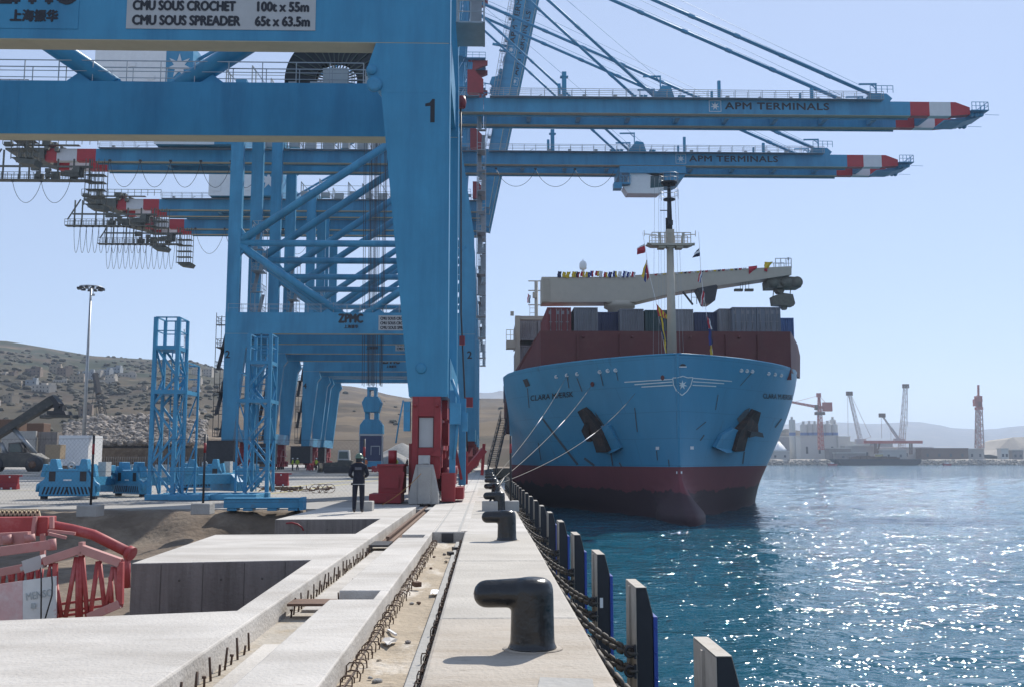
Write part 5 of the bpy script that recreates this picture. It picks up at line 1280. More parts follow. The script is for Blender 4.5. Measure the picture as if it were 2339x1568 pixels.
rows_of('stud_row', 'rebar_stud', (-1.90, 6.4, -.235), [y + .1 for y in ys[::2]], [stud(.10, .012, True), stud(.07, .014, True), stud(.13)], 'short studs along the right side of the rail slot')
for x, y0, y1, lab in ((-1.10, 6.2, 21.9, 'long bar through the left rebar hoops'), (-.512, 6.2, 21.9, 'long bar through the right rebar hoops')):
    b = MB(); b.tube([(x + .012 * math.sin(k * 2.1), y0 + (y1 - y0) * k / 24, -.15 + .012 * math.sin(k * 1.3)) for k in range(25)], .007, 5); tag(obj('rebar', b, 'rebar'), lab, 'reinforcement')
# litter in the trench and pits
rnd = random.Random(4)
def stone(r, seed, fl=.7):
    bm = bmesh.new(); bmesh.ops.create_icosphere(bm, subdivisions=2, radius=r)
    for v in bm.verts: v.co *= 1 + .35 * noise.noise(v.co / r * 1.2 + Vector((seed * 3.1, 0, 0))); v.co.z *= fl
    me = bpy.data.meshes.new('stone'); bm.to_mesh(me); bm.free(); return me
STN = [stone(1, k) for k in range(6)]
for k in range(13):
    me = STN[k % 6].copy(); me.materials.append(M[['sand', 'conwall', 'rust', 'block'][k % 4]]); o = bpy.data.objects.new('debris_lump', me); link(o)
    y = 7.2 + 14 * rnd.random() ** 1.3; o.location = (-1.0 + .36 * rnd.random(), y, -.215); s = .014 + .022 * rnd.random(); o.scale = (s * 1.3, s, s); o.rotation_euler.z = rnd.random() * 6
    tag(o, 'small lump of rubble on the sandy trench floor', 'debris', 'rubble lumps on the trench floor')
M['worn0'] = mat('dirty plastic', (.40, .38, .36), .6, var=.2, scale=9)
b = MB(); b.cbox((-.98, 10.75, -.20), (.025, .32, .02), rz=.35); tag(obj('wood_scrap', b, 'white'), 'pale stick lying in the cable trench', 'debris')
b = MB(); vs = [(-.98 + .07 * nz(k, 1, 1.7) + .08 * (k % 4) / 3, 10.0 + .1 * (k // 4), -.20 + .06 * abs(nz(k, 9, 2.3))) for k in range(16)]; b.add(vs, [(i, i + 1, i + 5, i + 4) for i in range(11) if i % 4 != 3]); tag(obj('plastic_scrap', b, 'worn0'), 'crumpled pale plastic sheet in the cable trench', 'debris')
b = MB(); vs = [(-.74 + .1 * (k % 4) / 3, 13.6 + .12 * (k // 4), -.19 + .05 * abs(nz(k, 4, 2.9))) for k in range(16)]; b.add(vs, [(i, i + 1, i + 5, i + 4) for i in range(11) if i % 4 != 3]); tag(obj('paper_scrap', b, 'white'), 'white paper scrap farther along the cable trench', 'debris')
for x, y, lab, m in ((-.6, 20.0, 'small dark brick near the trench end', 'dark'), (-.66, 19.0, 'small dark brick on the trench kerb', 'dark'), (-.97, 14.4, 'rust brown lump in the trench', 'rust')):
    tag(obj('brick', MB().cbox((x, y, -.15), (.1, .14, .07), rz=.4), m, bevel=.01), lab, 'debris')
# concrete blocks with fence posts
def post_block(x, y, wd, h, ph, lab, r=.035, dep=.6):
    o = empty('fence_post', (x, y, 0), lab, 'fence post', 'fence posts in concrete blocks')
    obj('concrete_foot', MB().box(-wd / 2, wd / 2, -dep / 2, dep / 2, -.03, h), 'block', o, bevel=.025)
    if ph: obj('post', MB().tube([(0, 0, h), (.0, 0, ph)], r, 8), 'dark', o); obj('post_band', MB().tube([(0, 0, ph - .55), (0, 0, ph - .25)], r + .004, 8), 'red', o)
    return o
p_ = gr(206, 1176); post_block(p_.x, p_.y, .58, .30, 2.3, 'dark fence post on a shaded block at the pit edge, beside the blue spreader')
p_ = gr(463, 1171); post_block(p_.x, p_.y, .56, .30, 2.35, 'dark fence post on a concrete block in front of the blue towers')
p_ = gr(826, 1166); post_block(p_.x + .02, p_.y + .25, .62, .30, 2.25, 'dark fence post rising just behind the man in overalls')
p_ = gr(1165, 1164); post_block(p_.x + .02, p_.y, .52, .30, 2.35, 'thin dark post on the pale block at the quay edge, in front of the ship')
p_ = gr(1119, 1165); o = post_block(p_.x, p_.y, .50, .30, 0, 'small concrete block beside the bollard, with a leaning rod')
obj('leaning_rod', MB().tube([(0, 0, .3), (.45, .6, 1.0)], .035, 6), 'dark', o)
# wire mesh fence between the posts
p0, p1, p2 = gr(206, 1176), gr(463, 1171), gr(826, 1166)
for a, c_, lab in ((Vector((-22.5, 32.6, 0)), p0, 'wire mesh fence running out of the picture at the left'), (p0, p1, 'wire mesh fence between the two left posts'), (p1, p2 + Vector((0, .25, 0)), 'wire mesh fence between the towers post and the man')):
    b = MB(); L = (c_ - a).length; d = (c_ - a) / L; H = 1.9
    k = int(L / .13)
    for i in range(-int(H / .13), k):
        for sg in (1, -1):
            x0, x1 = i * .13, i * .13 + H; z0, z1 = .3, .3 + H
            u0 = max(0, -x0); u1 = min(H, L - x0)
            if u1 - u0 < .05: continue
            q0 = a + d * (x0 + u0); q1 = a + d * (x0 + u1); za, zb_ = (z0 + u0, z0 + u1) if sg > 0 else (z1 - u0, z1 - u1)
            b.bar((q0.x, q0.y, za), (q1.x, q1.y, zb_), .002)
    for z in (.3, 1.25, 2.2): b.bar((a.x, a.y, z), (c_.x, c_.y, z), .008)
    tag(obj('mesh_fence', b, 'dark'), lab, 'fence', 'wire mesh fencing by the dug ground')
# mooring lines
M['rope'] = mat('pale mooring rope', (.12, .11, .095), .8, var=.2, scale=5)
def mline(px, py, by, lab, sag=.5, r=.019):
    A = hit(px, py, .1); B = Vector((.35, by, .48)); pts = [A.lerp(B, k / 20) - Vector((0, 0, sag * 4 * (k / 20) * (1 - k / 20))) for k in range(21)]
    o = empty('mooring_line', B, lab, 'mooring line', 'mooring lines from the ship bow')
    b = MB(); b.tube([p - B for p in pts], r, 6); obj('rope', b, 'rope', o)
    b = MB(); q = pts[9] - B; q2 = pts[11] - B; b.tube([q, q.lerp(q2, .5), q2], [r, r * 1.9, r], 8); obj('rope_splice', b, 'tipwhite', o)
    b = MB(); b.tube([(.05 + .24 * math.cos(a), .24 * math.sin(a), -.12) for a in [2 * PI * k / 16 for k in range(16)]], r, 6, closed=True); obj('rope_eye', b, 'rope', o)
mline(1296, 857, 54.6, 'leftmost mooring line, from the row of leads down to the quay')
mline(1353, 878, 43.1, 'middle mooring line crossing the painted ship name')
mline(1452, 897, 43.1, 'lowest mooring line crossing above the left anchor', .9)
# orange rope slack from the crane to the ground
b = MB(); A = at(962, 1080, 36.0); B = gr(872, 1152); b.tube([A.lerp(B, k / 12) - Vector((0, 0, .25 * 4 * (k / 12) * (1 - k / 12) * .4)) for k in range(13)], .012, 5)
M['orange'] = mat('orange rope', (.40, .20, .06), .8); tag(obj('slack_rope', b, 'orange'), 'thin orange rope slung from the crane base to the slab', 'rope')
b = MB(); b.tube([(-2.95 - .0 + .0, 27.5, -.2)] * 1 + [(-5.35, 27.24, -.14), (-5.2, 27.22, -.1), (-5.0, 27.22, -.13), (-4.87, 27.22, -.24), (-4.85, 27.22, -.33)], .02, 6) if False else b.tube([(-5.35, 27.20, -.10), (-5.2, 27.20, -.08), (-5.05, 27.21, -.12), (-4.93, 27.22, -.2), (-4.88, 27.22, -.30)], .024, 6)
tag(obj('red_hose', b, 'red'), 'short red hose end poking from the shaded slab face', 'hose')

# ------------------------------------------------------------------ the man in overalls
def skin_body(name, verts, edges, radii, root=0, sub=2):
    bm = bmesh.new(); lay = bm.verts.layers.skin.verify(); vv = []
    for i, (p, r) in enumerate(zip(verts, radii)):
        v = bm.verts.new(p); v[lay].radius = r if isinstance(r, tuple) else (r, r); v[lay].use_root = (i == root); vv.append(v)
    for a, b_ in edges: bm.edges.new((vv[a], vv[b_]))
    me = bpy.data.meshes.new(name); bm.to_mesh(me); bm.free(); o = bpy.data.objects.new(name, me); COL.objects.link(o)
    s = o.modifiers.new('skin', 'SKIN'); s.use_smooth_shade = True; u = o.modifiers.new('sub', 'SUBSURF'); u.levels = sub; u.render_levels = sub
    dg = bpy.context.evaluated_depsgraph_get(); m2 = bpy.data.meshes.new_from_object(o.evaluated_get(dg)); bpy.data.objects.remove(o)
    m2.name = name; m2.polygons.foreach_set('use_smooth', [True] * len(m2.polygons)); return m2
M['navy'] = mat('navy overalls', (.010, .012, .024), .85, var=.35, scale=6, bump=.6, bscale=9)
M['skin'] = mat('skin', (.20, .10, .065), .6, var=.08)
M['hivis'] = mat('grey back lettering', (.10, .105, .13), .8, var=.4, scale=20)
def man():
    root = empty('person', (-3.84, 30.45, 0), 'man in navy overalls and a helmet, seen from behind on the white slab', 'person')
    V = [(0, 0, .95), (0, -.01, 1.12), (0, -.02, 1.30), (0, -.01, 1.44), (0, .0, 1.52), (0, .02, 1.60), (0, .03, 1.68),
         (-.10, 0, .90), (-.115, .01, .50), (-.12, -.02, .10), (-.125, .10, .05), (.10, 0, .90), (.105, .01, .50), (.11, -.02, .10), (.115, .10, .05),
         (-.19, -.01, 1.40), (-.27, -.02, 1.14), (-.20, .20, 1.06), (.19, -.01, 1.40), (.27, -.03, 1.14), (.17, .19, 1.08)]
    E_ = [(0, 1), (1, 2), (2, 3), (3, 4), (4, 5), (5, 6), (0, 7), (7, 8), (8, 9), (9, 10), (0, 11), (11, 12), (12, 13), (13, 14), (3, 15), (15, 16), (16, 17), (3, 18), (18, 19), (19, 20)]
    Rr = [(.17, .125), (.165, .12), (.185, .125), (.15, .10), (.058, .06), (.075, .09), (.075, .09), (.10, .10), (.075, .078), (.058, .06), (.05, .04), (.10, .10), (.075, .078), (.058, .06), (.05, .04), (.078, .078), (.06, .06), (.042, .042), (.078, .078), (.06, .06), (.042, .042)]
    me = skin_body('person_body', V, E_, Rr)
    me.materials.append(M['navy']); me.materials.append(M['skin']); me.materials.append(M['dark'])
    for f in me.polygons:
        c = f.center; f.material_index = 1 if c.z > 1.5 else (2 if c.z < .13 else 0)
    o = bpy.data.objects.new('person_body', me); link(o, root)
    b = MB(); b.lathe([(.0, 1.845), (.05, 1.84), (.10, 1.80), (.125, 1.745), (.13, 1.70), (.155, 1.695), (.155, 1.685), (.12, 1.69)], (0, .03, -.05), 20); b.v = [(x * .95, y * 1.1, z) for x, y, z in b.v]
    obj('helmet', b, mat('pale green helmet', (.10, .16, .11), .28), root)
    b = MB(); b.lathe([(.092, 1.52), (.098, 1.58), (.10, 1.64), (.09, 1.66)], (0, .02, 0), 16); obj('hair', b, 'black', root)
    for s in (-1, 1): obj('ear', MB().lathe([(0, -.03), (.018, -.02), (.018, .02), (0, .03)], (s * .09, .03, 1.59), 8), 'skin', root)
    b = MB(); b.cbox((0, .125, 1.585), (.03, .04, .045)); obj('nose', b, 'skin', root)
    for s in (-1, 1): obj('eye', MB().lathe([(0, -.01), (.012, 0), (0, .01)], (s * .032, .112, 1.615), 8), 'white', root)
    obj('mouth', MB().cbox((0, .112, 1.545), (.05, .01, .012)), 'rust', root)
    b = MB(); b.tube([(.172 * math.cos(a), .128 * math.sin(a), .86) for a in [2 * PI * k / 24 for k in range(24)]], .011, 6, closed=True); b.v = [(x * 1.06, y * 1.06, z) for x, y, z in b.v]; obj('reflective_band', b, 'greypanel', root)
    text('back_lettering', 'IIIIII', .10, 'hivis', root, (0, -.158, 1.33), bold=.02) if False else obj('back_patch', MB().box(-.10, .10, -.153, -.149, 1.29, 1.37), 'hivis', root)
    for s, w in ((-1, (-.20, .20, 1.06)), (1, (.17, .19, 1.08))):
        h = Vector(w); b = MB()
        hv = [h, h + Vector((-s * .05, .07, .0)), h + Vector((-s * .085, .10, .005))]
        ed = [(0, 1), (1, 2)]; rr = [(.034, .022), (.038, .018), (.032, .015)]
        for k in range(4):
            base = hv[2] + Vector((0, .0, .028 - .019 * k)); i0 = len(hv); L_ = (.036, .042, .040, .031)[k]
            hv += [base, base + Vector((-s * L_, .018, .002)), base + Vector((-s * L_ * 1.5, -.004, -.004))]; ed += [(2, i0), (i0, i0 + 1), (i0 + 1, i0 + 2)]; rr += [.010, .009, .008]
        i0 = len(hv); tb = hv[1] + Vector((0, -.01, .035)); hv += [tb, tb + Vector((-s * .03, .02, .022)), tb + Vector((-s * .05, .03, .018))]; ed += [(1, i0), (i0, i0 + 1), (i0 + 1, i0 + 2)]; rr += [.013, .011, .009]
        mh = skin_body('hand', hv, ed, rr, 0, 1); mh.materials.append(M['skin']); link(bpy.data.objects.new('hand', mh), root)
    obj('clipboard', MB().cbox((-.02, .30, 1.09), (.16, .02, .11), rx=.4), 'dark', root)
    obj('belt_pouch', MB().cbox((-.20, 0, .865), (.05, .10, .07)), 'dark', root, bevel=.01)
    return root
man()

# ------------------------------------------------------------------ yard equipment, left
def lpipe(b, pts, r, n=10): b.tube(pts, r, n); return b
M['pinkred'] = mat('sun-bleached red paint', (.36, .055, .055), .6, var=.22, scale=3, stain=(.42, .18, .17), sscale=3, slo=.5, shi=.8)
M['palepink'] = mat('faded pink steel', (.44, .22, .20), .65, var=.18, scale=4, stain=(.40, .10, .10), sscale=4, slo=.55, shi=.75)
LB = empty('lattice_boom_section', at(180, 1400, 12.8), 'sun-bleached red steel lattice section lying in the pit beside the white slab', 'steel lattice')
def lb(name, b, m, **k): 
    b.v = [tuple(Vector(v) - LB.location) for v in b.v]; return obj(name, b, m, LB, **k)
Q = lambda zx, zy, Y: at(.172 * zx, 1160.6 + .172 * zy, Y)
b = MB(); b.tube([Q(600, 200, 14.4), Q(700, 225, 14.4), Q(960, 275, 14.35), Q(1240, 345, 14.3), Q(1700, 575, 14.2)], .072, 18); lb('main_pipe', b, 'pinkred')
b = MB(); d = Q(1755, 600, 14.2) - Q(1690, 570, 14.2); b.tube([Q(1700, 575, 14.2), Q(1760, 605, 14.18)], .098, 18); b.tube([Q(660, 215, 14.4), Q(695, 223, 14.4)], .09, 18); lb('pipe_flange', b, 'pinkred')
b = MB(); b.tube([Q(1690, 600, 14.2), Q(1690, 1050, 14.2)], .045, 10); lb('upright_pipe', b, 'pinkred')
b = MB(); b.bar(Q(-300, 235, 14.4), Q(690, 225, 14.4), .30, .26); lb('box_beam', b, 'pinkred', bevel=.01)
b = MB(); b.bar(Q(470, 100, 14.2), Q(430, 430, 14.2), .05, .05); b.bar(Q(690, 105, 14.2), Q(690, 260, 14.2), .05); b.bar(Q(570, 330, 14.2), Q(570, 700, 14.2), .06); b.bar(Q(650, 330, 14), Q(880, 385, 14), .04); b.bar(Q(640, 290, 14.1), Q(1000, 330, 14.1), .04); lb('bracket', b, 'palepink')
b = MB()
for k in range(10):
    x = -60 + 58 * k; b.bar(Q(x, 105, 14.5), Q(x + 45, 30, 14.5), .035); b.bar(Q(x + 45, 30, 14.5), Q(x + 62, 105, 14.5), .035)
b.bar(Q(-80, 20, 14.6), Q(500, 15, 14.6), .03); lb('top_lacing', b, mat('sandy steel', (.46, .38, .25), .8))
b = MB(); b.bar(Q(-350, 615, 13.2), Q(690, 475, 13.2), .11, .12); lb('square_beam', b, 'palepink', bevel=.006)
for a, c_, r_ in ((Q(690, 400, 13.2), Q(700, 550, 13.2), .05), (Q(390, 340, 13.8), Q(400, 440, 13.8), .07), (Q(90, 350, 13.8), Q(110, 470, 13.8), .06)):
    b = MB(); b.tube([a, c_], r_, 10); lb('beam_end_fitting', b, 'palepink')
b = MB(); b.bar(Q(-350, 420, 13.9), Q(390, 380, 13.9), .10, .16); lb('white_tank_beam', b, 'palepink')
b = MB(); b.bar(Q(-200, 885, 12.9), Q(560, 735, 12.9), .10, .10); lb('lower_beam', b, 'palepink', bevel=.006)
b = MB(); b.bar(Q(340, 770, 12.8), Q(590, 690, 12.8), .14, .16); b.bar(Q(280, 800, 12.8), Q(350, 770, 12.8), .05); lb('hinge_block', b, 'greypanel')
for dy in (0, .5):
    for a, c_, nm, wd in (((590, 700), (1090, 535), 'chord', .10), ((1090, 535), (1600, 715), 'chord', .10), ((1605, 705), (1595, 1270), 'post', .07), ((1600, 1260), (1180, 1440), 'chord', .10), ((735, 720), (735, 1480), 'post', .05)):
        b = MB(); b.bar(Q(*a, 12.3 + dy), Q(*c_, 12.3 + dy), wd, wd); lb(nm, b, 'pinkred' if dy or nm == 'post' else 'palepink', bevel=.006 if not dy else 0)
    for a, c_ in (((1015, 640), (870, 1440)), ((1035, 640), (1030, 1440)), ((1075, 560), (1070, 1440)), ((1090, 560), (1160, 1430)), ((1300, 700), (1195, 1430)), ((1320, 690), (1390, 1320)), ((1505, 770), (1410, 1310)), ((1470, 900), (1480, 1250)), ((745, 1010), (815, 1440)), ((680, 730), (650, 900)), ((1530, 780), (1570, 1200))):
        b = MB(); b.tube([Q(*a, 12.32 + dy), Q(*c_, 12.32 + dy)], .026 if dy == 0 else .03, 8); lb('lacing_bar', b, 'pinkred')
for k in range(9):
    x = 60 + k * 62; b = MB(); b.tube([Q(x, 800, 13.6), Q(x + (25 if k % 2 else -25), 1000, 13.6)], .03, 6); lb('lacing_bar', b, 'pinkred')
for y_ in (1240, 1340, 1400):
    b = MB(); b.bar(Q(380, y_ + 80, 13.2), Q(1370, y_ - 60 + 10, 13.4), .03); lb('lacing_bar', b, 'pinkred')
for a, c_ in (((1090, 535), (1090, 535)), ((1600, 715), (1600, 715)), ((590, 700), (590, 700)), ((1597, 1262), (1597, 1262))):
    b = MB(); b.bar(Q(*a, 12.3), Q(*c_, 12.8), .07); lb('cross_bar', b, 'pinkred')
b = MB(); b.bar(Q(1090, 440, 12.3), Q(1085, 620, 12.3), .05, .09); lb('peak_lug', b, 'palepink')
A0, A1, A2, A3 = Q(-260, 1035, 12.15), Q(300, 955, 12.15), Q(300, 1500, 12.15), Q(-260, 1580, 12.15)
def plate(a, c_, d, e, th=.03):
    b = MB(); n_ = Vector((0, th, 0)); b.add([a, c_, d, e, a + n_, c_ + n_, d + n_, e + n_], [(0, 1, 2, 3), (7, 6, 5, 4), (0, 4, 5, 1), (1, 5, 6, 2), (2, 6, 7, 3), (3, 7, 4, 0)]); return b
M['worn'] = mat('worn white board', (.60, .62, .62), .7, var=.1, scale=4, stain=(.46, .24, .24), sscale=5, slo=.6, shi=.75)
M['wornpink'] = mat('worn pink board', (.56, .36, .36), .7, var=.12, scale=4, stain=(.60, .5, .5), sscale=5, slo=.5, shi=.7)
lb('pink_board', plate(A0, A1, A2, A3), 'wornpink'); pb = plate(Q(302, 955, 12.15), Q(742, 895, 12.15), Q(742, 1450, 12.15), Q(302, 1500, 12.15)); sb = lb('white_board', pb, 'worn')
M['faint'] = mat('faded grey lettering', (.36, .40, .41), .8, var=.25, scale=12)
me = text_mb('MENSO', .09, .004, 0, 'CENTER', wide=.31, cap=.085); me.materials.append(M['faint']); o = bpy.data.objects.new('faded_lettering', me); link(o, sb); o.location = Q(520, 1145, 12.14) - LB.location; o.rotation_euler = (PI / 2, -.17, 0)
b = MB(); b.cbox(Q(440, 1290, 12.13) - LB.location, (.05, .006, .06)); obj('faded_mark', b, 'faint', sb)
for p in (((545, 780), (548, 1000), (545, 1460)), ((680, 770), (695, 1000), (690, 1150), (600, 1460))):
    b = MB(); b.tube([Q(x, y, 12.05) for x, y in p], .009, 5); lb('hanging_wire', b, 'dark')

# blue access towers on a common base
def tower(base, hi, ext, label, flip=1):
    T = empty('access_tower', base, label, 'access tower', 'blue lattice access towers')
    W, D, H = .92, 1.2, hi
    for x in (0, W):
        for y in (0, D): obj('column', MB().bar((x * flip, y, 0), (x * flip, y, H), .15 if y == 0 else .12), 'blue2', T)
    zs = [0.0] + [H * k / 6 for k in range(1, 5)] + [H - 1.15]
    for y in (0, D):
        b = MB()
        for k, (a, c_) in enumerate(zip(zs, zs[1:])): b.bar(((0 if k % 2 else W) * flip, y, a), ((W if k % 2 else 0) * flip, y, c_), .09)
        obj('diagonal_bracing', b, 'blue2', T)
    for x in (0, W):
        b = MB()
        for k, (a, c_) in enumerate(zip(zs, zs[1:])): b.bar((x * flip, 0 if k % 2 else D, a), (x * flip, D if k % 2 else 0, c_), .07)
        obj('diagonal_bracing', b, 'blue2', T)
    for z, e in ((H - 1.15, 0), (ext, 1)):
        obj('platform', MB().box(min(-.05, -.05 if flip > 0 else -(W + .5 * e)), max(W + .4 * e, 0) if flip > 0 else .05, -.08, D + .5 * e, z - .16, z), 'blue2', T)
    b = MB()
    for y in (0, D): b.bar((0, y, H), (W * flip, y, H), .05); b.bar((0, y, H - .55), (W * flip, y, H - .55), .04); b.bar((W * .45 * flip, y, H - 1.15), (W * .45 * flip, y, H), .05)
    for x in (0, W): b.bar((x * flip, 0, H), (x * flip, D, H), .05); b.bar((x * flip, 0, H - .55), (x * flip, D, H - .55), .04)
    obj('guard_rail', b, 'blue2', T)
    b = MB(); x1 = (W + .4) * flip
    for y in (0.0, D + .45):
        b.bar((x1, y, 0), (x1, y, ext + 1.1), .08); b.bar((W * flip, y, ext + 1.1), (x1, y, ext + 1.1), .05); b.bar((W * flip, y, ext + .55), (x1, y, ext + .55), .04)
        for k in range(4): b.bar(((W + .05) * flip, y, ext * k / 4), (x1, y, ext * (k + 1) / 4), .05)
    b.bar((x1, 0, ext + 1.1), (x1, D + .45, ext + 1.1), .05); obj('side_frame', b, 'blue2', T)
    b = MB(); b.bar((.3 * flip, D + .1, 0), (.3 * flip, D + .1, H - 1.1), .04); b.bar((.75 * flip, D + .1, 0), (.75 * flip, D + .1, H - 1.1), .04)
    for k in range(22): b.bar((.3 * flip, D + .1, .2 + k * .28), (.75 * flip, D + .1, .2 + k * .28), .03)
    obj('ladder', b, 'blue2', T)
    return T
pA = gr(337, 1141); pB = gr(607, 1136)
tower((pA.x - .05, pA.y + .3, .22), at(340, 722, pA.y).z - .22, at(340, 888, pA.y).z - .22, 'taller blue lattice access tower at the left, standing before the hillside', 1)
tower((pB.x - .1, pB.y + .6, .22), at(600, 762, pB.y + .6).z - .22, at(600, 908, pB.y).z - .22, 'shorter sunlit blue access tower in front of the crane leg with 2', -1)
b = MB(); b.box(pA.x - .1, pB.x + .1, pA.y - .1, pA.y + .35, 0, .22); b.box(pA.x - .1, pB.x + .1, pA.y + 2.2, pA.y + 2.6, 0, .22)
for k in range(7): x = pA.x + (pB.x - pA.x - .3) * k / 6; b.box(x, x + .25, pA.y + .352, pA.y + 2.198, .02, .2)
b.box(pA.x + .9, pB.x - 1.7, pA.y - .35, pA.y - .105, -.0, .2)
tag(obj('ground_frame', b, 'blue2', bevel=.015), 'long blue steel base frame under the two access towers', 'base frame')
# yard spreaders
def spreader():
    S = empty('container_spreader', (0, 0, 0), 'blue spreader with chevron stripes, seen end-on at the left', 'spreader', 'blue container spreaders parked in the yard')
    b = MB(); b.prism([(-1.15, .12), (1.15, .12), (1.12, .55), (.98, .75), (.80, 1.18), (.72, 1.62), (.50, 1.62), (.40, 1.22), (-.40, 1.22), (-.50, 1.62), (-.72, 1.62), (-.80, 1.18), (-.98, .75), (-1.12, .55)], 'y', 0, .45)
    obj('end_frame', b, 'blue2', S, bevel=.03)
    b = MB(); 
    for k in range(14):
        x = -1.02 + k * .15; s = .1 if x < 0 else -.1; b.add([(x, -.006, .2), (x + .07, -.006, .2), (x + .07 + s, -.006, .5), (x + s, -.006, .5)], [(0, 1, 2, 3)])
    obj('chevron_stripes', b, 'black', S)
    b = MB(); b.box(-.55, -.2, .45, 5.6, .5, 1.0); b.box(.2, .55, .45, 5.6, .5, 1.0); b.box(-.6, .6, 2.2, 3.6, 1.0, 1.35); obj('main_beams', b, 'blue2', S, bevel=.02)
    b = MB(); b.prism([(-1.15, .12), (1.15, .12), (1.1, .6), (.5, 1.0), (-.5, 1.0), (-1.1, .6)], 'y', 5.6, 6.0); obj('far_end_frame', b, 'blue2', S, bevel=.02)
    for s in (-1, 1):
        b = MB(); b.bar((s * 1.05, .2, .9), (s * .95, .2, 1.4), .14, .3); b.tube([(s * .9, .1, .75), (s * 1.2, .1, .55), (s * 1.22, .1, .3)], .09, 8); obj('flipper', b, 'blue2', S)
        obj('corner_foot', MB().box(s * 1.0 - .1, s * 1.0 + .1, .1, .35, 0, .13), 'dark', S)
        b = MB(); b.box(s * 1.02 - .16, s * 1.02 + .16, .9, 1.5, .9, 1.5); obj('gear_box', b, 'greypanel', S)
        b = MB(); b.box(s * .62 - .13, s * .62 + .13, -.012, -.001, .72, 1.12); obj('dark_recess', b, 'dark', S)
    obj('lifting_eye', MB().tube([(.12 * math.cos(a), .3, 1.36 + .12 * math.sin(a)) for a in [2 * PI * k / 14 for k in range(14)]], .04, 8, closed=True), 'greypanel', S)
    obj('data_plate', MB().box(-.16, .16, -.012, -.001, .74, .80), 'white', S)
    return S
S = spreader(); p_ = gr(152, 1139); S.location = (p_.x, p_.y, 0)
p_ = gr(262, 1134); dup(S, (p_.x + .2, p_.y + .8, 0), 'sunlit blue spreader just right of the chevron-striped one', rz=R(-38), scale=.92)
p_ = gr(462, 1118); dup(S, (p_.x, p_.y, 0), 'blue spreader standing behind the base of the access towers')
p_ = gr(552, 1112); dup(S, (p_.x, p_.y, 0), 'blue spreader behind the shorter access tower', rz=R(20), scale=.9)
p_ = gr(510, 1166); b = MB(); L = 2.35; b.box(0, L, 0, .5, .09, .36); b.box(-.02, L + .02, -.02, .52, .36, .40); b.box(L, L + .13, -.05, .55, 0.02, .42)
for x in (.6, 1.35): b.box(x, x + .3, .02, .48, 0.005, .088)
b.box(0.1, .4, .02, .48, .005, .088); b.box(2.0, 2.3, .02, .48, .005, .088)
o = obj('steel_beam', b, 'blue2', bevel=.012); o.location = (p_.x, p_.y, 0); tag(o, 'pale-topped blue steel beam lying on the ground by the dug bank', 'steel beam')
# red plastic barriers
def barrier():
    B = empty('road_barrier', (0, 0, 0), '', 'barrier', 'red plastic barriers in the yard')
    b = MB(); b.prism([(-.22, 0), (.22, 0), (.20, .18), (.10, .34), (.07, .78), (-.07, .78), (-.10, .34), (-.20, .18)], 'x', -.5, .5); obj('barrier_body', b, 'red', B, bevel=.02)
    obj('barrier_lug', MB().box(.5, .68, -.05, .05, .68, .76), 'red', B)
    for x in (-.28, .22): obj('drain_hole', MB().box(x - .05, x + .05, -.235, -.221, .0, .10), 'white', B)
    obj('filler_cap', MB().lathe([(0, 0), (.05, 0), (.05, .02), (0, .02)], (.05, -.095, .66), 10, 'y'), 'white', B)
    return B
B0 = barrier()
for k, (px, py, lab) in enumerate(((20, 1116, 'red barrier at the left picture edge'), (152, 1115, 'red barrier half hidden behind the chevron-striped spreader'), (640, 1108, 'red barrier standing alone between the towers and the man'), (553, 1082, 'small red barrier left under the far crane bogies'), (708, 1073, 'small red barrier below the crane leg with 4'), (783, 1076, 'small red barrier below the parked bulldozer'), (858, 1077, 'dark red barrier right behind the man'), (985, 1066, 'tiny red barrier between crane bogies'))):
    p_ = gr(px, py)
    if k == 0: B0.location = p_; B0['label'] = lab
    else: dup(B0, (p_.x, p_.y, 0), lab)
# scrap heap
b = MB(); rnd = random.Random(5); c0 = gr(680, 1124)
for k in range(60):
    x = c0.x + rnd.uniform(-1.8, 1.6); y = c0.y + rnd.uniform(-.6, 1.0); a = rnd.random() * 6; L = rnd.uniform(.15, .6); b.bar((x, y, .05 + .2 * rnd.random()), (x + L * math.cos(a), y + .3 * math.sin(a), .05 + .3 * rnd.random()), .04)
for k in range(3): b.tube([(c0.x + .9 + .3 * k + .3 * math.cos(t), c0.y, .2 + .22 * math.sin(t)) for t in [2 * PI * i / 14 for i in range(14)]], .015, 5, closed=True)
tag(obj('scrap_heap', b, 'rust'), 'low heap of rusty scrap and cable on the yard behind the blue beam', 'scrap heap')
b = MB(); c0 = gr(600, 1117); 
for k in range(9): b.box(c0.x + k * .24, c0.x + k * .24 + .12, c0.y, c0.y + .5, .0, .12)
b.box(c0.x - .1, c0.x + 2.2, c0.y, c0.y + .06, .12, .15); tag(obj('steel_rack', b, 'dark'), 'dark low steel rack beside the scrap heap', 'rack')

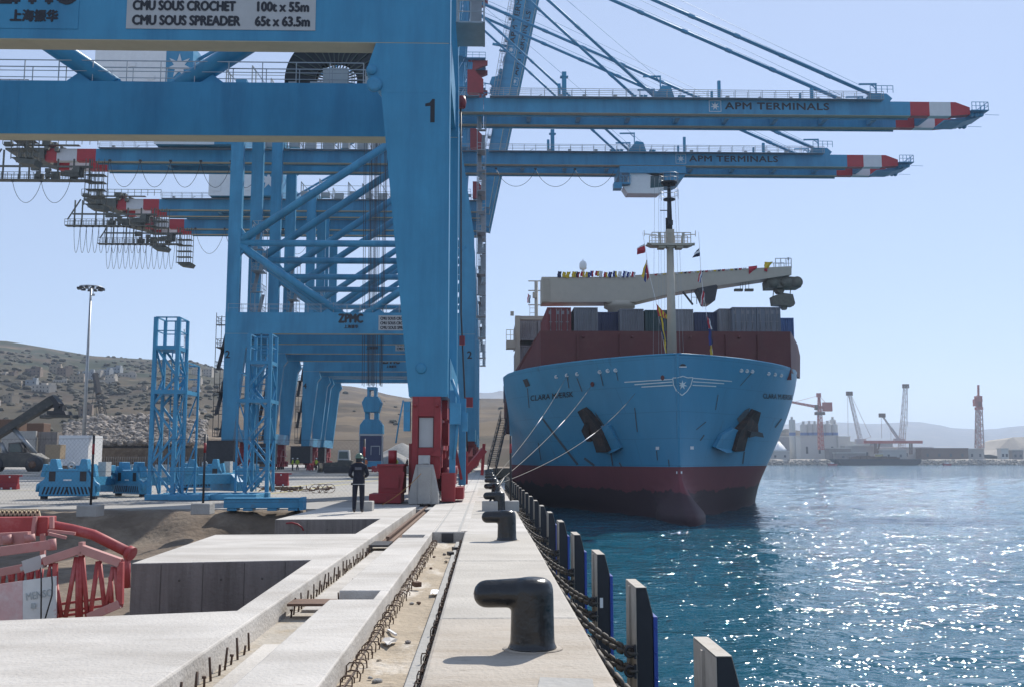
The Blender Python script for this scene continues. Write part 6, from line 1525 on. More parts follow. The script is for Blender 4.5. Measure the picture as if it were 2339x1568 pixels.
# reach stacker
YS = 118.0
RS = empty('reach_stacker', at(60, 1078, YS), 'dark reach stacker with raised telescopic boom and spreader at the far left', 'reach stacker'); RS.location.z = 0
def rs(name, b, m, **k): b.v = [tuple(Vector(v) - RS.location) for v in b.v]; return obj(name, b, m, RS, **k)
Z3 = lambda zx, zy: at(.18 * zx, 878.3 + .18 * zy, YS)
def z3(pts): return [(Z3(x, y).x, Z3(x, y).z) for x, y in pts]
M['machine'] = mat('dusty dark machine paint', (.06, .06, .055), .6, var=.3, scale=2, stain=(.14, .12, .10), sscale=2, slo=.55, shi=.7)
b = MB(); b.prism(z3([(-120, 780), (-120, 650), (640, 150), (700, 140), (720, 235), (340, 460), (-20, 680)]), 'y', YS - .6, YS + .6); rs('boom', b, 'machine')
b = MB(); b.prism(z3([(640, 150), (700, 135), (780, 235), (770, 300), (700, 290), (715, 240)]), 'y', YS - .7, YS + .7); b.prism(z3([(640, 330), (860, 330), (880, 380), (640, 380)]), 'y', YS - 1, YS + 1); b.prism(z3([(720, 260), (815, 265), (815, 330), (700, 330)]), 'y', YS - .5, YS + .5)
rs('boom_head', b, 'dark')
b = MB(); b.prism(z3([(562, 385), (945, 385), (945, 425), (880, 412), (620, 415), (562, 428)]), 'y', YS - 1.2, YS + 1.2); rs('spreader_bar', b, 'machine')
for a, c_ in (((160, 540), (450, 870)), ((10, 730), (90, 900))):
    b = MB(); b.tube([Z3(*a), Z3(*c_)], .26, 10); rs('lift_cylinder', b, 'steel')
b = MB(); b.prism(z3([(-150, 1040), (-150, 860), (450, 860), (560, 930), (560, 1040)]), 'y', YS - 1.6, YS + 1.6); rs('chassis', b, 'machine', bevel=.1)
b = MB(); b.prism(z3([(150, 900), (160, 735), (300, 725), (340, 800), (345, 900)]), 'y', YS - 1.0, YS + 1.0); c_ = rs('cab', b, 'dark')
b = MB(); b.prism(z3([(170, 850), (178, 750), (290, 742), (322, 805), (325, 850)]), 'y', YS - 1.05, YS - 1.01); b.v = [tuple(Vector(v) - RS.location) for v in b.v]; obj('window', b, 'glass', c_)
for x in (20, 500):
    p_ = Z3(x, 985); b = MB(); b.lathe([(0, -.5), (.45, -.5), (.85, -.45), (.95, -.3), (.95, .3), (.85, .45), (0, .5)], (p_.x, YS - 1.3, 1.0), 22, 'y'); rs('wheel', b, 'dark')
    b = MB(); b.lathe([(0, -.53), (.42, -.53), (.42, -.5), (0, -.5)], (p_.x, YS - 1.3, 1.0), 16, 'y'); rs('wheel_hub', b, 'rust')
# site buildings, heap and wall beyond the yard
def bx(name, x0, y0, x1, y1, Y, dep, m, lab, cat, bevel=.03):
    a, c_ = at(x0, y1, Y), at(x1, y0, Y); o = obj(name, MB().box(a.x, c_.x, Y, Y + dep, min(a.z, 0) if a.z < .6 else a.z, c_.z), m, bevel=bevel); tag(o, lab, cat); return o
wb = bx('site_cabin', 131, 993, 203, 1062, 165, 6, 'white', 'white flat-roofed site cabin behind the reach stacker', 'cabin')
bx('wall_panel', 84, 985, 131, 1052, 172, .6, 'conwall', 'beige wall section left of the white cabin', 'wall'); bx('wall_panel', 0, 983, 82, 1052, 171, .6, 'block', 'grey shaded wall section behind the reach stacker', 'wall')
bx('loader_bucket', 102, 1014, 138, 1047, 150, 2, mat('mustard paint', (.33, .25, .16), .7), 'mustard tipped skip between the reach stacker and white cabin', 'skip')
p_ = at(112, 1035, 150)
b = MB()
for x0, x1, y0, y1 in ((-8, 45, 956, 985), (60, 100, 965, 984)): a, c_ = at(x0, y1, 180), at(x1, y0, 180); b.box(a.x, c_.x, 180, 183, a.z - 1, c_.z)
tag(obj('skip_pile', b, 'rust', bevel=.1), 'rust-red skips on the heap behind the reach stacker', 'skips')
# rubble heap
rnd = random.Random(8); bm = bmesh.new()
hv_, hfs = [], []
b = MB()
for k in range(2600):
    px = rnd.uniform(150, 470); t = rnd.random(); top = 962 - 8 * math.sin((px - 150) / 320 * PI) * 1.5 + 12 * nz(px, 0, .02); py = top + (1012 - top) * t ** .8
    Y = 232 - 26 * t + rnd.uniform(-2, 2); p_ = at(px, py, Y); r = rnd.uniform(.3, 1.0) * (1 - .2 * t); me = STN[k % 6]; rot = Matrix.Rotation(rnd.random() * 6, 3, 'Z') @ Matrix.Rotation(rnd.random() * 6, 3, 'X')
    b.add([p_ + rot @ (v.co * r) for v in me.vertices], [tuple(f.vertices) for f in me.polygons])
M['rubble'] = mat('pale rubble', (.33, .29, .255), .95, var=.45, scale=.45, stain=(.14, .12, .10), sscale=.5, slo=.45, shi=.6)
o = obj('rubble_heap', b, 'rubble'); tag(o, 'long heap of pale broken rock behind the yard', 'rubble', kind='stuff')
b = MB(); vs = []
for j in range(9):
    for i in range(61):
        px = 110 + 400 * i / 60; t = j / 8; top = 968 + 60 * max(0, abs(px - 320) / 180 - .85); py = top + (1045 - top) * t; p_ = at(px, py, 240 - 32 * t); vs.append((p_.x, p_.y, max(-1, p_.z - .8)))
b.add(vs, [(j * 61 + i, j * 61 + i + 1, (j + 1) * 61 + i + 1, (j + 1) * 61 + i) for j in range(8) for i in range(60)], True); struct(obj('heap_ground', b, 'earth'))
# long fence of pale posts behind the yard
b = MB(); Yf = 176
for k in range(60):
    p_ = at(205 + k * 5.2, 1060, Yf); b.box(p_.x, p_.x + .13, Yf, Yf + .12, -.2, 2.1)
a, c_ = at(203, 1060, Yf), at(515, 1060, Yf)
for z in (.4, 1.2, 2.0): b.bar((a.x, Yf, z), (c_.x, Yf, z), .07)
tag(obj('yard_fence', b, 'conwall'), 'pale post fence along the back of the yard', 'fence')
b = MB(); b.box(-75, -38, 178, 178.6, -.5, 3.6); tag(obj('boundary_wall', b, 'earth'), 'low earth-brown wall under the rubble heap', 'wall')
# high-mast light
p_ = at(191, 1000, 205); zt_ = at(200, 655, 205).z
LM = empty('light_mast', (p_.x, 205, 0), 'tall grey floodlight mast standing alone at the left', 'light mast')
b = MB(); b.tube([(0, 0, 0), (0, 0, zt_)], [.42, .20], 12); obj('mast_pole', b, 'steel', LM)
b = MB(); b.tube([(2.2 * math.cos(a), 2.2 * math.sin(a), zt_ - .1) for a in [2 * PI * k / 20 for k in range(20)]], .12, 6, closed=True); b.bar((-2.2, 0, zt_ - .1), (2.2, 0, zt_ - .1), .12); b.bar((0, -2.2, zt_ - .1), (0, 2.2, zt_ - .1), .12); b.bar((.5, 0, zt_ - .1), (.5, 0, zt_ - 1.6), .1); b.box(.3, .8, -.2, .2, zt_ - 1.9, zt_ - 1.5); obj('head_ring', b, 'steel', LM)
for k in range(12):
    a = 2 * PI * k / 12; b = MB(); b.cbox((2.3 * math.cos(a), 2.3 * math.sin(a), zt_ - .45), (.8, .55, .35), rz=a); obj('floodlight', b, 'dark', LM)
# crawler crane jib beside the mast, antenna mast on the hill
b = MB(); A, B = at(217, 852, 240), at(241, 985, 236)
b.bar(A, A.lerp(B, .35), 1.0)
for s in (-.6, .6): b.bar(A.lerp(B, .35) + Vector((s, 0, 0)), B + Vector((s, 0, 0)), .15); b.bar(A.lerp(B, .35) + Vector((s, 1, 0)), B + Vector((s, 1, 0)), .15)
for k in range(16): t = .35 + .65 * k / 16; q = A.lerp(B, t); q2 = A.lerp(B, t + .65 / 16); sg = 1 if k % 2 else -1; b.bar(q + Vector((.6 * sg, 0, 0)), q2 - Vector((.6 * sg, 0, 0)), .1)
b.bar(A, at(222, 990, 236), .08); b.bar(A, at(205, 985, 236), .08); b.box(B.x - 3, B.x + 2, 235, 239, 0, B.z)
tag(obj('crawler_crane', b, 'dark'), 'dark crawler crane jib rising from the rubble heap', 'crane')
b = MB(); A = on_hill(424, 830) or at(424, 830, 800); t_ = at(421, 752, A.y)
for s in (-1, 1): b.bar(A + Vector((s * .8, 0, -2)), t_ + Vector((s * .25, 0, 0)), .35)
for k in range(10): q = A.lerp(t_, k / 10); q2 = A.lerp(t_, (k + 1) / 10); b.bar(q + Vector((.7, 0, 0)), q2 - Vector((.7, 0, 0)), .2)
b.cbox(A.lerp(t_, .75) + Vector((1, 0, 0)), (1.8, 1.5, 2)); tag(obj('antenna_mast', b, 'steel'), 'thin lattice antenna mast on the hill top', 'mast')

# load basket hanging from the second crane, and the headblock above it
Yb = 135.3
LBk = empty('load_frame', (at(848, 1076, Yb).x, Yb, 0), 'blue lifting headblock with dark load frame hanging under the second crane', 'load frame')
b = MB(); b.prism([(-.85, 10.0), (.85, 10.0), (1.3, 9.2), (.95, 7.9), (-.95, 7.9), (-1.3, 9.2)], 'y', -1.2, 1.2); obj('headblock', b, 'blue', LBk, bevel=.05)
b = MB(); b.box(-.6, -.3, -1, 1, 9.99, 11.0); b.box(.3, .6, -1, 1, 9.99, 11.0); b.box(-.62, .62, -1.05, 1.05, 10.9, 11.3); obj('sheave_block', b, 'blue2', LBk)
b = MB(); b.box(-.9, -.35, -.8, .8, 6.9, 7.9); b.box(.35, .9, -.8, .8, 6.9, 7.9); b.prism([(-1.55, 5.0), (1.55, 5.0), (1.5, 6.2), (.95, 6.95), (-.95, 6.95), (-1.5, 6.2)], 'y', -1.2, 1.2); obj('spreader_head', b, 'blue', LBk, bevel=.05)
b = MB(); b.box(-1.45, 1.45, -1.1, 1.1, 1.4, 4.75); obj('load_box', b, 'connavy', LBk, bevel=.05)
b = MB()
for s in (-1.55, 1.45): b.box(s, s + .12, -1.15, -.95, .3, 5)
b.box(-1.6, 1.6, -1.2, -1.0, 4.75, 5.0); b.box(.0, 1.2, -1.18, -1.1, 3.3, 3.42); b.box(.0, .1, -1.18, -1.1, 2.2, 3.4); b.box(1.15, 1.25, -1.18, -1.1, 2.2, 3.4); obj('side_frame', b, 'steel', LBk)
obj('lower_box', MB().box(-1.5, 1.5, -1.1, 1.1, .62, 1.38), 'blue2', LBk, bevel=.03); obj('red_trestle', MB().box(-1.55, -.6, -1.15, 1.1, 0, .6).box(.6, 1.55, -1.15, 1.1, 0, .6).box(-.6, .6, -.9, .9, .3, .6), 'red', LBk)
# bulldozer
Yd = 118
BD = empty('bulldozer', (at(778, 1072, Yd).x, Yd, 0), 'grey-green bulldozer parked under the far cranes', 'bulldozer')
obj('dozer_body', MB().prism([(-1.9, .6), (1.3, .6), (1.4, 1.5), (-.2, 1.55), (-.3, 1.3), (-1.9, 1.2)], 'y', -.8, .8), M['machine'], BD, bevel=.05)
obj('cab', MB().prism([(-.3, 1.5), (1.1, 1.5), (1.0, 2.7), (-.2, 2.7)], 'y', -.7, .7), 'greypanel', BD, bevel=.05); obj('window', MB().prism([(-.15, 1.7), (.95, 1.7), (.88, 2.5), (-.1, 2.5)], 'y', -.73, -.705), 'glass', BD)
for s in (-1.1, .75): obj('crawler_track', MB().prism([(-1.7, .05), (1.2, .05), (1.5, .4), (1.2, .8), (-1.7, .8), (-2.0, .4)], 'y', s, s + .4), 'dark', BD, bevel=.05)
obj('blade', MB().prism([(-2.5, .1), (-2.3, .1), (-2.2, .6), (-2.3, 1.2), (-2.5, 1.2), (-2.4, .6)], 'y', -1.5, 1.5), M['machine'], BD)
# workers
def worker(colr):
    V = [(0, 0, .95), (0, 0, 1.3), (0, 0, 1.46), (0, 0, 1.66), (-.1, 0, .5), (-.12, 0, .06), (.1, 0, .5), (.12, 0, .06), (-.2, 0, 1.4), (-.25, .05, 1.1), (-.22, .2, .95), (.2, 0, 1.4), (.25, .05, 1.1), (.22, .2, .95)]
    E_ = [(0, 1), (1, 2), (2, 3), (0, 4), (4, 5), (0, 6), (6, 7), (2, 8), (8, 9), (9, 10), (2, 11), (11, 12), (12, 13)]; Rr = [(.15, .12), (.18, .13), .08, .10, .08, .06, .08, .06, .07, .055, .045, .07, .055, .045]
    me = skin_body('person', V, E_, Rr, 0, 1); me.materials.append(M['navy']); me.materials.append(M['skin']); me.materials.append(colr)
    for f in me.polygons: f.material_index = 1 if f.center.z > 1.52 else (2 if f.center.z > 1.0 else 0)
    return me
HV = mat('yellow safety vest', (.45, .55, .05), .7); OR = mat('orange safety vest', (.65, .16, .03), .7)
WM = [worker(HV), worker(OR), worker(M['navy'])]
for px, py, k, lab in ((668, 1075, 0, 'worker in a yellow vest left of the crane leg with 4'), (679, 1074, 0, 'worker in a yellow vest right beside another, by the red bogies'), (722, 1074, 0, 'worker in a yellow vest directly beside the far crane leg'), (835, 1076, 1, 'worker in an orange vest left of the man behind the load frame'), (822, 1074, 2, 'worker in dark clothes beside the orange-vested worker'), (905, 1074, 0, 'worker right of the load frame'), (930, 1076, 2, 'worker in dark clothes near the crane base'), (945, 1075, 2, 'worker in dark clothes closest to the red crane bogie')):
    p_ = gr(px, py); o = bpy.data.objects.new('person', WM[k]); link(o); o.location = (p_.x, p_.y, 0); o.rotation_euler.z = k + px; tag(o, lab, 'person', 'workers far off in the yard')
    b = MB(); b.lathe([(0, 1.86), (.09, 1.82), (.13, 1.74), (.14, 1.70)], (0, 0, -.03), 10); obj('helmet', b, 'white', o)
bx('skip', 893, 1060, 915, 1080, 112, 1.2, mat('ochre skip paint', (.30, .22, .06), .7), 'ochre yellow skip right of the load frame', 'skip')
bx('pallet_wall', 916, 1060, 962, 1080, 114, .5, 'concrete', 'pale low wall left of the crane base', 'wall')
b = MB(); rnd = random.Random(2)
for (px, wd, hh, Y, mm) in ((905, 5, 3.2, 190, 'gravel'),): pass
M['gravel'] = mat('grey gravel', (.33, .32, .31), .95, var=.25, scale=1.5, bump=.8, bscale=3)
for px, wd, hh, Y, lab in ((895, 6.5, 4.2, 200, 'grey gravel pile right of the load frame'), (918, 9, 6.2, 215, 'bigger grey gravel pile beside the crane leg'), (1040, 7, 4.6, 210, 'grey gravel pile between the two crane legs')):
    p_ = at(px, 1050, Y); b = MB(); b.lathe([(wd * (1 - t) ** .9 * (1 if t else 1.15), hh * (t - .12 * t * t)) for t in [k / 8 for k in range(9)]], (p_.x, Y, -.3), 26); b.v = [(x + .35 * nz(x, y, .4, z), y, z + .25 * nz(x, y, .5)) for x, y, z in b.v]
    tag(obj('gravel_pile', b, 'gravel'), lab, 'gravel pile', 'gravel piles behind the yard')

# scrub on the hillside
rnd = random.Random(31); b = MB(); k = 0
while k < 650:
    px = rnd.uniform(-80, 560) if rnd.random() < .9 else rnd.uniform(560, 1150); py = rnd.uniform(800, 985)
    q = at(px, py, 600)
    if px < 560:
        dens = .25 + 1.1 * max(0, noise.noise(Vector((px * .02, py * .045, 0)))) * 2 + (.7 if 120 < px < 350 and 872 < py < 935 else 0) + (.8 if py < 850 and px > 300 else 0)
    else: dens = .5
    if py > 940: dens *= .35
    if rnd.random() > dens: continue
    p_ = on_hill(px, py)
    if p_ is None: continue
    k += 1; r = rnd.uniform(.5, 1.5) * (1.3 if py < 900 else 1); me = STN[k % 6]; rot = Matrix.Rotation(rnd.random() * 6, 3, 'Z')
    b.add([p_ + rot @ Vector((v.co.x * r * 1.3, v.co.y * r * 1.3, v.co.z * r * 1.1 + r * .3)) for v in me.vertices], [tuple(f.vertices) for f in me.polygons])
M['scrub'] = mat('dry green scrub', (.075, .068, .048), .95, var=.5, scale=.12, stain=(.10, .085, .06), sscale=.2)
o = obj('hillside_scrub', b, 'scrub'); tag(o, 'dark dry scrub dotted over the hillside', 'scrub', kind='stuff')

# hillside houses
M['house1'] = mat('lime-washed wall', (.40, .36, .31), .9, var=.1); M['house2'] = mat('ochre wall', (.30, .25, .19), .9, var=.12); M['house3'] = mat('bluish wall', (.27, .29, .31), .9, var=.1); M['house4'] = mat('unrendered brick wall', (.20, .155, .125), .9, var=.15)
M['hole'] = mat('dark window', (.03, .03, .035), .4)
def house_m(w_, d_, h_, n, fl):
    b = MB(); b.box(0, w_, 0, d_, -3, h_); b.box(-.1, w_ + .1, -.1, d_ + .1, h_, h_ + .35); b.box(w_ * .6, w_ * .95, d_ * .3, d_ * .9, h_ + .35, h_ + 2.2); q = MB()
    for f in range(fl):
        for i in range(n): x = w_ * (i + .5) / n; q.box(x - .45, x + .45, -.03, -.002, .9 + f * 3, 2.2 + f * 3)
    q.box(.5, 1.5, -.03, -.002, 0, .85); return b.mesh('house_walls'), q.mesh('house_windows')
HT = [house_m(9, 8, 3.4, 3, 1), house_m(12, 9, 6.4, 4, 2), house_m(8, 8, 6.2, 2, 2), house_m(15, 9, 3.6, 5, 1), house_m(10, 9, 9.2, 3, 3)]
rnd = random.Random(21); cnt = 0; seen = []
DC = {0: 'lime-washed', 1: 'ochre', 2: 'bluish grey', 3: 'unrendered brick'}
spots = [(95, 893, 1, 0), (150, 862, 4, 3), (178, 872, 1, 1), (82, 866, 0, 1), (18, 856, 0, 0), (143, 872, 3, 0), (440, 947, 3, 0), (425, 946, 3, 0), (408, 856, 3, 0), (212, 857, 3, 0), (245, 855, 1, 2), (262, 852, 1, 2)]
while len(spots) < 42:
    px = rnd.uniform(-60, 500); py = rnd.uniform(838, 955)
    if py > 905 and px > 180 and rnd.random() < .75: continue
    if 130 < px < 340 and 880 < py < 930 and rnd.random() < .8: continue
    if all((px - a) ** 2 + ((py - c_) * 2.2) ** 2 > 150 for a, c_, *_ in spots): spots.append((px, py, rnd.randrange(5), rnd.choice((0, 0, 0, 1, 1, 2, 3))))
for px, py, k, c_ in spots:
    p_ = on_hill(px, py)
    if p_ is None: continue
    w_, q_ = HT[k]; key = (k, c_)
    me = w_.copy() if key not in CACHE else CACHE[key]
    if key not in CACHE: me.materials.clear(); me.materials.append(M['house%d' % (c_ + 1)]); CACHE[key] = me
    if not q_.materials: q_.materials.append(M['hole'])
    o = bpy.data.objects.new('house', me); link(o); o.location = p_ + Vector((-5, 0, -.3)); o.rotation_euler.z = rnd.uniform(-.35, .35); sc = rnd.uniform(.4, .7); o.scale = (sc, sc, sc)
    wo = bpy.data.objects.new('windows', q_); link(wo, o)
    size = ('small one-storey', 'wide two-storey', 'narrow two-storey', 'long low', 'three-storey')[k]
    tag(o, f'{size} {DC[c_]} house on the dry hillside', 'house', f'{size} {DC[c_]} hillside houses')

# ------------------------------------------------------------------ far shore, right
YF = 960.0
def fpt(zx, zy, Y=YF): return at(1725.2 + .2626 * zx, 815.6 + .2626 * zy, Y)
def fp(pts, Y=YF): return [(fpt(x, y, Y).x, fpt(x, y, Y).z) for x, y in pts]
M['farsoil'] = mat('pale quarry ground', (.36, .32, .27), .95, var=.15, scale=.05)
mb = MB(); vs = []; n_ = 90
for j, (dy, z) in enumerate(((0, ZW - 2), (6, ZW + 3.0), (12, ZW + 5.2), (140, ZW + 6.2), (1500, ZW + 8), (1500, ZW - 3))):
    for i in range(n_ + 1):
        px = 1560 + 1500 * i / n_; off = 3 * nz(px, 0, .03); q = at(px, 1048, YF - 8 + off + dy); vs.append((q.x, q.y, z + (.8 * nz(px, j, .05) if 0 < j < 5 else 0)))
mb.add(vs, [(j * (n_ + 1) + i, j * (n_ + 1) + i + 1, (j + 1) * (n_ + 1) + i + 1, (j + 1) * (n_ + 1) + i) for j in range(5) for i in range(n_)], True)
struct(obj('shore_ground', mb, 'farsoil'))
rnd = random.Random(9); b = MB()
for k in range(1500):
    px = rnd.uniform(1700, 2420); t = rnd.random(); q = at(px, 1048, YF - 9 + 10 * t); r = rnd.uniform(.6, 1.7); me = STN[k % 6]; rot = Matrix.Rotation(rnd.random() * 6, 3, 'Z') @ Matrix.Rotation(rnd.random() * 6, 3, 'X')
    z = ZW - .5 + 4.6 * t; b.add([Vector((q.x, q.y, z)) + rot @ (v.co * r) for v in me.vertices], [tuple(f.vertices) for f in me.polygons])
o = obj('shore_rocks', b, mat('riprap rock', (.22, .20, .17), .95, var=.45, scale=.3)); tag(o, 'dark rock armour along the far shore waterline', 'rocks', kind='stuff')
M['silo'] = mat('pale silo concrete', (.50, .50, .47), .8, var=.06); M['siloband'] = mat('blue silo band', (.09, .15, .33), .6); M['rlattice'] = mat('red crane lattice', (.42, .09, .06), .6); M['wlattice'] = mat('pale crane lattice', (.50, .44, .42), .6)
GS = 'pale silos on the far shore'
def silo(x0, x1, yt, yb, Y, lab, cap=True):
    a, c_ = fpt(x0, yb, Y), fpt(x1, yt, Y); r = (c_.x - a.x) / 2; cx = (a.x + c_.x) / 2; o = empty('silo', (cx, Y, 2), lab, 'silo', GS); H = c_.z - 2
    b = MB(); b.lathe([(0, 0), (r, 0), (r, H), (r * .8, H + r * .25), (0, H + r * .35)], n=18); obj('silo_shell', b, 'silo', o)
    if cap: obj('filter_unit', MB().box(-r * .35, r * .25, -r * .3, r * .3, H + r * .2, H + r * .2 + r * .9), 'silo', o)
    zb_ = fpt(0, 678, Y).z - 2; b = MB(); b.lathe([(r * 1.015, zb_), (r * 1.015, zb_ + 3.2)], n=18); obj('blue_band', b, 'siloband', o); return o
for x0, x1, yt, lab in ((397, 448, 585, 'silo farthest left of the grouped four, beside the tower crane'), (449, 496, 580, 'second silo of the group left of the tower crane'), (497, 545, 582, 'silo directly left of the red tower crane'), (560, 604, 582, 'silo directly behind the red tower crane'), (606, 660, 582, 'wider silo right of the red tower crane'), (664, 716, 585, 'silo at the right end of the group')):
    silo(x0, x1, yt, 790, YF + 60, lab)
silo(655, 700, 545, 790, YF + 72, 'tall slim silo rising behind the right end of the group'); o = silo(300, 346, 545, 800, YF + 40, 'separate tall silo beside the ship bow with a blue band near its top')
def fbox(name, x0, y0, x1, y1, Y, dep, m, lab, cat, grp=None, roof=None):
    a, c_ = fpt(x0, y1, Y), fpt(x1, y0, Y); r = empty(name, ((a.x + c_.x) / 2, Y, 1.5), lab, cat, grp); w_ = (c_.x - a.x) / 2; h = c_.z - 1.5
    obj('wall', MB().box(-w_, w_, 0, dep, -2, h), m, r); obj('roof', MB().box(-w_ - .4, w_ + .4, -.4, dep + .4, h + .003, h + .7), roof or 'silo', r)
    q = MB()
    for k in range(max(2, int(w_ / 5))): x = -w_ + 2 * w_ * (k + .5) / max(2, int(w_ / 5)); q.box(x - 1.1, x + 1.1, -.05, -.003, h * .25, h * .55)
    obj('openings', q, 'hole', r); return r
GB = 'low buildings on the far shore'
fbox('plant_building', 395, 682, 720, 800, YF + 55, 25, 'silo', 'wide pale plant building below the silos', 'building', GB); fbox('plant_building', 722, 690, 825, 790, YF + 52, 25, 'silo', 'plain pale block right of the silos', 'building', GB)
fbox('plant_building', 215, 690, 398, 800, YF + 90, 25, 'conpale', 'grey building between the ship bow and the silos', 'building', GB)
fbox('warehouse', 826, 735, 1030, 800, YF + 110, 30, 'silo', 'pale flat warehouse left of the red gantry', 'building', GB); fbox('warehouse', 1030, 742, 1195, 800, YF + 100, 25, 'conpale', 'grey warehouse behind the red gantry', 'building', GB)
fbox('warehouse', 1080, 782, 1550, 812, YF + 40, 40, 'silo', 'long white-roofed shed behind the barge', 'building', GB, 'white'); fbox('shed', 640, 790, 830, 850, YF + 20, 12, 'conwall', 'low tan shed between silos and barge', 'building', GB)
fbox('shed', 780, 770, 1035, 840, YF + 30, 12, 'block', 'grey corrugated shed above the left end of the barge', 'building', GB); fbox('shed', 700, 830, 960, 880, YF + 8, 8, 'conwall', 'low brown store near the waterline left of the barge', 'building', GB)
fbox('shed', 1110, 805, 1315, 880, YF + 8, 10, 'block', 'grey dockside store above the middle of the barge', 'building', GB); fbox('shed', 1850, 795, 1990, 840, YF + 30, 12, 'block', 'grey hut below the lattice tower', 'building', GB)
fbox('shed', 2140, 795, 2200, 850, YF + 15, 8, 'silo', 'small pale hut before the spoil mound', 'building', GB); fbox('shed', 2240, 805, 2330, 845, YF + 15, 8, 'conwall', 'small tan hut at the right picture edge', 'building', GB)
fbox('brown_stack', 1450, 792, 1850, 866, YF + 22, 14, 'rust', 'long rust-brown stack of material right of the barge', 'stockpile', None, 'rust'); fbox('brown_stack', 1060, 840, 1110, 880, YF + 4, 5, mat('yellow plant', (.40, .33, .10), .7), 'small yellow plant box above the barge', 'plant')
a, c_ = fpt(95, 870, YF), fpt(640, 870, YF); b = MB(); b.prism([(YF - 4, -2), (YF, -.2), (YF + 4, 1.0), (YF + 10, 1.3), (YF + 18, -1)], 'x', a.x, c_.x); tag(obj('sand_bank', b, 'sand'), 'pale sand bank along the shore beside the ship', 'bank')
fbox('plinth', 130, 815, 300, 850, YF + 14, 8, 'block', 'grey foundation under the white cone roof', 'building', GB)
a, c_ = fpt(155, 800, YF + 15), fpt(295, 728, YF + 15); b = MB(); cx = (a.x + c_.x) / 2; w_ = (c_.x - a.x) / 2; b.lathe([(w_, a.z), (w_ * .12, c_.z), (0, c_.z)], (cx, YF + 15 + w_, 0), 10); b.lathe([(w_ * .94, a.z - 8), (w_ * .94, a.z)], (cx, YF + 15 + w_, 0), 10); tag(obj('cone_roof', b, 'white'), 'white cone-roofed store right beside the ship side', 'store')
# spoil mound and dark hill
b = MB(); pts = [(2040, 842), (2110, 800), (2200, 710), (2240, 692), (2310, 690), (2400, 688), (2520, 700), (2640, 760), (2750, 842)]; vs = []; nn = len(pts)
for j, (dy, f) in enumerate(((0, 0), (18, .55), (40, 1), (90, .9), (140, 0))):
    for x, y in pts: q = fpt(x, y, YF + 70); base = fpt(x, 850, YF + 70).z - 4; vs.append((q.x, YF + 30 + dy, base + (q.z - base) * f))
b.add(vs, [(j * nn + i, j * nn + i + 1, (j + 1) * nn + i + 1, (j + 1) * nn + i) for j in range(4) for i in range(nn - 1)], False); o = obj('spoil_mound', b, 'farsoil'); struct(o)
b = MB(); vs = []; pts = [(180, 660), (260, 618), (300, 622), (360, 632), (420, 640), (470, 700)]; nn = len(pts)
for j, (dy, f) in enumerate(((0, 0), (60, 1), (160, 0))):
    for x, y in pts: q = fpt(x, y, YF + 300); vs.append((q.x, YF + 240 + dy, q.z * f))
b.add(vs, [(j * nn + i, j * nn + i + 1, (j + 1) * nn + i + 1, (j + 1) * nn + i) for j in range(2) for i in range(nn - 1)]); struct(obj('dark_knoll', b, 'hill'))
# lattice helper for distant cranes
def lattice(b, p, q, w0, w1, n, r):
    p = Vector(p); q = Vector(q); d = (q - p).normalized(); u = d.cross(Vector((0, 1, 0))).normalized(); v = Vector((0, 1, 0))
    c = lambda t, i: p.lerp(q, t) + (u * (1 if i in (0, 1) else -1) + v * (1 if i in (0, 3) else -1)) * ((w0 + (w1 - w0) * t) / 2)
    for i in range(4): b.bar(c(0, i), c(1, i), r)
    for k in range(n):
        for i, j in ((0, 3), (1, 2), (0, 1)):
            b.bar(c(k / n, i if k % 2 else j), c((k + 1) / n, j if k % 2 else i), r * .7); b.bar(c(k / n, i), c(k / n, j), r * .6)
    return b
Yt = YF + 30
TC = empty('tower_crane', fpt(570, 800, Yt), 'red tower crane standing among the silos', 'tower crane')
def tc(root, name, b, m): b.v = [tuple(Vector(v) - root.location) for v in b.v]; return obj(name, b, m, root)
b = MB(); lattice(b, fpt(572, 800, Yt), fpt(560, 485, Yt), 4.6, 3.4, 16, .6); tc(TC, 'tower', b, 'rlattice')
b = MB(); lattice(b, fpt(560, 485, Yt), fpt(553, 325, Yt), 3.2, 1.2, 7, .7); b.cbox(fpt(551, 326, Yt), (4, 3, 4)); tc(TC, 'tower_head', b, 'rlattice')
b = MB(); lattice(b, fpt(558, 432, Yt), fpt(200, 365, Yt), 2.0, 1.2, 20, .6); b.bar(fpt(553, 330, Yt), fpt(330, 388, Yt), .3); tc(TC, 'jib', b, 'rlattice')
b = MB(); lattice(b, fpt(558, 432, Yt), fpt(640, 432, Yt), 2.0, 2.0, 5, .7); b.cbox(fpt(626, 428, Yt), (9, 4, 9)); b.bar(fpt(553, 330, Yt), fpt(635, 415, Yt), .3); tc(TC, 'counter_jib', b, 'rlattice')
b = MB(); b.cbox(fpt(530, 432, Yt), (3, 3, 5)); b.bar(fpt(530, 440, Yt), fpt(529, 482, Yt), .4); b.cbox(fpt(529, 485, Yt), (2, 2, 3)); b.cbox(fpt(561, 485, Yt), (9, 6, 3)); tc(TC, 'cab', b, 'rust')
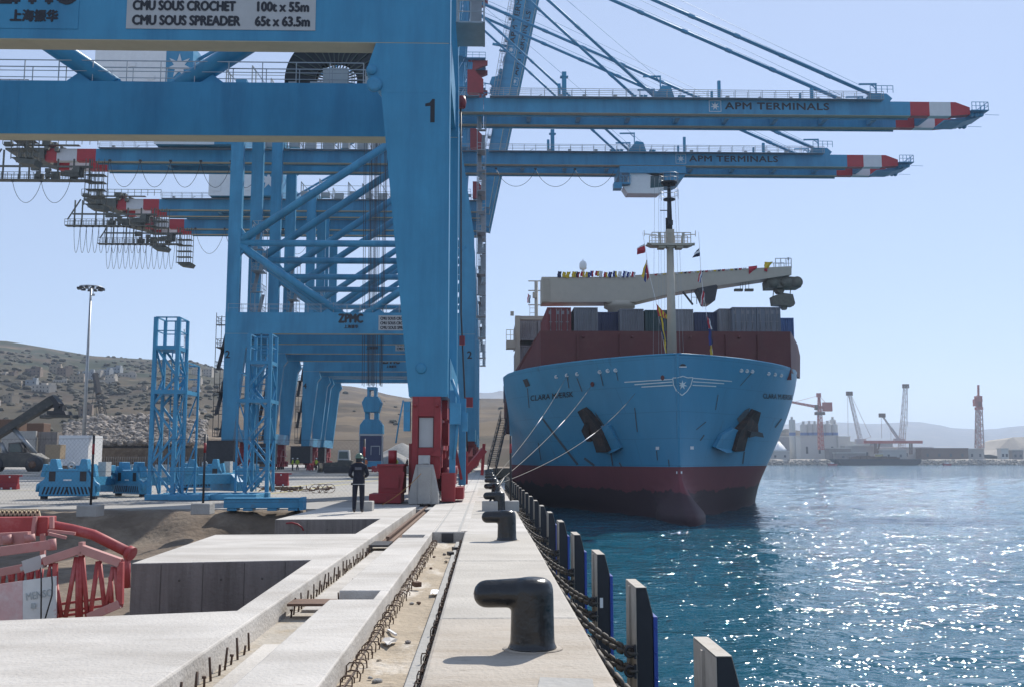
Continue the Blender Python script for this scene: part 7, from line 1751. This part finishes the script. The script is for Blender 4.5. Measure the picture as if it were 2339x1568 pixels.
def mobile(name, base, head, cat, lab, w0=2.6, lat=True, m='wlattice', ropes_=()):
    o = empty(name, fpt(*base, Yt), lab, cat); b = MB()
    if lat: lattice(b, fpt(*base, Yt), fpt(*head, Yt), w0, w0 * .6, 16, .42)
    else: b.bar(fpt(*base, Yt), fpt(*head, Yt).lerp(fpt(*base, Yt), .5), 2.4); b.bar(fpt(*head, Yt).lerp(fpt(*base, Yt), .5), fpt(*head, Yt), 1.5)
    tc(o, 'jib', b, m); b = MB(); b.cbox(fpt(*head, Yt), (6, 3, 4)); tc(o, 'jib_head', b, 'rust')
    b = MB()
    for p, q in ropes_: b.bar(fpt(*p, Yt), fpt(*q, Yt), .32)
    b.cbox(fpt(base[0], base[1] + 10, Yt), (10, 5, 5)); tc(o, 'ropes_and_body', b, 'wlattice'); return o
mobile('crawler_crane', (915, 720), (818, 312), 'crane', 'pale lattice crawler crane leaning left over the warehouse', 3.4, True, 'wlattice', (((803, 318), (808, 700)), ((832, 320), (1005, 690)), ((1005, 690), (915, 715))))
mobile('crawler_crane', (1272, 795), (1308, 248), 'crane', 'tallest pale lattice crane standing behind the barge', 5.0, True, 'wlattice', (((1318, 255), (1285, 700)), ((1324, 260), (1325, 600)), ((1325, 540), (1324, 560))))
mobile('telescopic_crane', (1250, 715), (1103, 502), 'crane', 'telescopic crane leaning left beside the tallest lattice crane', 2, False, 'wlattice', (((1098, 505), (1100, 690)), ((1180, 640), (1180, 740)), ((1100, 680), (1100, 700))))
LT = empty('lattice_tower', fpt(1950, 790, Yt), 'red and white lattice tower standing apart at the right', 'lattice tower')
b = MB(); lattice(b, fpt(1950, 785, Yt), fpt(1945, 440, Yt), 6.4, 4.4, 14, .75); tc(LT, 'tower', b, 'wlattice'); b = MB(); lattice(b, fpt(1952, 785, Yt - .3), fpt(1946, 440, Yt - .3), 5.6, 4.0, 7, .6); b.cbox(fpt(1945, 442, Yt), (6.5, 5, 2.5)); tc(LT, 'tower_bracing', b, 'rlattice')
b = MB(); b.cbox(fpt(1940, 360, Yt), (6, 5, 6)); b.cbox(fpt(1925, 392, Yt), (6, 4, 7)); b.cbox(fpt(1950, 410, Yt), (4, 4, 9)); lattice(b, fpt(1942, 440, Yt), fpt(1941, 330, Yt), 3.6, 2.2, 5, .6); b.bar(fpt(1941, 330, Yt), fpt(1940, 238, Yt), 1.6); tc(LT, 'tower_head', b, 'rlattice')
RG = empty('gantry_beam', fpt(1200, 800, Yt - 8), 'long low red gantry beam on legs behind the barge', 'gantry')
b = MB(); p_, q_ = fpt(950, 746, Yt - 8), fpt(1452, 722, Yt - 8); b.box(p_.x, q_.x, Yt - 9, Yt - 6, p_.z, q_.z); tc(RG, 'beam', b, 'rlattice')
b = MB()
for x in (1045, 1345, 1362): b.bar(fpt(x, 840, Yt - 8), fpt(x, 745, Yt - 8), 2.2 if x < 1100 else 1.2)
b.bar(fpt(1060, 840, Yt - 8), fpt(1080, 745, Yt - 8), 1.5); tc(RG, 'leg', b, 'rust')
# barge and small boats
Yb2 = 905
BG = empty('barge', (fpt(1065, 925, Yb2).x, Yb2, ZW), 'long dark flat barge moored off the far shore', 'barge')
b = MB(); L = fpt(1450, 900, Yb2).x - fpt(685, 900, Yb2).x; b.prism([(-L / 2, 5.4), (-L / 2 + 2, 4.4), (-L / 2 + 9, -1), (L / 2 - 6, -1), (L / 2 - 1, 1.6), (L / 2, 4.6), (L / 2 - 1, 5.5)], 'y', 0, 16); obj('barge_hull', b, 'black', BG)
b = MB(); rnd = random.Random(6)
for k in range(14): x = -L / 2 + 12 + (L - 26) * rnd.random(); b.box(x, x + 2 + 6 * rnd.random(), 3, 8, 5.4, 6.0 + 2.2 * rnd.random())
obj('deck_gear', b, 'rust', BG); obj('deck_house', MB().box(-16, -5, 4, 10, 5.4, 8.6), 'rust', BG)
for zx, zy, w_, lab in ((670, 938, 9, 'small red and white boat at the left end of the barge'), (1665, 922, 8, 'small red boat near the rocks right of the barge')):
    p_ = fpt(zx, zy, 890); r = empty('small_boat', (p_.x, 890, ZW), lab, 'boat', 'small boats off the far shore'); b = MB(); b.prism([(-w_ / 2, 1.5), (-w_ / 2 + 1, -.3), (w_ / 2 - .6, -.3), (w_ / 2, 1.2)], 'y', -1.2, 1.2); obj('boat_hull', b, 'red', r); obj('boat_cabin', MB().box(-1.5, 1.5, -.8, .8, 1.2, 2.4), 'white', r)

# ------------------------------------------------------------------ air
hzm = bpy.data.materials.new('haze'); hzm.use_nodes = True; t = hzm.node_tree; t.nodes.clear()
pv = t.nodes.new('ShaderNodeVolumePrincipled'); pv.inputs['Color'].default_value = (0.66, 0.80, 1.0, 1); pv.inputs['Density'].default_value = HAZE; pv.inputs['Anisotropy'].default_value = 0.25
mo = t.nodes.new('ShaderNodeOutputMaterial'); t.links.new(pv.outputs[0], mo.inputs['Volume'])
o = obj('haze', MB().box(-5200, 7600, -220, 7600, -9, 255), hzm); o['kind'] = 'stuff'; o.display_type = 'WIRE'
